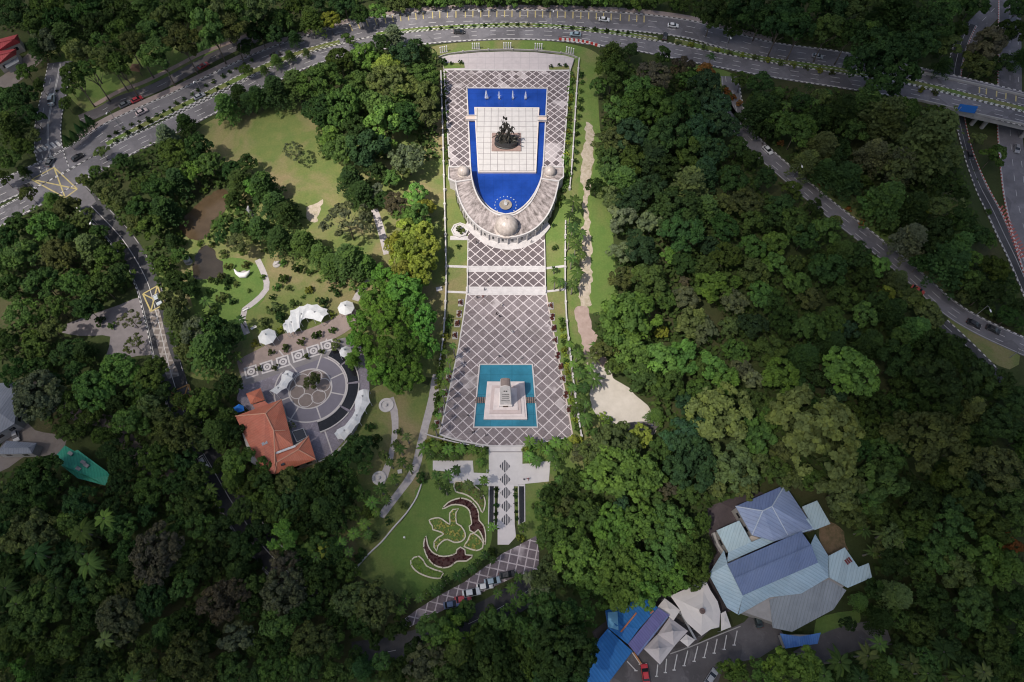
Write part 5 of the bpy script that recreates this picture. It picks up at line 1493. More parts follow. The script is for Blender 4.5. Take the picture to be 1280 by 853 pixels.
stretch('pyramid tent nearer the large membrane canopy, one of two', [(822, 793), (837, 772), (860, 789), (848, 802), (843, 808)], 3.0, (841, 789, 5.6), PYR)
stretch('pyramid tent nearer the car park, one of two', [(804.5, 811), (822, 793), (843, 808), (825, 831)], 3.0, (824, 811, 5.6), PYR)
stretch('flat cream canopy at the corner of the pyramid tents', [(850, 801), (858, 793), (869, 800), (860, 809)], 3.0, (860, 800, 3.5), CV2)
mb = MB(); kerb_mesh(mb, pxs([(832, 750), (852, 768), (870, 800), (905, 836)][:3], 2.5), 0, .5, 2.2, 2.5)
o = mb.build('gutter_beam', STEEL); props(o, 'dark steel gutter beam between the cream canopies', 'beam')

# ---- park sculptures
def sculpt(label, px, py, shapes, mat=MARBLE):
    t = thing('sculpture', label, 'sculpture', tloc(px, py))
    mb = MB(); mb.lathe([(1.3, 0), (1.3, .3), (1.1, .35)], n=12); mb.build('base', CONC, t)
    mb = MB()
    for s in shapes: s(mb)
    mb.build('form', mat, t, True)
sculpt('white crescent shaped sculpture on the park lawn', 305, 343, [lambda m: m.path_tube([(-2.6, .6, 2.2), (-2.0, -.2, 1.2), (-.8, -.8, .8), (.8, -.8, .8), (1.9, 0, 1.2), (2.3, .5, 1.6)], [.12, .55, .95, .95, .5, .12], 10)], WHITE)
sculpt('pale grey block sculpture on the bank of the dark pond', 236, 328, [lambda m: m.box((0, 0, 1.2), (2.0, 1.6, 1.8), .4), lambda m: m.box((.2, .2, 2.6), (1.2, 1.0, 1.2), .9), lambda m: m.box((-.9, .4, 1.6), (.8, 1.2, 2.4), .2)], mat_worn('grey_stone', (.42, .42, .42), .3, 1))
sculpt('grey upright sculpture by the park trees', 314, 268, [lambda m: m.path_tube([(0, 0, .2), (.2, 0, 1.5), (-.2, .3, 2.8), (.3, .4, 4.0)], [.7, .8, .5, .2], 9), lambda m: m.tube((0, 0, 1), (-1.2, .2, 2.4), .3, .12, 8)], mat_worn('grey_stone2', (.36, .36, .37), .3, 1))
sculpt('small stone frame sculpture on the dry park lawn', 346, 331, [lambda m: m.box((0, 0, .6), (1.6, .4, .5), .4), lambda m: m.box((.3, .6, .6), (1.6, .4, .5), .4), lambda m: m.box((-.5, .4, .6), (.3, 1.0, .5), .4)])
for i, (px, py) in enumerate([(549, 362), (500, 590), (557, 238)]):
    t = thing('stone_block', ['flat pale stone slab on the grass beside the left plaza wall', 'round pale stone beside the broad footpath', 'small white stone on the grass left of the crescent pavilion'][i], 'stone', tloc(px, py))
    mb = MB(); mb.box((0, 0, .25), ((2.0, 1.2, .7)[i], (1.4, 1.1, .7)[i], .5), .2); mb.build('block', MARBLE, t)
for i, (px, py) in enumerate([(307.5, 388), (318, 411)]):
    t = thing('bench', ['white bench at the bend of the winding park path', 'white bench lower down the winding park path'][i], 'bench', tloc(px, py), .6)
    mb = MB(); mb.box((0, 0, .48), (1.9, .55, .1)); mb.build('seat', WHITE, t)
    for s in (-.75, .75):
        mb = MB(); mb.box((s, 0, .22), (.14, .5, .44)); mb.build('leg', CONC, t)
    mb = MB(); mb.box((0, .3, .75), (1.9, .08, .4)); mb.build('backrest', WHITE, t)
t = thing('ring_bench', 'round pale seat ring beside the curving footpath', 'bench', tloc(483, 507))
mb = MB(); mb.lathe([(2.2, 0), (2.2, .45), (1.5, .45), (1.5, .1)], n=24); mb.build('ring', MARBLE, t)
mb = MB(); mb.lathe([(.5, 0), (.4, .7), (.02, .8)], n=10); mb.build('table', MARBLE, t)
t = thing('ring_bench', 'round pale seat ring at the lower bend of the curving footpath', 'bench', tloc(474, 598))
mb = MB(); mb.lathe([(2.0, 0), (2.0, .45), (1.4, .45), (1.4, .1)], n=24); mb.build('ring', MARBLE, t)
mb = MB(); mb.lathe([(.5, 0), (.4, .7), (.02, .8)], n=10); mb.build('table', MARBLE, t)

# ---- flyover sign, red barriers, lamps
t = thing('road_sign', 'blue direction sign on a gantry at the edge of the flyover', 'sign', tloc(1204, 146, 0))
x, y = 0, 0
mb = MB(); mb.box((0, 0, 3.0), (6.4, .18, 2.6)); o = mb.build('panel', mat_plain('sign_blue', (.01, .12, .42), .5), t); o.rotation_euler = (R(-25), 0, R(-12))
for s in (-3, 3):
    mb = MB(); mb.tube((s, s * -.2, -.5), (s, s * -.2, 4.2), .12, .12, 8); mb.build('post', STEEL, t)
proto = None
for i in range(9):
    px, py = 702 + i * 5.6, 50.5 + i * i * .115
    if proto is None:
        proto = thing('road_barrier', '', 'barrier')
        for s, m in ((-.55, mat_plain('barrier_red', (.50, .05, .04))), (.55, mat_plain('barrier_white', (.7, .68, .66)))):
            mb = MB(); mb.prism([(-.55 + (s), -.35), (.55 + s, -.35), (.55 + s, .35), (-.55 + s, .35)], 0, .35); mb.prism([(-.54 + s, -.16), (.54 + s, -.16), (.54 + s, .16), (-.54 + s, .16)], .352, 1.0)
            mb.build('segment', m, proto)
        register(proto); t = proto
    else: t = copy_tree(proto)
    t.location = tloc(px, py); t.rotation_euler = (0, 0, R(-6 - i * 2))
    props(t, 'red and white plastic road barrier, ' + (ordn + ['eighth', 'ninth'])[i] + ' from the left in its row by the avenue', 'barrier', 'red and white barriers by the avenue')
proto = None
LAMPS = [(150, 158, 'by the avenue near the five dark cypresses'), (255, 120, 'in the median between the junction and the bend'), (600, 33, 'in the median above the left end of the forecourt'), (690, 33, 'in the median above the right end of the forecourt'), (905, 66, 'among the flowering median palms'), (1070, 92, 'in the median beside the giant dark tree'), (990, 223, 'at the edge of the forest road, upper one'), (1215, 398, 'at the edge of the forest road above the two dark cars'), (1262, 447, 'on the grass wedge below the forest road'), (245, 562, 'beside the shaded winding road near the restaurant'), (132, 292, 'beside the winding road near the junction'), (507, 674, 'standing alone on the flower lawn')]
for i, (px, py, where) in enumerate(LAMPS):
    if proto is None:
        proto = thing('street_lamp', '', 'lamp')
        mb = MB(); mb.tube((0, 0, 0), (0, 0, 8), .12, .07, 8); mb.build('pole', STEEL, proto)
        mb = MB(); mb.path_tube([(0, 0, 7.9), (0, -.6, 8.3), (0, -1.7, 8.4)], [.06, .05, .05], 6); mb.build('arm', STEEL, proto)
        mb = MB(); mb.box((0, -2.0, 8.4), (.4, .9, .16)); mb.build('lamp_head', WHITE, proto)
        register(proto); t = proto
    elif i == 11:
        t = thing('garden_lamp', '', 'lamp')
        mb = MB(); mb.tube((0, 0, 0), (0, 0, 2.2), .07, .06, 8); mb.build('pole', STEEL, t)
        mb = MB(); mb.lathe([(.05, 0), (.26, .2), (.3, .4), (.2, .62), (.02, .7)], (0, 0, 2.2), 12); mb.build('globe', WHITE, t)
    else: t = copy_tree(proto)
    t.location = tloc(px, py)
    props(t, ('white globe garden lamp ' if i == 11 else 'white headed street lamp ') + where, 'lamp')

# ================================================================== VEHICLES
def car_proto():
    t = thing('parked_car', '', 'car')
    prof = [(-2.2, .35), (-2.2, .75), (-2.05, .92), (-1.2, 1.0), (1.15, .95), (2.0, .82), (2.2, .62), (2.2, .35)]
    mb = MB()
    secs = [(-.86, .86), (-.8, 1.0), (.8, 1.0), (.86, .86)]
    rows = [[(x, y, .35 + (z - .35) * s) for x, z in prof] for y, s in secs]
    mb = loft([[r[i] for r in rows] for i in range(len(prof))])
    mb.f = [f for f in mb.f]
    mb.build('body', CARPAINT, t)
    def cabin(z0, z1, a, b, c, d, w0, w1):
        m = MB()
        m.add([(a, -w0, z0), (d, -w0, z0), (d, w0, z0), (a, w0, z0), (b, -w1, z1), (c, -w1, z1), (c, w1, z1), (b, w1, z1)], [(3, 2, 1, 0), (4, 5, 6, 7), (0, 1, 5, 4), (1, 2, 6, 5), (2, 3, 7, 6), (3, 0, 4, 7)])
        return m
    cabin(.95, 1.40, -1.75, -1.2, .35, 1.15, .80, .64).build('window', GLASS, t)
    cabin(1.385, 1.46, -1.22, -1.1, .22, .36, .66, .58).build('roof', CARPAINT, t)
    for x in (-1.35, 1.35):
        for y in (-.8, .8):
            mb = MB(); mb.tube((x, y - .11, .32), (x, y + .11, .32), .32, .32, 14); w = mb.build('wheel', RUBBER, t)
            mb = MB(); mb.tube((x, y - .13, .32), (x, y + .13, .32), .17, .17, 10); mb.build('rim', STEEL, w)
    for y in (-.6, .6):
        mb = MB(); mb.box((2.19, y, .68), (.06, .4, .14)); mb.build('headlight', WHITE, t)
        mb = MB(); mb.box((-2.2, y, .74), (.05, .36, .14)); mb.build('tail_light', mat_plain('tail_red', (.35, .02, .02)) if 'tail_red' not in bpy.data.materials else bpy.data.materials['tail_red'], t)
    register(t)
    return t
CP = car_proto()
def car(px, py, dirpx, col, label, z=0.1, sc=(1, 1, 1), name='car', first=[True]):
    t = CP if first[0] else copy_tree(CP)
    first[0] = False
    t.name = name
    x, y = P(px, py, z)
    x2, y2 = P(px + dirpx[0], py + dirpx[1], z)
    t.location = (x, y, z); t.rotation_euler = (0, 0, atan2(y2 - y, x2 - x)); t.scale = sc
    props(t, label, 'car')
    for o in list(COL.objects)[-30:] + list(COL.objects)[:0]:
        pass
    stack = [t]
    allk = CHILD(t)
    for o in allk:
        o.color = (*col, 1)
    return t
def CHILD(t):
    out = []
    for o in COL.objects:
        q = o
        while q.parent is not None: q = q.parent
        if q == t: out.append(o)
    return out
BK, WH, RD, SV, BL, GY = (.012, .012, .014), (.72, .72, .71), (.55, .01, .02), (.35, .36, .38), (.05, .10, .22), (.10, .11, .12)
VAN = (1.1, 1.08, 1.45)
car(806, 842, (-1.5, -10), RD, 'bright red car in the grey car park beside the lower blue shed', .1, name='parked_car')
car(946, 774, (-3, -10), (.012, .03, .03), 'dark green black car parked under the eave of the blue roofed building', .1, name='parked_car')
car(888, 847, (5, -8), SV, 'silver car parked by the bright green tree at the lower edge', .1, name='parked_car')
for px, py, c, l, s in ((634, 719, BK, 'black car on the diagonal walk, nearest its upper end', (1, 1, 1)), (615.5, 727, (.30, .40, .47), 'pale blue car on the diagonal walk next to the black one', (1, 1, 1)), (606, 733.5, WH, 'white car on the diagonal walk between the pale blue car and the van', (1, 1, 1)), (589.5, 741.5, (.62, .65, .68), 'white van on the diagonal walk beside the red car', VAN), (579, 749, (.40, .02, .04), 'dark red car on the diagonal walk', (1, 1, 1)), (565, 756, BL, 'dark blue car with a red tail at the lower end of the diagonal walk', (1, 1, 1))):
    car(px, py, (10, -2), c, l, .14, s, 'parked_car')
car(66.5, 127, (1, -10), (.55, .60, .60), 'pale box van on the side road near the junction', .2, (1.3, 1.15, 1.7))
for px, py, d, c, l, z in ((178, 141.5, (10, -5), (.55, .45, .45), 'pale car with a red roof passing the tall trees on the avenue', .2), (172, 126, (10, -5), (.40, .02, .03), 'red car parked on the service road under the tall trees', .15), (157, 132, (10, -5), GY, 'grey car parked on the service road beside the red one', .15), (255, 84, (10, -6), (.35, .03, .03), 'dark red car parked further up the service road', .15),
    (574, 41.5, (10, 0), BK, 'black car on the avenue above the left end of the forecourt', .2), (719, 44.5, (-10, -1), (.28, .38, .42), 'pale blue car on the avenue above the red barriers', .2), (755, 26, (10, 1), WH, 'white car passing the yellow bays at the bend', .2), (841, 33.5, (10, 1), WH, 'white car at the end of the yellow bays by the woods', .2), (831, 47, (1, -6), BK, 'black car turning through the gap in the median', .2),
    (1216, 406, (10, 5), BK, 'black car on the forest road, the leading one of two', .15), (1240, 413, (10, 5), BK, 'black car on the forest road, following another black car', .15), (1146, 364, (10, 6), (.45, .06, .05), 'red and white car half hidden by trees on the forest road', .15), (959, 189, (6, 6), WH, 'white car at the top of the forest road', .15), (64, 204, (4, -6), GY, 'grey car waiting at the junction by the zebra crossing', .25), (98, 198, (10, -6), BK, 'small black car crossing the junction', .25), (32, 236, (9, -5), BK, 'black car approaching the junction on the upper carriageway', .25), (198, 376, (3, 6), (.55, .6, .62), 'white car standing in the crossed yellow box of the winding road', .2), (21, 545, (2, 8), SV, 'silver car parked between the grey sheds', .15), (255, 579, (4, 7), WH, 'white car in the shade of the winding road near the restaurant', .2),
    (250, 122, (10, -5), SV, 'silver car on the avenue beside the median shrubs', .2), (345, 70, (10, -4), BK, 'dark car on the avenue near the clump of tall trees', .2), (1021, 72, (10, 2), SV, 'silver car on the avenue above the flowering median palms', .2)):
    car(px, py, d, c, l, z)
car(1211, 196, (2, 6), BK, 'black car on the narrow slip road below the flyover', -6.7)
car(1270, 187, (0, 8), (.28, .28, .29), 'grey car on the wide lower road just under the flyover', -6.7)
# motorbike
t = thing('motorbike', 'small motorbike parked at the edge of the pale court', 'motorbike', tloc(813, 533, .1), .1)
for x in (-.62, .62):
    mb = MB(); mb.tube((x, -.06, .3), (x, .06, .3), .3, .3, 14); mb.build('wheel', RUBBER, t)
mb = MB(); mb.path_tube([(-.6, 0, .35), (-.2, 0, .65), (.25, 0, .7), (.55, 0, .9), (.62, 0, .35)], [.06, .15, .16, .09, .05], 8); mb.build('frame', mat_plain('bike_blue', (.03, .05, .15)), t)
mb = MB(); mb.box((-.25, 0, .82), (.7, .26, .1)); mb.build('seat', RUBBER, t)
mb = MB(); mb.tube((.5, -.32, 1.0), (.5, .32, 1.0), .025, .025, 6); mb.build('handlebar', STEEL, t)

# ================================================================== PEOPLE ON THE PLAZA
PM = {}
def person(px, py, z, pose, rz, shirt, label):
    k = id(pose)
    if k not in PM:
        PM[k] = figure(pose); PM[k].materials.append(CLOTH)
    o = link('person', PM[k])
    o.location = tloc(px, py, z); o.rotation_euler = (0, 0, rz); o.scale = (1.04, 1.04, 1.02)
    o.color = (*shirt, 1)
    props(o, label, 'person')
PP = [(612, 351, ZM1, STAND, .3, (.55, .5, .45), 'person in pale clothes standing on the narrow terrace between the steps'), (609, 353, ZM1, WALK, 2, (.10, .05, .05), 'person in dark clothes beside a pale dressed companion on the narrow terrace'),
    (606, 363.5, ZL, WALK, 1.5, (.05, .05, .07), 'person in dark clothes on the lower flight of white steps'), (596.5, 373.5, ZL, STAND, 0, (.04, .04, .05), 'person in black near the left end of the lower steps'), (604, 373, ZL, WALK, .8, (.25, .06, .05), 'person in a red top just below the lower steps'), (627, 383, ZL, STAND, 2, (.5, .45, .42), 'person in pale clothes at the top middle of the lower plaza'), (621, 394, ZL, WALK, 1, (.06, .05, .05), 'person in brown walking in the middle of the lower plaza'), (624.5, 397, ZL, STAND, 3, (.03, .03, .04), 'person in black in the middle of the lower plaza'),
    (640, 416, ZL, WALK, 2.6, (.5, .5, .5), 'person in white walking alone above the teal pool'), (624, 447, ZL, STAND, 0, (.06, .06, .07), 'person in grey at the top edge of the teal pool'), (652, 449, ZL, WALK, 1, (.45, .43, .42), 'person in white near the top right of the teal pool'), (607.5, 545, ZL, WALK, 1.9, (.04, .04, .05), 'person in black below the left corner of the teal pool'), (593, 541, ZL, STAND, .4, (.08, .05, .05), 'person in dark red at the left foot of the lower plaza'), (590.5, 542, ZL, STAND, 1.4, (.03, .03, .03), 'person in black standing with a companion at the left foot of the lower plaza'), (585.5, 521, ZL, WALK, .4, (.03, .03, .03), 'person in black left of the teal pool'),
    (655, 600.5, .14, STAND, 0, (.05, .05, .06), 'person in black at the right edge of the white forecourt'), (660, 600, .14, WALK, 0, (.3, .1, .1), 'person in red on the right arm of the white forecourt'), (596, 305, ZM2, STAND, 2, (.04, .04, .04), 'person in black at the left end of the curved steps'), (656, 297, ZU, STAND, 1, (.05, .04, .04), 'person in dark clothes close to the pavilion wall, right of the big dome'), (664, 304, ZM2, WALK, 1, (.4, .38, .36), 'person in pale clothes on the curved steps'), (609, 590, .14, WALK, 2, (.5, .5, .48), 'person in white on the left arm of the white forecourt')]
for a in PP: person(*a)

# ================================================================== PLANTS
def leaf_mesh(name, C, N, size, tint, aspect=1.0, mat=None, axis=None):
    """many leaf-sprig faces: centres C, facing N, half size; tint = two clump-wise values"""
    C, N = np.asarray(C, float), np.asarray(N, float)
    n = len(C)
    N /= np.linalg.norm(N, axis=1, keepdims=True) + 1e-9
    r = NP.normal(size=(n, 3)) if axis is None else np.asarray(axis, float)
    U = np.cross(N, r); U /= np.linalg.norm(U, axis=1, keepdims=True) + 1e-9
    V = np.cross(N, U)
    s = np.asarray(size, float).reshape(-1, 1) * np.ones((n, 1))
    a, b = U * s, V * s * aspect
    bend = N * s * 0.35
    v = np.stack([C - a - b * .6 - bend * .6, C + a * .4 - b, C + a + b * .5 - bend * .6, C - a * .5 + b], 1).reshape(-1, 3)
    me = bpy.data.meshes.new(name)
    me.vertices.add(4 * n); me.vertices.foreach_set('co', v.ravel())
    me.loops.add(4 * n); me.loops.foreach_set('vertex_index', np.arange(4 * n, dtype=np.int32))
    me.polygons.add(n)
    me.polygons.foreach_set('loop_start', np.arange(0, 4 * n, 4, dtype=np.int32))
    me.update(calc_edges=True)
    at = me.color_attributes.new('tint', 'FLOAT_COLOR', 'POINT')
    t = np.ones((4 * n, 4)); T = np.asarray(tint, float)
    t[:, 0] = np.repeat(T[:, 0], 4); t[:, 1] = np.repeat(T[:, 1], 4); t[:, 2] = 0
    at.data.foreach_set('color', t.ravel())
    me.materials.append(mat or LEAF)
    return me
def rdir(n):
    d = NP.normal(size=(n, 3))
    return d / np.linalg.norm(d, axis=1, keepdims=True)
def crown_mesh(kind, seed):
    """a crown of radius about 1 round the origin"""
    global NP
    NP = np.random.RandomState(seed)
    C, N, Sz, T = [], [], [], []
    def put(c, n, s, t):
        C.append(c); N.append(n); Sz.append(s); T.append(t)
    if kind in ('dense', 'cauli', 'clump', 'tall', 'flat', 'sparse', 'bush'):
        nl, ns, lv, fl, ls, r1 = dict(dense=(16, 9, 34, .72, .052, .34), cauli=(42, 8, 27, .60, .034, .215), clump=(11, 9, 44, .85, .055, .42), tall=(12, 9, 46, .95, .060, .42), flat=(24, 7, 30, .36, .042, .27), sparse=(20, 5, 16, .55, .045, .24), bush=(6, 5, 26, .8, .11, .5))[kind]
        vv = NP.uniform(.72, 1.35) if kind != 'bush' else 1
        nl = max(5, int(nl * vv)); r1 *= vv ** -.4; fl *= NP.uniform(.8, 1.25)
        ph = NP.uniform(0, 6.28, 3)
        k = 0
        for i in range(nl):
            az = 2.399963 * i + NP.uniform(-.5, .5)
            zc = 1 - 1.2 * (i + .5) / nl + NP.uniform(-.12, .12)
            rim = 1 + .14 * sin(2 * az + ph[0]) + .10 * sin(3 * az + ph[1]) + NP.uniform(-.12, .10)
            rr = sqrt(max(0.0, 1 - min(1, abs(zc)) ** 2)) * rim
            p = np.array([rr * cos(az) * .74, rr * sin(az) * .74, zc * fl * .78 + NP.uniform(-.05, .08)])
            rl = r1 * NP.uniform(.75, 1.2)
            tone = NP.uniform(0, 1) ** 1.5
            for j in range(ns):
                d = rdir(1)[0]
                d[2] = d[2] * .7 + .45
                d += .6 * p / (np.linalg.norm(p) + 1e-6)
                d /= np.linalg.norm(d)
                q = p + d * rl * NP.uniform(.55, .95) * np.array([1, 1, .85])
                rs = rl * NP.uniform(.32, .55)
                t2 = (np.clip(tone + NP.normal(0, .22), 0, 1), np.clip(NP.uniform(-.4, 1), 0, 1) ** 2)
                e = rdir(lv)
                e[:, 2] = np.abs(e[:, 2]) * .9 - .22 * NP.uniform(0, 1, lv)
                e += .35 * d
                for x in e:
                    x /= np.linalg.norm(x)
                    put(q + x * rs * NP.uniform(.65, 1.1), x + rdir(1)[0] * .55, ls * NP.uniform(.6, 1.35), t2)
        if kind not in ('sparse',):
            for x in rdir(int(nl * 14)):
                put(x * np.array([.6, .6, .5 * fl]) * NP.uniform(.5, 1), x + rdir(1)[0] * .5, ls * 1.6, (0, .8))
    elif kind == 'spray':                 # layered feathery branches
        nb = 46
        for i in range(nb):
            f = i / nb
            az = 2.399963 * i + NP.uniform(-.3, .3)
            z0 = -.45 + 1.25 * f
            L = (1.0 - .72 * f ** 1.4) * NP.uniform(.72, 1.1)
            up = .12 + .35 * f
            tone = (NP.uniform(0, 1) ** 2, NP.uniform(0, .6))
            for s in np.linspace(.16, 1, 15):
                b = np.array([cos(az) * L * s, sin(az) * L * s, z0 + up * s * L - .42 * (s ** 2) * L])
                w = .16 * (1.08 - s) + .05
                for _ in range(5):
                    o = np.array([-sin(az), cos(az), 0]) * NP.normal(0, w) + np.array([0, 0, NP.normal(0, .03)])
                    put(b + o, np.array([NP.normal(0, .3), NP.normal(0, .3), 1]) + rdir(1)[0] * .3, .042 * NP.uniform(.6, 1.4), tone)
    elif kind == 'conical':
        for i in range(1700):
            f = NP.uniform(0, 1) ** .7
            az = NP.uniform(0, 6.28)
            r = (1 - f) ** .8 * .98 * NP.uniform(.7, 1.05) * (1 + .1 * sin(5 * az + 9 * f)) + .03
            z = -1.0 + f * 2.6
            put(np.array([r * cos(az), r * sin(az), z]), np.array([cos(az), sin(az), .55]) + rdir(1)[0] * .5, .085 * NP.uniform(.6, 1.3), (NP.uniform(0, .6), NP.uniform(0, .7)))
    C = np.array(C); rr = np.hypot(C[:, 0], C[:, 1]); q = np.percentile(rr, 96)
    C[:, :2] /= q; C[:, 2] /= q
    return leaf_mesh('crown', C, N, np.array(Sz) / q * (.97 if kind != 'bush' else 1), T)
def trunk_mesh(seed, limbs=6, r=.026, spread=.55, height=1.0):
    """height 1 up to the middle of the crown"""
    rg = random.Random(seed)
    mb = MB()
    mb.path_tube([(0, 0, -.03), (.01, 0, .15), (rg.uniform(-.02, .02), rg.uniform(-.02, .02), .55), (0, 0, .8)], [r * 1.6, r * 1.1, r * .85, r * .6], 8)
    for i in range(limbs):
        a = 2 * pi * i / limbs + rg.uniform(-.4, .4)
        z = rg.uniform(.5, .78)
        d = spread * rg.uniform(.6, 1)
        mb.path_tube([(0, 0, z - .05), (cos(a) * d * .35, sin(a) * d * .35, z + .13), (cos(a) * d * .8, sin(a) * d * .8, z + .3), (cos(a) * d, sin(a) * d, z + .38)], [r * .55, r * .42, r * .26, r * .1], 6)
        for s in (-.5, .5):
            mb.path_tube([(cos(a) * d * .4, sin(a) * d * .4, z + .15), (cos(a + s) * d * .85, sin(a + s) * d * .85, z + .26 + rg.uniform(0, .12))], [r * .3, r * .08], 5)
    me = mb.mesh('trunk', BARK, True)
    return me
CROWNS = {}
for kd, cnt in (('dense', 8), ('cauli', 8), ('clump', 7), ('tall', 4), ('flat', 3), ('sparse', 3), ('spray', 3), ('bush', 3), ('conical', 2)):
    CROWNS[kd] = [crown_mesh(kd, 100 + 17 * i + len(kd)) for i in range(cnt)]
TRUNKS = [trunk_mesh(i) for i in range(4)]
TRUNK_SPARSE = [trunk_mesh(20 + i, 9, .03, .75) for i in range(2)]
NP = np.random.RandomState(5)
LC = {'dk': (.038, .072, .026), 'md': (.070, .122, .037), 'lt': (.106, .192, .048), 'vg': (.100, .208, .044), 'ye': (.198, .242, .050), 'lm': (.166, .212, .074), 'ol': (.096, .126, .049), 'gy': (.116, .142, .082), 'br': (.092, .087, .062), 'bl': (.037, .073, .037), 'or': (.28, .15, .05)}
LW = {'dk': 'dark green', 'md': 'mid green', 'lt': 'bright green', 'ye': 'yellow green', 'lm': 'pale lime', 'vg': 'vivid green', 'ol': 'olive green', 'gy': 'grey green', 'br': 'purplish brown', 'bl': 'deep dull green', 'or': 'orange brown'}
KW = {'dense': ('broadleaf_tree', 'broadleaf tree'), 'cauli': ('spreading_tree', 'billowing tree'), 'clump': ('round_tree', 'lumpy tree'), 'tall': ('tall_tree', 'tall tree'), 'flat': ('umbrella_tree', 'flat topped tree'), 'sparse': ('thin_leafed_tree', 'thin leafed tree'), 'spray': ('feathery_tree', 'feathery tree'), 'conical': ('cypress_tree', 'narrow cypress'), 'bush': ('shrub', 'shrub')}
TREES = []
rgt = random.Random(21)
def tree(px, py, d, col, kind='dense', h=None, label=None, group=None):
    sc = scale_at(px, py, 8)
    rad = d / sc / 2
    vz = 1.0
    if kind == 'tall': hc = h or 14.0
    elif kind == 'conical': hc = h or rad * 1.4; 
    elif kind == 'bush': hc = h or rad * .55
    else: hc = h or min(13.0, max(2.2, rad * 1.15 + 1.2))
    x, y = P(px, py, hc)
    g = ground_z(x, y)
    if g < -.5: x, y = P(px, py, hc + g); g = ground_z(x, y)
    if kind == 'bush' and 545 < px < 718 and 70 < py < 90: g = 1.22; x, y = P(px, py, hc + g)
    nm, kw = KW[kind]
    t = thing(nm, label or '', 'shrub' if kind == 'bush' else 'tree', (x, y, g), 0, group)
    c = link('crown', rgt.choice(CROWNS[kind]), None, t)
    c.location = (0, 0, hc); c.rotation_euler = (0, 0, rgt.uniform(0, 6.28))
    q = rgt.uniform(.92, 1.08)
    c.scale = (rad * q, rad / q, rad * rgt.uniform(.9, 1.15))
    b = LC[col]; j = rgt.uniform(.85, 1.15)
    c.color = (b[0] * j * rgt.uniform(.93, 1.07), b[1] * j, b[2] * j * rgt.uniform(.9, 1.1), 1)
    if kind != 'bush':
        k = link('trunk', rgt.choice(TRUNK_SPARSE if kind == 'sparse' else TRUNKS), None, t)
        k.scale = (max(rad, hc * .5), max(rad, hc * .5), hc)
        k.rotation_euler = (0, 0, rgt.uniform(0, 6.28))
        if kind == 'tall': k.scale = (8, 8, hc)
    if label is None:
        TREES.append((t, px, py, d, LW[col], kw, rad))
    return t
ROADS_PX = [(FR, 11), ([(96, 240), (130, 274), (170, 325), (192, 378), (208, 445), (230, 515), (268, 590), (312, 660), (335, 690)], 9), ([(395, 812), (490, 812), (590, 778), (665, 735)], 9), (UP_PTS, 12), (LO_PTS, 12), ([(1205, 60), (1192, 95), (1194, 135), (1202, 175), (1226, 236), (1254, 292), (1290, 372)], 8), ([(1262, -10), (1262, 160), (1270, 243), (1292, 330)], 12), ([(1178, 405), (1205, 430), (1252, 480)], 7)]
RD = [(smooth(a, 6), w) for a, w in ROADS_PX]
CROWD = []                                # (px, py, d) of every crown, for the fill
def T(s, kind='dense'):
    for w in s.split(';'):
        a = w.split()
        if not a: continue
        k = a[4] if len(a) > 4 else kind
        if k == 'dense': k = rgt.choice(('dense', 'dense', 'clump', 'clump', 'cauli', 'cauli', 'spray', 'flat' if float(a[2]) > 34 else 'clump'))
        x_, y_, d_ = float(a[0]), float(a[1]), float(a[2]) * .95
        if x_ < 470 and 170 < y_ < 470: d_ *= .88
        if k == 'tall': d_ *= 1.2
        if not (1040 < x_ < 1150 and 60 < y_ < 110) and d_ > 14:
            for L, w in RD[:1] + RD[3:7] + (RD[1:2] if y_ < 400 else []):
                m_ = min(hypot(q[0] - x_, q[1] - y_) for q in L)
                d_ = min(d_, max(d_ * .7, 2 * (m_ - w * .35)))
        hh = float(a[5]) if len(a) > 5 else None
        if 440 < x_ < 860 and y_ < 16: tree(x_, y_ - 4, d_, a[3], 'clump', 3.2)
        else: tree(x_, y_, d_, a[3], k, hh)
        CROWD.append((float(a[0]), float(a[1]), float(a[2])))

# trees of the survey: x y diameter colour [form]
T("102 67 32 ol;92 97 28 md;133 62 30 md;136 77 36 ol;155 48 34 md;170 60 36 ol;190 43 32 md;198 70 40 md;207 28 30 ol;225 20 30 md;228 55 40 ol;250 15 40 md;265 42 44 md;272 15 38 ol;300 15 38 md;322 12 36 ol;112 90 26 md;150 84 28 md;288 38 34 ol", 'tall')
T("20 20 50 dk;48 34 42 md;72 28 40 dk;62 52 36 gy;85 48 40 md;120 35 46 dk;150 18 50 dk;185 12 46 md;110 8 50 dk;62 6 46 md;225 2 40 dk;8 128 44 md;28 122 42 dk;15 160 40 md;40 146 34 dk;28 186 34 md;42 172 26 ol;10 200 40 md;33 92 26 md;50 108 20 md;30 215 26 dk;6 225 36 md;82 130 20 md;88 112 22 md;50 62 30 dk")
T("127 190 48 ol;155 203 44 dk;208 170 42 gy spray;232 155 38 dk spray;218 192 50 md;250 185 45 dk clump;283 135 50 md spray;307 88 26 md;300 120 42 dk spray;135 240 42 ol clump;155 253 40 ol clump;175 263 40 dk;200 238 46 dk clump;222 228 42 dk;240 215 42 lt flat;207 265 46 dk spray;190 286 44 md clump;216 302 24 dk;170 278 34 ol;104 226 32 ol;178 232 36 md;262 205 40 md;120 215 30 md")
T("330 15 36 ol;352 28 32 md;390 25 34 md;412 27 28 ye;450 20 30 dk;470 17 28 lt;495 10 32 ol;519 8 26 md;545 6 30 lt;570 6 26 md;594 6 26 lt;618 5 28 md;345 45 28 dk;368 48 28 dk;372 8 34 md;430 5 36 dk;400 5 30 dk;308 60 24 dk")
T("642 5 26 md;664 4 26 lt;686 5 26 md;708 5 26 lt;730 6 26 md;752 6 26 lt;774 7 26 md;796 8 26 lt;818 8 26 md;840 8 26 md;856 12 20 md")
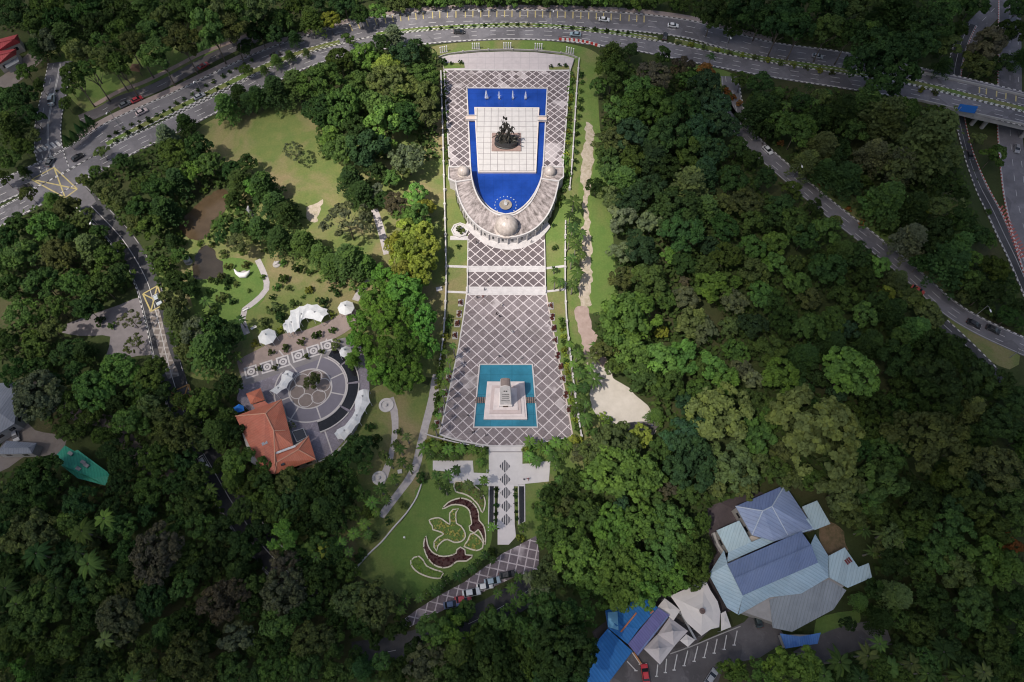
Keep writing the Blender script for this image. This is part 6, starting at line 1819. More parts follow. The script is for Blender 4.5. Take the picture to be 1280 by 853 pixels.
T("345 76 24 md spray;362 70 20 md spray;383 66 22 ol spray;330 88 20 md spray;345 115 56 dk spray;322 122 46 dk spray;370 108 42 md spray;366 95 14 or clump;310 128 36 dk spray")
T("402 105 58 md cauli;425 78 58 md cauli;435 50 38 md clump;402 140 48 dk cauli;430 135 55 md cauli;455 72 56 lt clump;475 58 50 dk;505 70 62 bl;492 46 60 gy spray;484 90 40 ye clump;492 105 60 ol cauli;527 98 45 md;470 135 50 md clump;480 155 50 lt clump;505 150 50 dk;530 142 44 ol;530 120 40 ol;460 187 64 bl;427 190 52 md;415 172 35 lt;510 198 48 gy flat;480 182 30 lt;500 122 40 md;447 108 44 md cauli;520 60 36 dk;445 165 40 dk")
T("765 70 48 md;788 66 36 dk;828 72 36 md clump;817 97 46 br cauli;852 86 40 br clump;765 95 45 md;882 92 26 or clump;860 102 30 md;800 116 50 md;880 112 56 bl cauli;890 133 50 bl cauli;927 100 50 md cauli;950 108 45 dk;947 140 46 dk;815 140 60 md;852 140 50 dk;787 142 42 md;768 138 36 md;765 177 46 ol;790 172 50 bl;902 157 62 bl cauli;870 166 46 bl;890 190 42 bl cauli;835 170 60 dk;922 186 42 dk;860 190 42 md;940 200 40 dk;758 192 34 md;748 108 24 md;815 200 46 bl;790 203 42 md;762 212 36 md")
T("890 20 70 dk cauli;927 14 60 dk;950 27 46 dk;915 40 34 dk;975 34 40 dk tall;1000 38 36 dk tall;1035 40 36 md tall;1063 43 34 dk tall;1085 42 28 md tall;990 8 60 dk;1030 10 60 dk;1070 8 60 md;1120 14 60 dk;1160 32 56 dk;1180 10 50 md;1215 8 44 dk;1150 52 50 dk;1186 58 44 ol;1232 58 50 br;1262 42 56 dk;1272 12 50 dk;1250 82 46 dk;1222 80 44 ol;1180 82 40 dk spray;1278 72 40 dk")
T("1098 80 112 dk cauli;995 165 50 md;975 155 40 md;1025 186 50 ol spray;1065 165 40 md;1045 192 40 dk;1155 186 90 ol spray;1105 152 60 ol spray;1130 140 44 md;1180 166 44 ol spray;1080 130 46 md;1050 143 48 dk;1243 194 34 md clump;1020 150 40 dk;945 125 26 md;965 130 30 dk;960 165 34 dk;1008 205 36 ol spray;1125 205 46 gy spray;1090 195 44 gy spray;1190 195 30 ol spray;1225 172 22 ol")
T("1055 225 50 dk spray;1107 252 55 md spray;1140 258 45 dk spray;1080 228 18 md;1122 220 46 ol;1155 260 22 ye clump;1186 236 28 dk;1200 243 22 dk;1182 273 14 gy clump;1137 300 46 gy spray;1172 290 38 dk;1185 330 58 dk spray;1200 305 34 md;1217 325 24 lt clump;1242 336 38 md;1210 353 38 md;1230 368 45 dk;1255 368 40 dk;1205 372 20 ol;1262 396 34 dk;1276 382 34 dk;1030 215 34 dk;1085 255 34 md;1160 310 34 dk;1150 330 30 dk;1112 278 26 md;1240 300 20 md;1258 345 30 dk")
T("970 305 36 lt clump;990 238 40 md;975 258 40 dk;992 278 42 md;1005 298 40 dk;1030 290 42 md;1043 278 28 ol;967 333 34 lt clump;1050 316 36 md;1072 320 40 dk;1097 333 36 lt clump;1122 349 40 ol spray;1035 338 50 dk;997 355 38 md;1012 375 34 ol clump;1108 366 22 ye clump;1052 373 36 md;980 403 42 dk;1010 413 46 md;1080 396 36 md;1160 393 48 ol;1145 412 40 md;1040 402 40 md;1115 390 40 dk;1098 378 34 dk;1190 442 46 dk;1222 472 46 dk;1162 432 42 dk;1080 350 34 dk;962 280 34 dk;1018 258 34 dk")
T("745 233 28 dk;780 225 40 md;790 250 46 bl;775 275 42 gy;815 278 40 gy;800 312 52 bl;778 318 36 gy;835 320 24 lt clump;780 348 42 ol;810 353 50 md;830 374 34 md;855 353 16 br;779 402 70 lt clump;797 396 62 lt clump;760 398 28 lt;827 416 20 ye;857 375 36 gy;865 403 46 ol clump;890 360 46 lt;917 378 38 gy cauli;887 310 32 bl;932 253 44 ol cauli;860 235 52 ol;915 228 44 dk;845 263 66 dk cauli;852 290 62 dk cauli;907 320 40 md cauli;940 313 38 md;940 343 42 ol;920 353 20 lt;880 335 36 md;950 368 38 md;880 413 40 gy clump;912 410 32 ol;940 408 38 bl;815 236 46 bl;880 262 40 md;905 285 44 dk;830 210 44 dk;880 215 40 bl;955 225 34 dk;965 380 36 dk;855 330 36 dk")
T("790 441 52 lt clump;820 456 56 lt clump;800 475 46 md clump;852 447 52 lt clump;835 482 46 md;887 459 42 lt clump;905 477 40 lt;868 459 36 md;927 461 32 gy;941 476 28 gy;900 519 86 lm cauli;857 546 64 bl cauli;860 578 76 bl cauli;915 582 66 ol cauli;947 548 50 md;768 560 66 ol cauli;742 566 40 ol;800 546 34 ye;780 592 84 lt cauli;745 598 52 lt clump;806 600 54 lt clump;830 613 34 br clump;858 615 38 md;722 566 24 gy;945 505 40 md;778 430 44 lt clump;920 440 36 md;930 610 40 ol;890 605 40 ol;820 520 24 md")
T("1060 466 72 lt cauli;1020 541 116 lm cauli;1160 553 106 ol cauli;975 471 52 lt cauli;1246 586 66 ol cauli;1185 497 50 dk;1150 497 50 dk;1120 452 56 dk;1165 466 56 dk;1212 511 40 ol;1110 566 50 md;1050 612 60 ol;1100 602 60 md;1148 622 56 dk;1186 602 48 md;1262 624 50 md;1250 530 52 dk;1005 447 44 dk;960 440 44 md;1090 505 46 dk;1225 545 40 dk;1270 500 44 dk;1245 480 44 dk;1000 490 40 dk;1215 630 46 md;1080 540 40 md;1275 550 36 dk;970 590 40 md;990 602 34 ol;1040 430 40 dk;1085 430 40 dk;960 520 36 md;1272 655 36 md", 'dense')
T("1105 648 44 md;1142 655 50 md;1190 662 56 md;1170 692 50 md;1225 702 60 lt;1258 714 50 lt;1262 680 30 or clump;1195 715 48 ol;1240 660 46 md;1150 715 40 md;990 833 64 lt clump;1120 745 44 ol;1165 750 50 dk;1215 760 56 md;1265 760 50 dk;1100 775 36 dk;1150 790 44 md;1240 800 50 md;1275 815 44 dk;950 848 44 lt clump;915 842 40 lt clump;1060 645 40 ol;1085 625 40 md;1205 830 40 dk;1265 848 40 md")
T("702 670 62 md cauli;722 702 74 lt cauli;765 660 62 lt cauli;800 655 62 lt cauli;840 660 62 md cauli;865 690 60 md cauli;795 708 58 lt cauli;830 690 52 md;775 723 72 lt cauli;745 735 56 lt cauli;797 741 56 lt clump;842 722 52 lt cauli;690 715 54 ol cauli;760 695 50 md;735 645 46 md;870 722 36 md;685 780 76 dk cauli 20;665 815 62 md cauli;704 815 76 dk cauli 24;652 795 48 dk;717 775 50 dk clump 18;650 842 56 dk;702 846 62 dk cauli 22;680 640 30 md;820 630 40 md;875 655 32 md")
T("357 672 44 lt clump;355 704 46 br;357 740 62 gy cauli;350 780 50 md clump;402 722 50 dk;440 750 50 ol cauli;470 755 58 ol cauli;392 800 54 ol cauli;417 812 42 md;345 836 50 md;382 836 50 md clump;422 842 44 md;545 790 54 md clump;566 790 48 lt clump;532 832 60 gy flat;572 817 50 md;557 842 48 md;625 778 50 md;620 812 60 dk;615 842 50 md;583 763 28 md;330 640 40 md;380 655 40 dk;325 665 36 dk;372 700 40 dk;455 780 40 dk;420 768 40 dk;590 835 50 dk;600 795 40 md;500 840 36 dk;450 835 34 dk;470 800 24 dk")
T("450 561 44 dk clump;430 577 40 dk clump;400 599 46 dk clump;425 612 48 dk clump;390 618 44 dk;450 617 26 md;362 604 40 ol;367 624 40 dk;405 637 44 dk;345 621 36 md;330 603 30 md;350 645 36 md;440 640 24 md;420 655 34 dk")
T("470 372 50 vg cauli;505 366 56 vg cauli;452 402 44 vg cauli;490 400 60 vg cauli;526 400 48 vg cauli;460 436 50 vg cauli;500 440 62 vg cauli;530 432 42 vg cauli;478 466 46 vg cauli;508 472 50 vg cauli;520 352 34 vg cauli;480 345 34 vg;445 425 30 vg;440 450 24 vg")
T("345 258 46 dk spray;357 268 40 dk spray;330 235 46 dk spray;440 228 46 dk spray;452 242 44 dk spray;434 276 72 gy sparse;350 300 46 dk spray;380 306 46 md spray;437 328 56 md spray;415 331 40 md spray;456 334 40 md spray;495 256 36 br;490 223 26 md;520 244 34 lt clump;470 215 34 dk;300 228 40 md;317 234 34 lt;295 250 30 dk;300 306 38 ol clump;277 282 22 md;276 297 22 dk;215 378 42 ol;222 353 38 dk;238 365 30 dk;218 397 38 ol;246 419 50 gy;270 414 50 dk;287 421 40 dk;262 440 66 md;300 285 30 dk;325 285 36 dk spray;400 318 36 md spray;205 330 30 md;225 320 26 md;262 448 40 ol;235 440 36 ol;468 240 30 gy;368 190 34 gy sparse;505 212 30 ol;478 250 26 dk;310 205 30 dk;290 215 34 dk")
T("510 288 40 ye clump;496 310 37 ye clump;514 316 47 ye clump;530 292 35 ye clump;533 312 40 ye clump;526 336 44 ye clump;508 342 40 ye clump;502 328 33 ye clump;522 272 40 md clump;530 262 30 ye clump;538 330 25 ye clump;505 268 30 md")
T("50 497 70 gy cauli;120 491 58 md cauli;150 464 60 lt cauli;190 470 48 md cauli;180 492 40 md;192 508 40 ol clump;206 527 40 ol clump;165 528 50 md;226 546 54 ol cauli;200 572 50 md cauli;160 578 44 dk;256 506 40 lt clump;273 541 44 md;297 576 42 lt clump;286 482 36 dk;190 608 50 md cauli;225 632 34 md;50 602 70 dk cauli;100 632 54 dk;20 625 56 dk;310 614 28 md;330 580 26 md;278 580 22 md;150 606 40 dk;290 600 30 lt;130 545 30 md;95 505 44 md;90 540 30 md;115 520 30 md;300 640 36 md;318 626 24 lt;140 640 44 dk;75 480 34 dk;45 460 40 dk")
T("37 245 44 ol;65 250 36 md;85 262 40 ol;105 275 44 ol;62 285 50 md;20 280 48 dk;30 320 54 md;75 320 54 ol cauli;112 310 46 ol;135 325 44 md;55 355 54 dk;95 355 50 md;130 360 46 md;150 342 34 dk;15 360 48 dk;30 395 50 md;70 385 44 md;10 430 46 dk;45 430 44 md;85 440 46 dk;104 440 36 dk;95 465 40 dk;20 465 44 dk;163 400 34 gy sparse;168 430 32 ol sparse;162 346 24 md;125 290 36 dk;150 310 30 md;10 300 40 dk;")
T("150 660 48 md;197 692 70 br cauli;280 752 62 br cauli;152 776 64 gy cauli;82 806 46 md clump;50 762 70 md cauli;236 823 66 ol cauli;250 656 42 md;305 682 44 dk;130 733 48 md clump;25 842 38 lt;40 667 66 ol;92 655 50 md;190 752 50 dk;230 735 38 md;296 797 46 gy;20 720 50 dk;75 710 46 dk;15 800 50 md;120 825 46 dk;180 830 46 ol;290 835 44 md;310 755 44 dk;340 765 30 dk;270 700 44 dk;300 715 40 dk;230 780 44 dk;110 770 44 dk;160 715 36 dk;225 655 34 dk;185 640 34 dk;60 845 40 dk;150 848 40 md;205 790 36 dk;260 795 36 dk;325 805 36 md;240 690 36 md;265 625 30 md;15 690 40 dk")
T("606 792 36 md;575 770 26 dk;612 768 24 md;655 748 22 md;520 812 30 dk;540 806 28 dk;478 826 28 md;446 818 24 dk;240 528 34 dk;226 505 30 md;250 552 34 ol;1090 640 34 md;1075 655 26 ol;1092 735 30 dk;1075 752 24 md;1060 780 22 dk;1045 640 26 ol;1040 715 14 md;875 770 16 md;410 586 28 dk;375 606 30 dk;322 600 28 md;296 545 30 dk;284 520 26 md;470 552 20 dk;480 570 16 ol;460 640 20 md;455 585 22 md")
rgb = random.Random(31)
for i, (px, py) in enumerate([(232, 262), (242, 248), (256, 238), (284, 246), (285, 262), (270, 284), (262, 297), (248, 305), (232, 303), (224, 292), (238, 322), (250, 303), (266, 306), (277, 316), (284, 334), (280, 348), (262, 352), (244, 350), (236, 342), (290, 300), (300, 318), (318, 300), (330, 312), (270, 352), (282, 360), (296, 358), (312, 362), (306, 330), (340, 372), (362, 362), (378, 372), (398, 352), (442, 360), (440, 346), (330, 345), (345, 360), (412, 346), (300, 262), (312, 282), (330, 282), (322, 250), (352, 330)]):
    tree(px + rgb.uniform(-2, 2), py + rgb.uniform(-2, 2), rgb.uniform(6, 13), rgb.choice(('md', 'lt', 'ol', 'dk')), 'bush', None)
# cypresses and round median shrubs
for i, (px, py) in enumerate(((84, 176), (92, 170), (99, 163), (105, 158), (112, 152))):
    tree(px, py, 11, 'dk', 'conical', 4.8, ordn[i] + ' of five dark narrow cypresses from the junction, beside the avenue', 'row of five cypresses')
# park shrubs, topiary
SH = [(386, 363, 12, 'ye', 'yellow shrub on the dry park lawn above the large curved tent'), (426, 354, 15, 'dk', 'largest of three dark round shrubs on the dry park lawn'), (415, 361, 11, 'dk', 'left one of three dark round shrubs on the dry park lawn'), (421.5, 366.5, 11, 'dk', 'lowest of three dark round shrubs on the dry park lawn'), (372, 337, 16, 'dk', 'dark shrub by the stone frame sculpture'), (387, 341, 12, 'md', 'small shrub right of the stone frame sculpture'), (354, 349, 14, 'md', 'mid green shrub below the stone frame sculpture'),
      (367, 380, 14, 'md', 'shrub behind the left shoulder of the large curved tent'), (344, 387, 22, 'ol', 'spiky olive shrub above the small left tent'), (352, 397, 16, 'dk', 'dark shrub between the small left tent and the large curved one'), (330, 405, 18, 'ol', 'olive shrub just behind the small left tent'), (404, 378, 18, 'dk', 'dark shrub behind the right shoulder of the large curved tent'), (414, 394, 12, 'ye', 'yellow flecked shrub between the large curved tent and the small round one'), (351, 413, 11, 'ye', 'yellow flecked shrub right of the small left tent'), (319, 430, 12, 'ye', 'yellow shrub left of the small left tent'), (396, 420, 14, 'md', 'green shrub on the promenade below the large curved tent'), (416, 413, 11, 'md', 'small green shrub on the promenade near the grove'),
      (357, 436, 12, 'ol', 'pale olive shrub between the promenade and the ringed squares, second from left'), (377, 428, 13, 'ol', 'pale olive shrub between the promenade and the ringed squares, third from left'), (339, 441, 11, 'ol', 'pale olive shrub between the promenade and the ringed squares, leftmost'), (420, 432, 16, 'ol', 'olive shrub at the right end of the ringed squares'), (324, 461, 10, 'ol', 'small shrub between the first and second ringed squares'), (344, 460, 10, 'ol', 'small shrub between the second and third ringed squares'), (383, 446, 10, 'ol', 'small shrub between the fourth and fifth ringed squares'), (402, 440, 9, 'ol', 'small shrub between the fifth and sixth ringed squares'),
      (564, 79.5, 6, 'dk', 'dark clipped shrub at the left head corner of the plaza, outer one'), (576, 78, 7, 'dk', 'dark clipped shrub at the left head corner of the plaza, inner one'), (553, 78, 11, 'dk', 'dark bush at the far left corner of the forecourt'), (689, 83, 6, 'dk', 'dark clipped shrub at the right head corner of the plaza, first of three'), (699, 81.5, 6, 'dk', 'dark clipped shrub at the right head corner of the plaza, middle of three'), (707, 82, 6, 'dk', 'dark clipped shrub at the right head corner of the plaza, last of three'),
      (573, 308.5, 8, 'dk', 'small dark shrub on the grass below the octagonal planter'), (693.5, 310.5, 9, 'dk', 'small dark shrub on the grass right of the upper terrace'), (692, 282, 7, 'dk', 'small round shrub beside the right end of the pavilion steps'), (575, 288, 13, 'ol', 'clipped olive shrub filling the octagonal planter'),
      (463, 534, 14, 'dk', 'dark shrub on the dry grass right of the long curved tent'), (495, 557, 16, 'ol', 'olive shrub between the two footpaths'), (498, 540, 12, 'md', 'green shrub between the two footpaths, upper one'), (527, 597, 16, 'md', 'round green shrub at the top of the white garden wall'), (505, 632, 12, 'ol', 'olive shrub along the garden wall'), (486, 652, 12, 'dk', 'dark shrub along the garden wall, lower down'), (466, 672, 16, 'ol', 'olive shrub at the lower stretch of the garden wall'), (450, 695, 18, 'md', 'green shrub by the lower end of the garden wall'),
      (668, 633, 9, 'ol', 'round olive shrub on the grass right of the black pool'), (615, 690, 13, 'md', 'green shrub beside the six sided white landing, left'), (650, 673, 12, 'ye', 'yellow green shrub beside the six sided white landing, right'), (722, 552, 14, 'ye', 'yellow shrub at the right foot of the lower plaza'), (740, 540, 20, 'md', 'green shrub beside the left edge of the pale court'), (760, 528, 18, 'lt', 'bright green shrub at the lower edge of the pale court'), (752, 520, 12, 'ye', 'pale yellow shrub at the left lower edge of the pale court'),
      (1120, 205, 8, 'lt', 'small bright shrub among the grey feathery trees'), (1238, 262, 9, 'md', 'small shrub beside the narrow slip road'), (125, 402, 16, 'dk', 'dark shrub in the middle of the grey forecourt'), (140, 408, 12, 'md', 'small green shrub on the grey forecourt'), (71, 114, 5, 'md', 'tiny green shrub on the island of the side road'),
      (286, 352, 14, 'dk', 'dark shrub on the green park lawn near the crescent sculpture'), (278, 372, 16, 'ol', 'olive shrub on the green park lawn'), (268, 388, 14, 'md', 'green shrub at the lower end of the green park lawn'), (292, 378, 10, 'dk', 'small dark shrub near the winding park path'), (262, 365, 12, 'md', 'green shrub left of the crescent sculpture')]
for a in SH: tree(a[0], a[1], a[2], a[3], 'bush', None, a[4])
tree(391, 477, 22, 'ol', 'clump', 3.6, 'round olive tree growing in the middle of the ring paving')
tree(362, 533, 15, 'gy', 'sparse', 2.5, 'thin grey leafed tree beside the restaurant wall')
for i, (px, py) in enumerate([(146, 176), (160, 167), (175, 160), (188, 152.5), (202, 146), (216, 139), (230, 132), (244, 125), (259, 118), (272, 112), (285, 105.5)]):
    tree(px, py, 7.5 if i < 4 else 5, 'dk', 'bush', None, 'dark round shrub, number %s from the junction in the lower left median' % (ordn + ['eighth', 'ninth', 'tenth', 'eleventh'])[i], 'shrubs in the left median')
MS = [(538, 36), (551, 35.5), (564, 34.5), (578, 33.6), (592, 33), (606, 32.2), (620, 31.6), (634, 31), (647, 31), (660, 31.6), (674, 32), (703, 33.8), (715, 35.5), (730, 36.2), (744, 37.6), (758, 39), (772, 40.5), (785, 42)]
w18 = ordn + ['eighth', 'ninth', 'tenth', 'eleventh', 'twelfth', 'thirteenth', 'fourteenth', 'fifteenth', 'sixteenth', 'seventeenth', 'last']
for i, (px, py) in enumerate(MS):
    tree(px, py, 7 if i in (12, 13, 14, 15) else 5.2, 'dk', 'bush', None, 'dark round shrub, %s from the left in the median above the forecourt' % w18[i], 'shrubs in the median above the forecourt')
for i, px in enumerate(range(848, 1280, 16)):
    if 1040 < px < 1150: continue
    py = 54 + (px - 848) * .195
    tree(px, py, 9, 'ye' if i % 2 else 'ol', 'bush', None, 'pale flowering shrub in the upper right median, %s from its left end' % (w18[:17] + ['eighteenth', 'nineteenth', 'twentieth', 'twenty first', 'twenty second', 'twenty third', 'twenty fourth', 'twenty fifth', 'twenty sixth', 'last'])[i], 'flowering shrubs in the upper right median')
# orange hedge along the forest road
for i in range(15):
    f = i / 14
    px, py = 905 + 10 * f * 3 if f < .33 else 915 + (f - .33) * 230, 112 + 40 * f if f < .33 else 125 + (f - .33) * 235
    tree(px + 8 * f, py - 4 * f, 10, 'or' if i % 3 else 'ol', 'bush', None, 'orange leafed hedge shrub, %s from the top beside the forest road' % w18[i], 'orange hedge shrubs by the forest road')
# clipped hedge shrubs beside the long walls
def hedge(pts, n, d, cols, side, grp):
    L = smooth(pts, 2)
    for i in range(n):
        p = L[int((len(L) - 1) * (i + .5) / n)]
        tree(p[0] + rgt.uniform(-1, 1), p[1], d * rgt.uniform(.8, 1.2), rgt.choice(cols), 'bush', None, '%s hedge shrub %s' % ((w18[:17] + ['eighteenth', 'nineteenth'] + (['last'] if n == 20 else ['twentieth', 'twenty first', 'twenty second', 'twenty third', 'twenty fourth', 'twenty fifth', 'twenty sixth']))[i], side), grp)
hedge([(556, 92), (557.5, 150), (559, 206)], 26, 8, ('lt', 'md', 'ol'), 'from the top, between left wall and upper plaza', 'hedge left of the upper plaza')
hedge([(715, 92), (711, 150), (706, 206)], 26, 8.5, ('ye', 'lt', 'ol'), 'from the top, between upper plaza and right wall', 'hedge right of the upper plaza')
hedge([(728, 92), (725, 130), (722, 170), (718, 215)], 12, 8, ('md', 'dk'), 'from the top, outside the upper right wall', 'hedge outside the right wall')
hedge([(710, 210), (706, 232), (698, 258)], 6, 10, ('md', 'lt'), 'from the top, beside the right pavilion end', 'hedge right of the pavilion')
hedge([(563, 395), (556, 430), (549, 470), (545, 520)], 20, 9, ('lt', 'ye', 'md'), 'from the top, between left wall and lower plaza', 'hedge left of the lower plaza')
hedge([(702, 400), (706, 440), (713, 490), (722, 540)], 20, 9, ('lt', 'md', 'ye'), 'from the top, between lower plaza and right wall', 'hedge right of the lower plaza')
hedge([(533, 552), (570, 558), (606, 565)], 14, 9, ('ye', 'lt'), 'from the left, at the lower plaza left foot', 'hedge at the left foot of the plaza')
hedge([(656, 562), (690, 556), (718, 550)], 13, 9, ('ye', 'lt', 'md'), 'from the left, at the lower plaza right foot', 'hedge at the right foot of the plaza')
hedge([(620, 610), (620, 655)], 5, 6.5, ('dk',), 'from the top, left of the striped diamonds', 'little shrubs beside the striped diamonds')
hedge([(645, 610), (646, 653)], 5, 6.5, ('dk',), 'from the top, right of the striped diamonds', 'little shrubs beside the striped diamonds')
hedge([(135, 172), (165, 156), (200, 142), (250, 112), (300, 84), (318, 74)], 20, 6, ('dk', 'md'), 'from the left, between service road and avenue', 'hedge between service road and avenue')
# planter beds with red shrubs along the lower plaza
RB = [(576, 379), (574, 393), (571.5, 405), (569, 420), (561, 474), (556.5, 492), (551.5, 511), (546.5, 531)], [(688.5, 383), (690, 397), (692, 411), (694, 426), (697, 445), (700.5, 459), (703.5, 474), (707, 494), (711, 512)]
for s, L in zip(('left', 'right'), RB):
    for i, (px, py) in enumerate(L):
        t = thing('planter_bed', 'red shrub bed, %s from the top, %s edge of the lower plaza' % ((ordn + ['eighth', 'ninth'])[i], s), 'planter', tloc(px, py), 0, 'red shrub beds beside the lower plaza')
        mb = MB(); mb.box((0, 0, .15), (1.7, 2.6, .3)); mb.build('kerb', CONC, t)
        c = link('planting', CROWNS['bush'][i % 3], None, t); c.location = (0, 0, .5); c.scale = (.8, 1.25, .7); c.color = (.12, .045, .042, 1)

# palms
def palm_mesh(seed, nf=12, droop=1.0):
    global NP
    NP = np.random.RandomState(seed)
    C, N, Sz, Tn, AX = [], [], [], [], []
    mb = MB()
    for i in range(nf):
        az = 2.399963 * i
        el = NP.uniform(.1, 1.0)
        L = NP.uniform(.85, 1.1)
        tone = (NP.uniform(0, 1), NP.uniform(0, .5))
        prev = None
        side = np.array([-sin(az), cos(az), 0])
        for j in range(11):
            s = (j + 1) / 11
            rr = L * (s * cos(el * .9) if True else 0)
            z = L * (sin(el) * s - droop * .75 * s * s)
            p = np.array([cos(az) * rr, sin(az) * rr, z])
            if prev is not None:
                d = p - prev; d /= np.linalg.norm(d)
                up = np.cross(side, d) * -1
                if up[2] < 0: up = -up
                w = .125 * sin(pi * min(1, .12 + s * .88)) + .025
                for sg in (-1, 1):
                    a = prev; b = p
                    tip = side * sg * w + d * .10 - up * .07
                    mb.add([a, b, b + tip, a + tip * .9], [(0, 1, 2, 3) if sg < 0 else (3, 2, 1, 0)])
                    for _ in range(4): Tn.append(tone)
            prev = p
    me = mb.mesh('crown', LEAF)
    at = me.color_attributes.new('tint', 'FLOAT_COLOR', 'POINT')
    at.data.foreach_set('color', np.array([(a, b, 0, 1) for a, b in Tn], float).ravel())
    return me
PALMS = [palm_mesh(1, 12), palm_mesh(2, 10, .8), palm_mesh(3, 14, 1.1)]
mb = MB(); mb.path_tube([(0, 0, 0), (.02, .01, .3), (.035, .0, .65), (0, 0, 1)], [.30, .20, .17, .15], 8)
mb.v = [(x if abs(x) > 1 else x, y, z) for x, y, z in mb.v]
PTRUNK = mb.mesh('trunk', PALMBARK, True)
PALM_LIST = []
def palm(px, py, d, h, col, where):
    x, y = P(px, py, h)
    g = ground_z(x, y)
    if g < -.5: x, y = P(px, py, h + g); g = ground_z(x, y)
    t = thing('palm_tree', '', 'palm', (x, y, g))
    r = d / scale_at(px, py, h) / 2
    c = link('crown', rgt.choice(PALMS), None, t); c.location = (0, 0, h); c.rotation_euler = (0, 0, rgt.uniform(0, 6.28)); c.scale = (r * 1.25, r * 1.25, r * 1.15)
    b = LC[col]; j = rgt.uniform(.85, 1.2); c.color = (b[0] * j, b[1] * j, b[2] * j, 1)
    k = link('trunk', PTRUNK, None, t); k.scale = (1, 1, h); k.rotation_euler = (0, 0, rgt.uniform(0, 6.28))
    PALM_LIST.append((t, px, py, d, h, where, col))
def PL(s, where, d=15, h=6.5, col='md'):
    for w in s.split(';'):
        a = w.split()
        if not a: continue
        palm(float(a[0]), float(a[1]), float(a[2]) if len(a) > 2 else d, float(a[4]) if len(a) > 4 else h, a[3] if len(a) > 3 else col, where)
PL("717 252 24 md;716 284 20 dk;726 292 18 md;720 306 18 md;715 323 17 md;722 341 18 md;716 355 17 md;713 268 14 dk;712 298 14 md;727 318 14 md", 'between the right hand wall and the bare track')
PL("694 350;701 352 13;693 336 9 dk 3", 'on the grass strip right of the steps', 11, 6)
PL("722 441 17;740 447 22 ol;725 466 20 md;742 474 24 md;730 484 18 dk;716 484 14;727 499 18;732 523 20 md;721 510 16;738 460 14 lt;717 455 12 lt;745 432 15 md;712 430 12 lt;733 505 12 md", 'between the lower plaza wall and the pale court', 16, 7)
PL("662 552 18 lt;677 557 18 lt;695 553 18 lt;709 556 17 lt;661 570 16 lt;671 576 16;692 571 18;716 549 14 ye;684 563 15 lt;703 567 13 md", 'in the strip at the right foot of the lower plaza', 16, 2.6)
PL("530 560 19 lt;545 558 18 lt;560 562 18 lt;575 561 17 lt;590 562 16 lt;602 564 14 lt;538 568 14 md;568 570 14 md;600 578 13 lt;552 571 13 md", 'in the strip at the left foot of the lower plaza', 16, 2.6)
PL("685 611 16;695 582 15;690 622 15 dk;700 600 14 md;675 617 12;684 640 14 dk", 'below the right arm of the white forecourt', 15, 4.5)
PL("560 594 16;570 587 14 dk;585 606 15 ol;545 594 14;605 600 13 lt;557 612 14 dk;548 605 12 md;600 617 11 ol", 'below the left arm of the white forecourt', 14, 6)
PL("500 561 15;502 577 14;475 611 19;492 599 16;465 628 19 lt;508 546 13 ol;487 578 12;512 585 12 md;482 624 13;470 640 13 lt", 'between the two footpaths', 15, 6)
PL("382 688 24 lt;407 687 26 ye;425 680 20 lt;442 667 18 lt;455 655 17 lt;395 697 18 md;436 690 15 md;460 668 14 md;420 700 16 dk", 'below the restaurant near the lower lawn corner', 18, 6.5)
PL("615 659 15 lt;654 660 14;606 694 13 dk;590 711 14 dk;572 720 14 dk;557 726 14 dk;541 737 15;525 747 15;507 748 17;500 763 16;616 700 12 dk;597 704 12 dk;580 716 12 dk;551 732 12 dk;533 742 12;640 735 16 md;622 742 14;648 722 13;660 722 17 gy;680 737 20 gy;667 740 15 gy", 'along the diagonal walk with parked cars', 14, 5)
PL("889 70 13 dk", 'standing alone beside the lower carriageway at the upper right', 12, 7)
PL("968 128 16 dk;983 131 16 md;1000 118 15 dk;1018 126 17 md;1012 108 13 dk;975 112 14 md;1035 115 14 dk;1090 118 14 dk;1105 122 14 md", 'in the wood below the avenue at the upper right', 14, 8)
PL("246 607 26 lt;262 612 20 md;236 598 16 md", 'beside the shaded winding road', 22, 7)
PL("102 664 34 md;45 692 36 dk;110 705 34 md;6 735 34 dk;130 648 28 lt;95 690 26 dk;20 755 28 md;70 735 26 dk;165 850 24 md;130 800 24 ol", 'in the dark woods at the lower left', 34, 12)
PL("1050 828 34 md;1085 820 32 ol;1112 835 32 md;1180 815 36 dk;1205 845 32 md;1140 830 28 ol;1160 842 26 md;1075 848 26 dk;1030 845 26 md;1100 805 24 md;1230 840 26 ol", 'in the woods at the lower right edge', 32, 9)
PL("1080 662 22 md;1108 667 26 ol;1112 690 24 dk;1128 706 22 gy;1092 690 18 md;1070 640 18 md;1128 678 20 ol", 'beside the blue roofed building on its wooded side', 22, 6)
PL("295 445 16;300 400 15 dk;250 395 18 dk;238 408 18;228 380 16 dk;256 376 16", 'around the green park lawn', 16, 5)
PL("545 740 14 dk;645 755 18 md", 'at the foot of the diagonal walk', 14, 5)
PL("566 432 10;561 451 10;559 463 10;556 478 10;553 491 10;550 506 10;548 520 10;543 533 10;557 440 9;553 468 9", 'in the bed along the left edge of the lower plaza', 12, 8.5, 'lt')

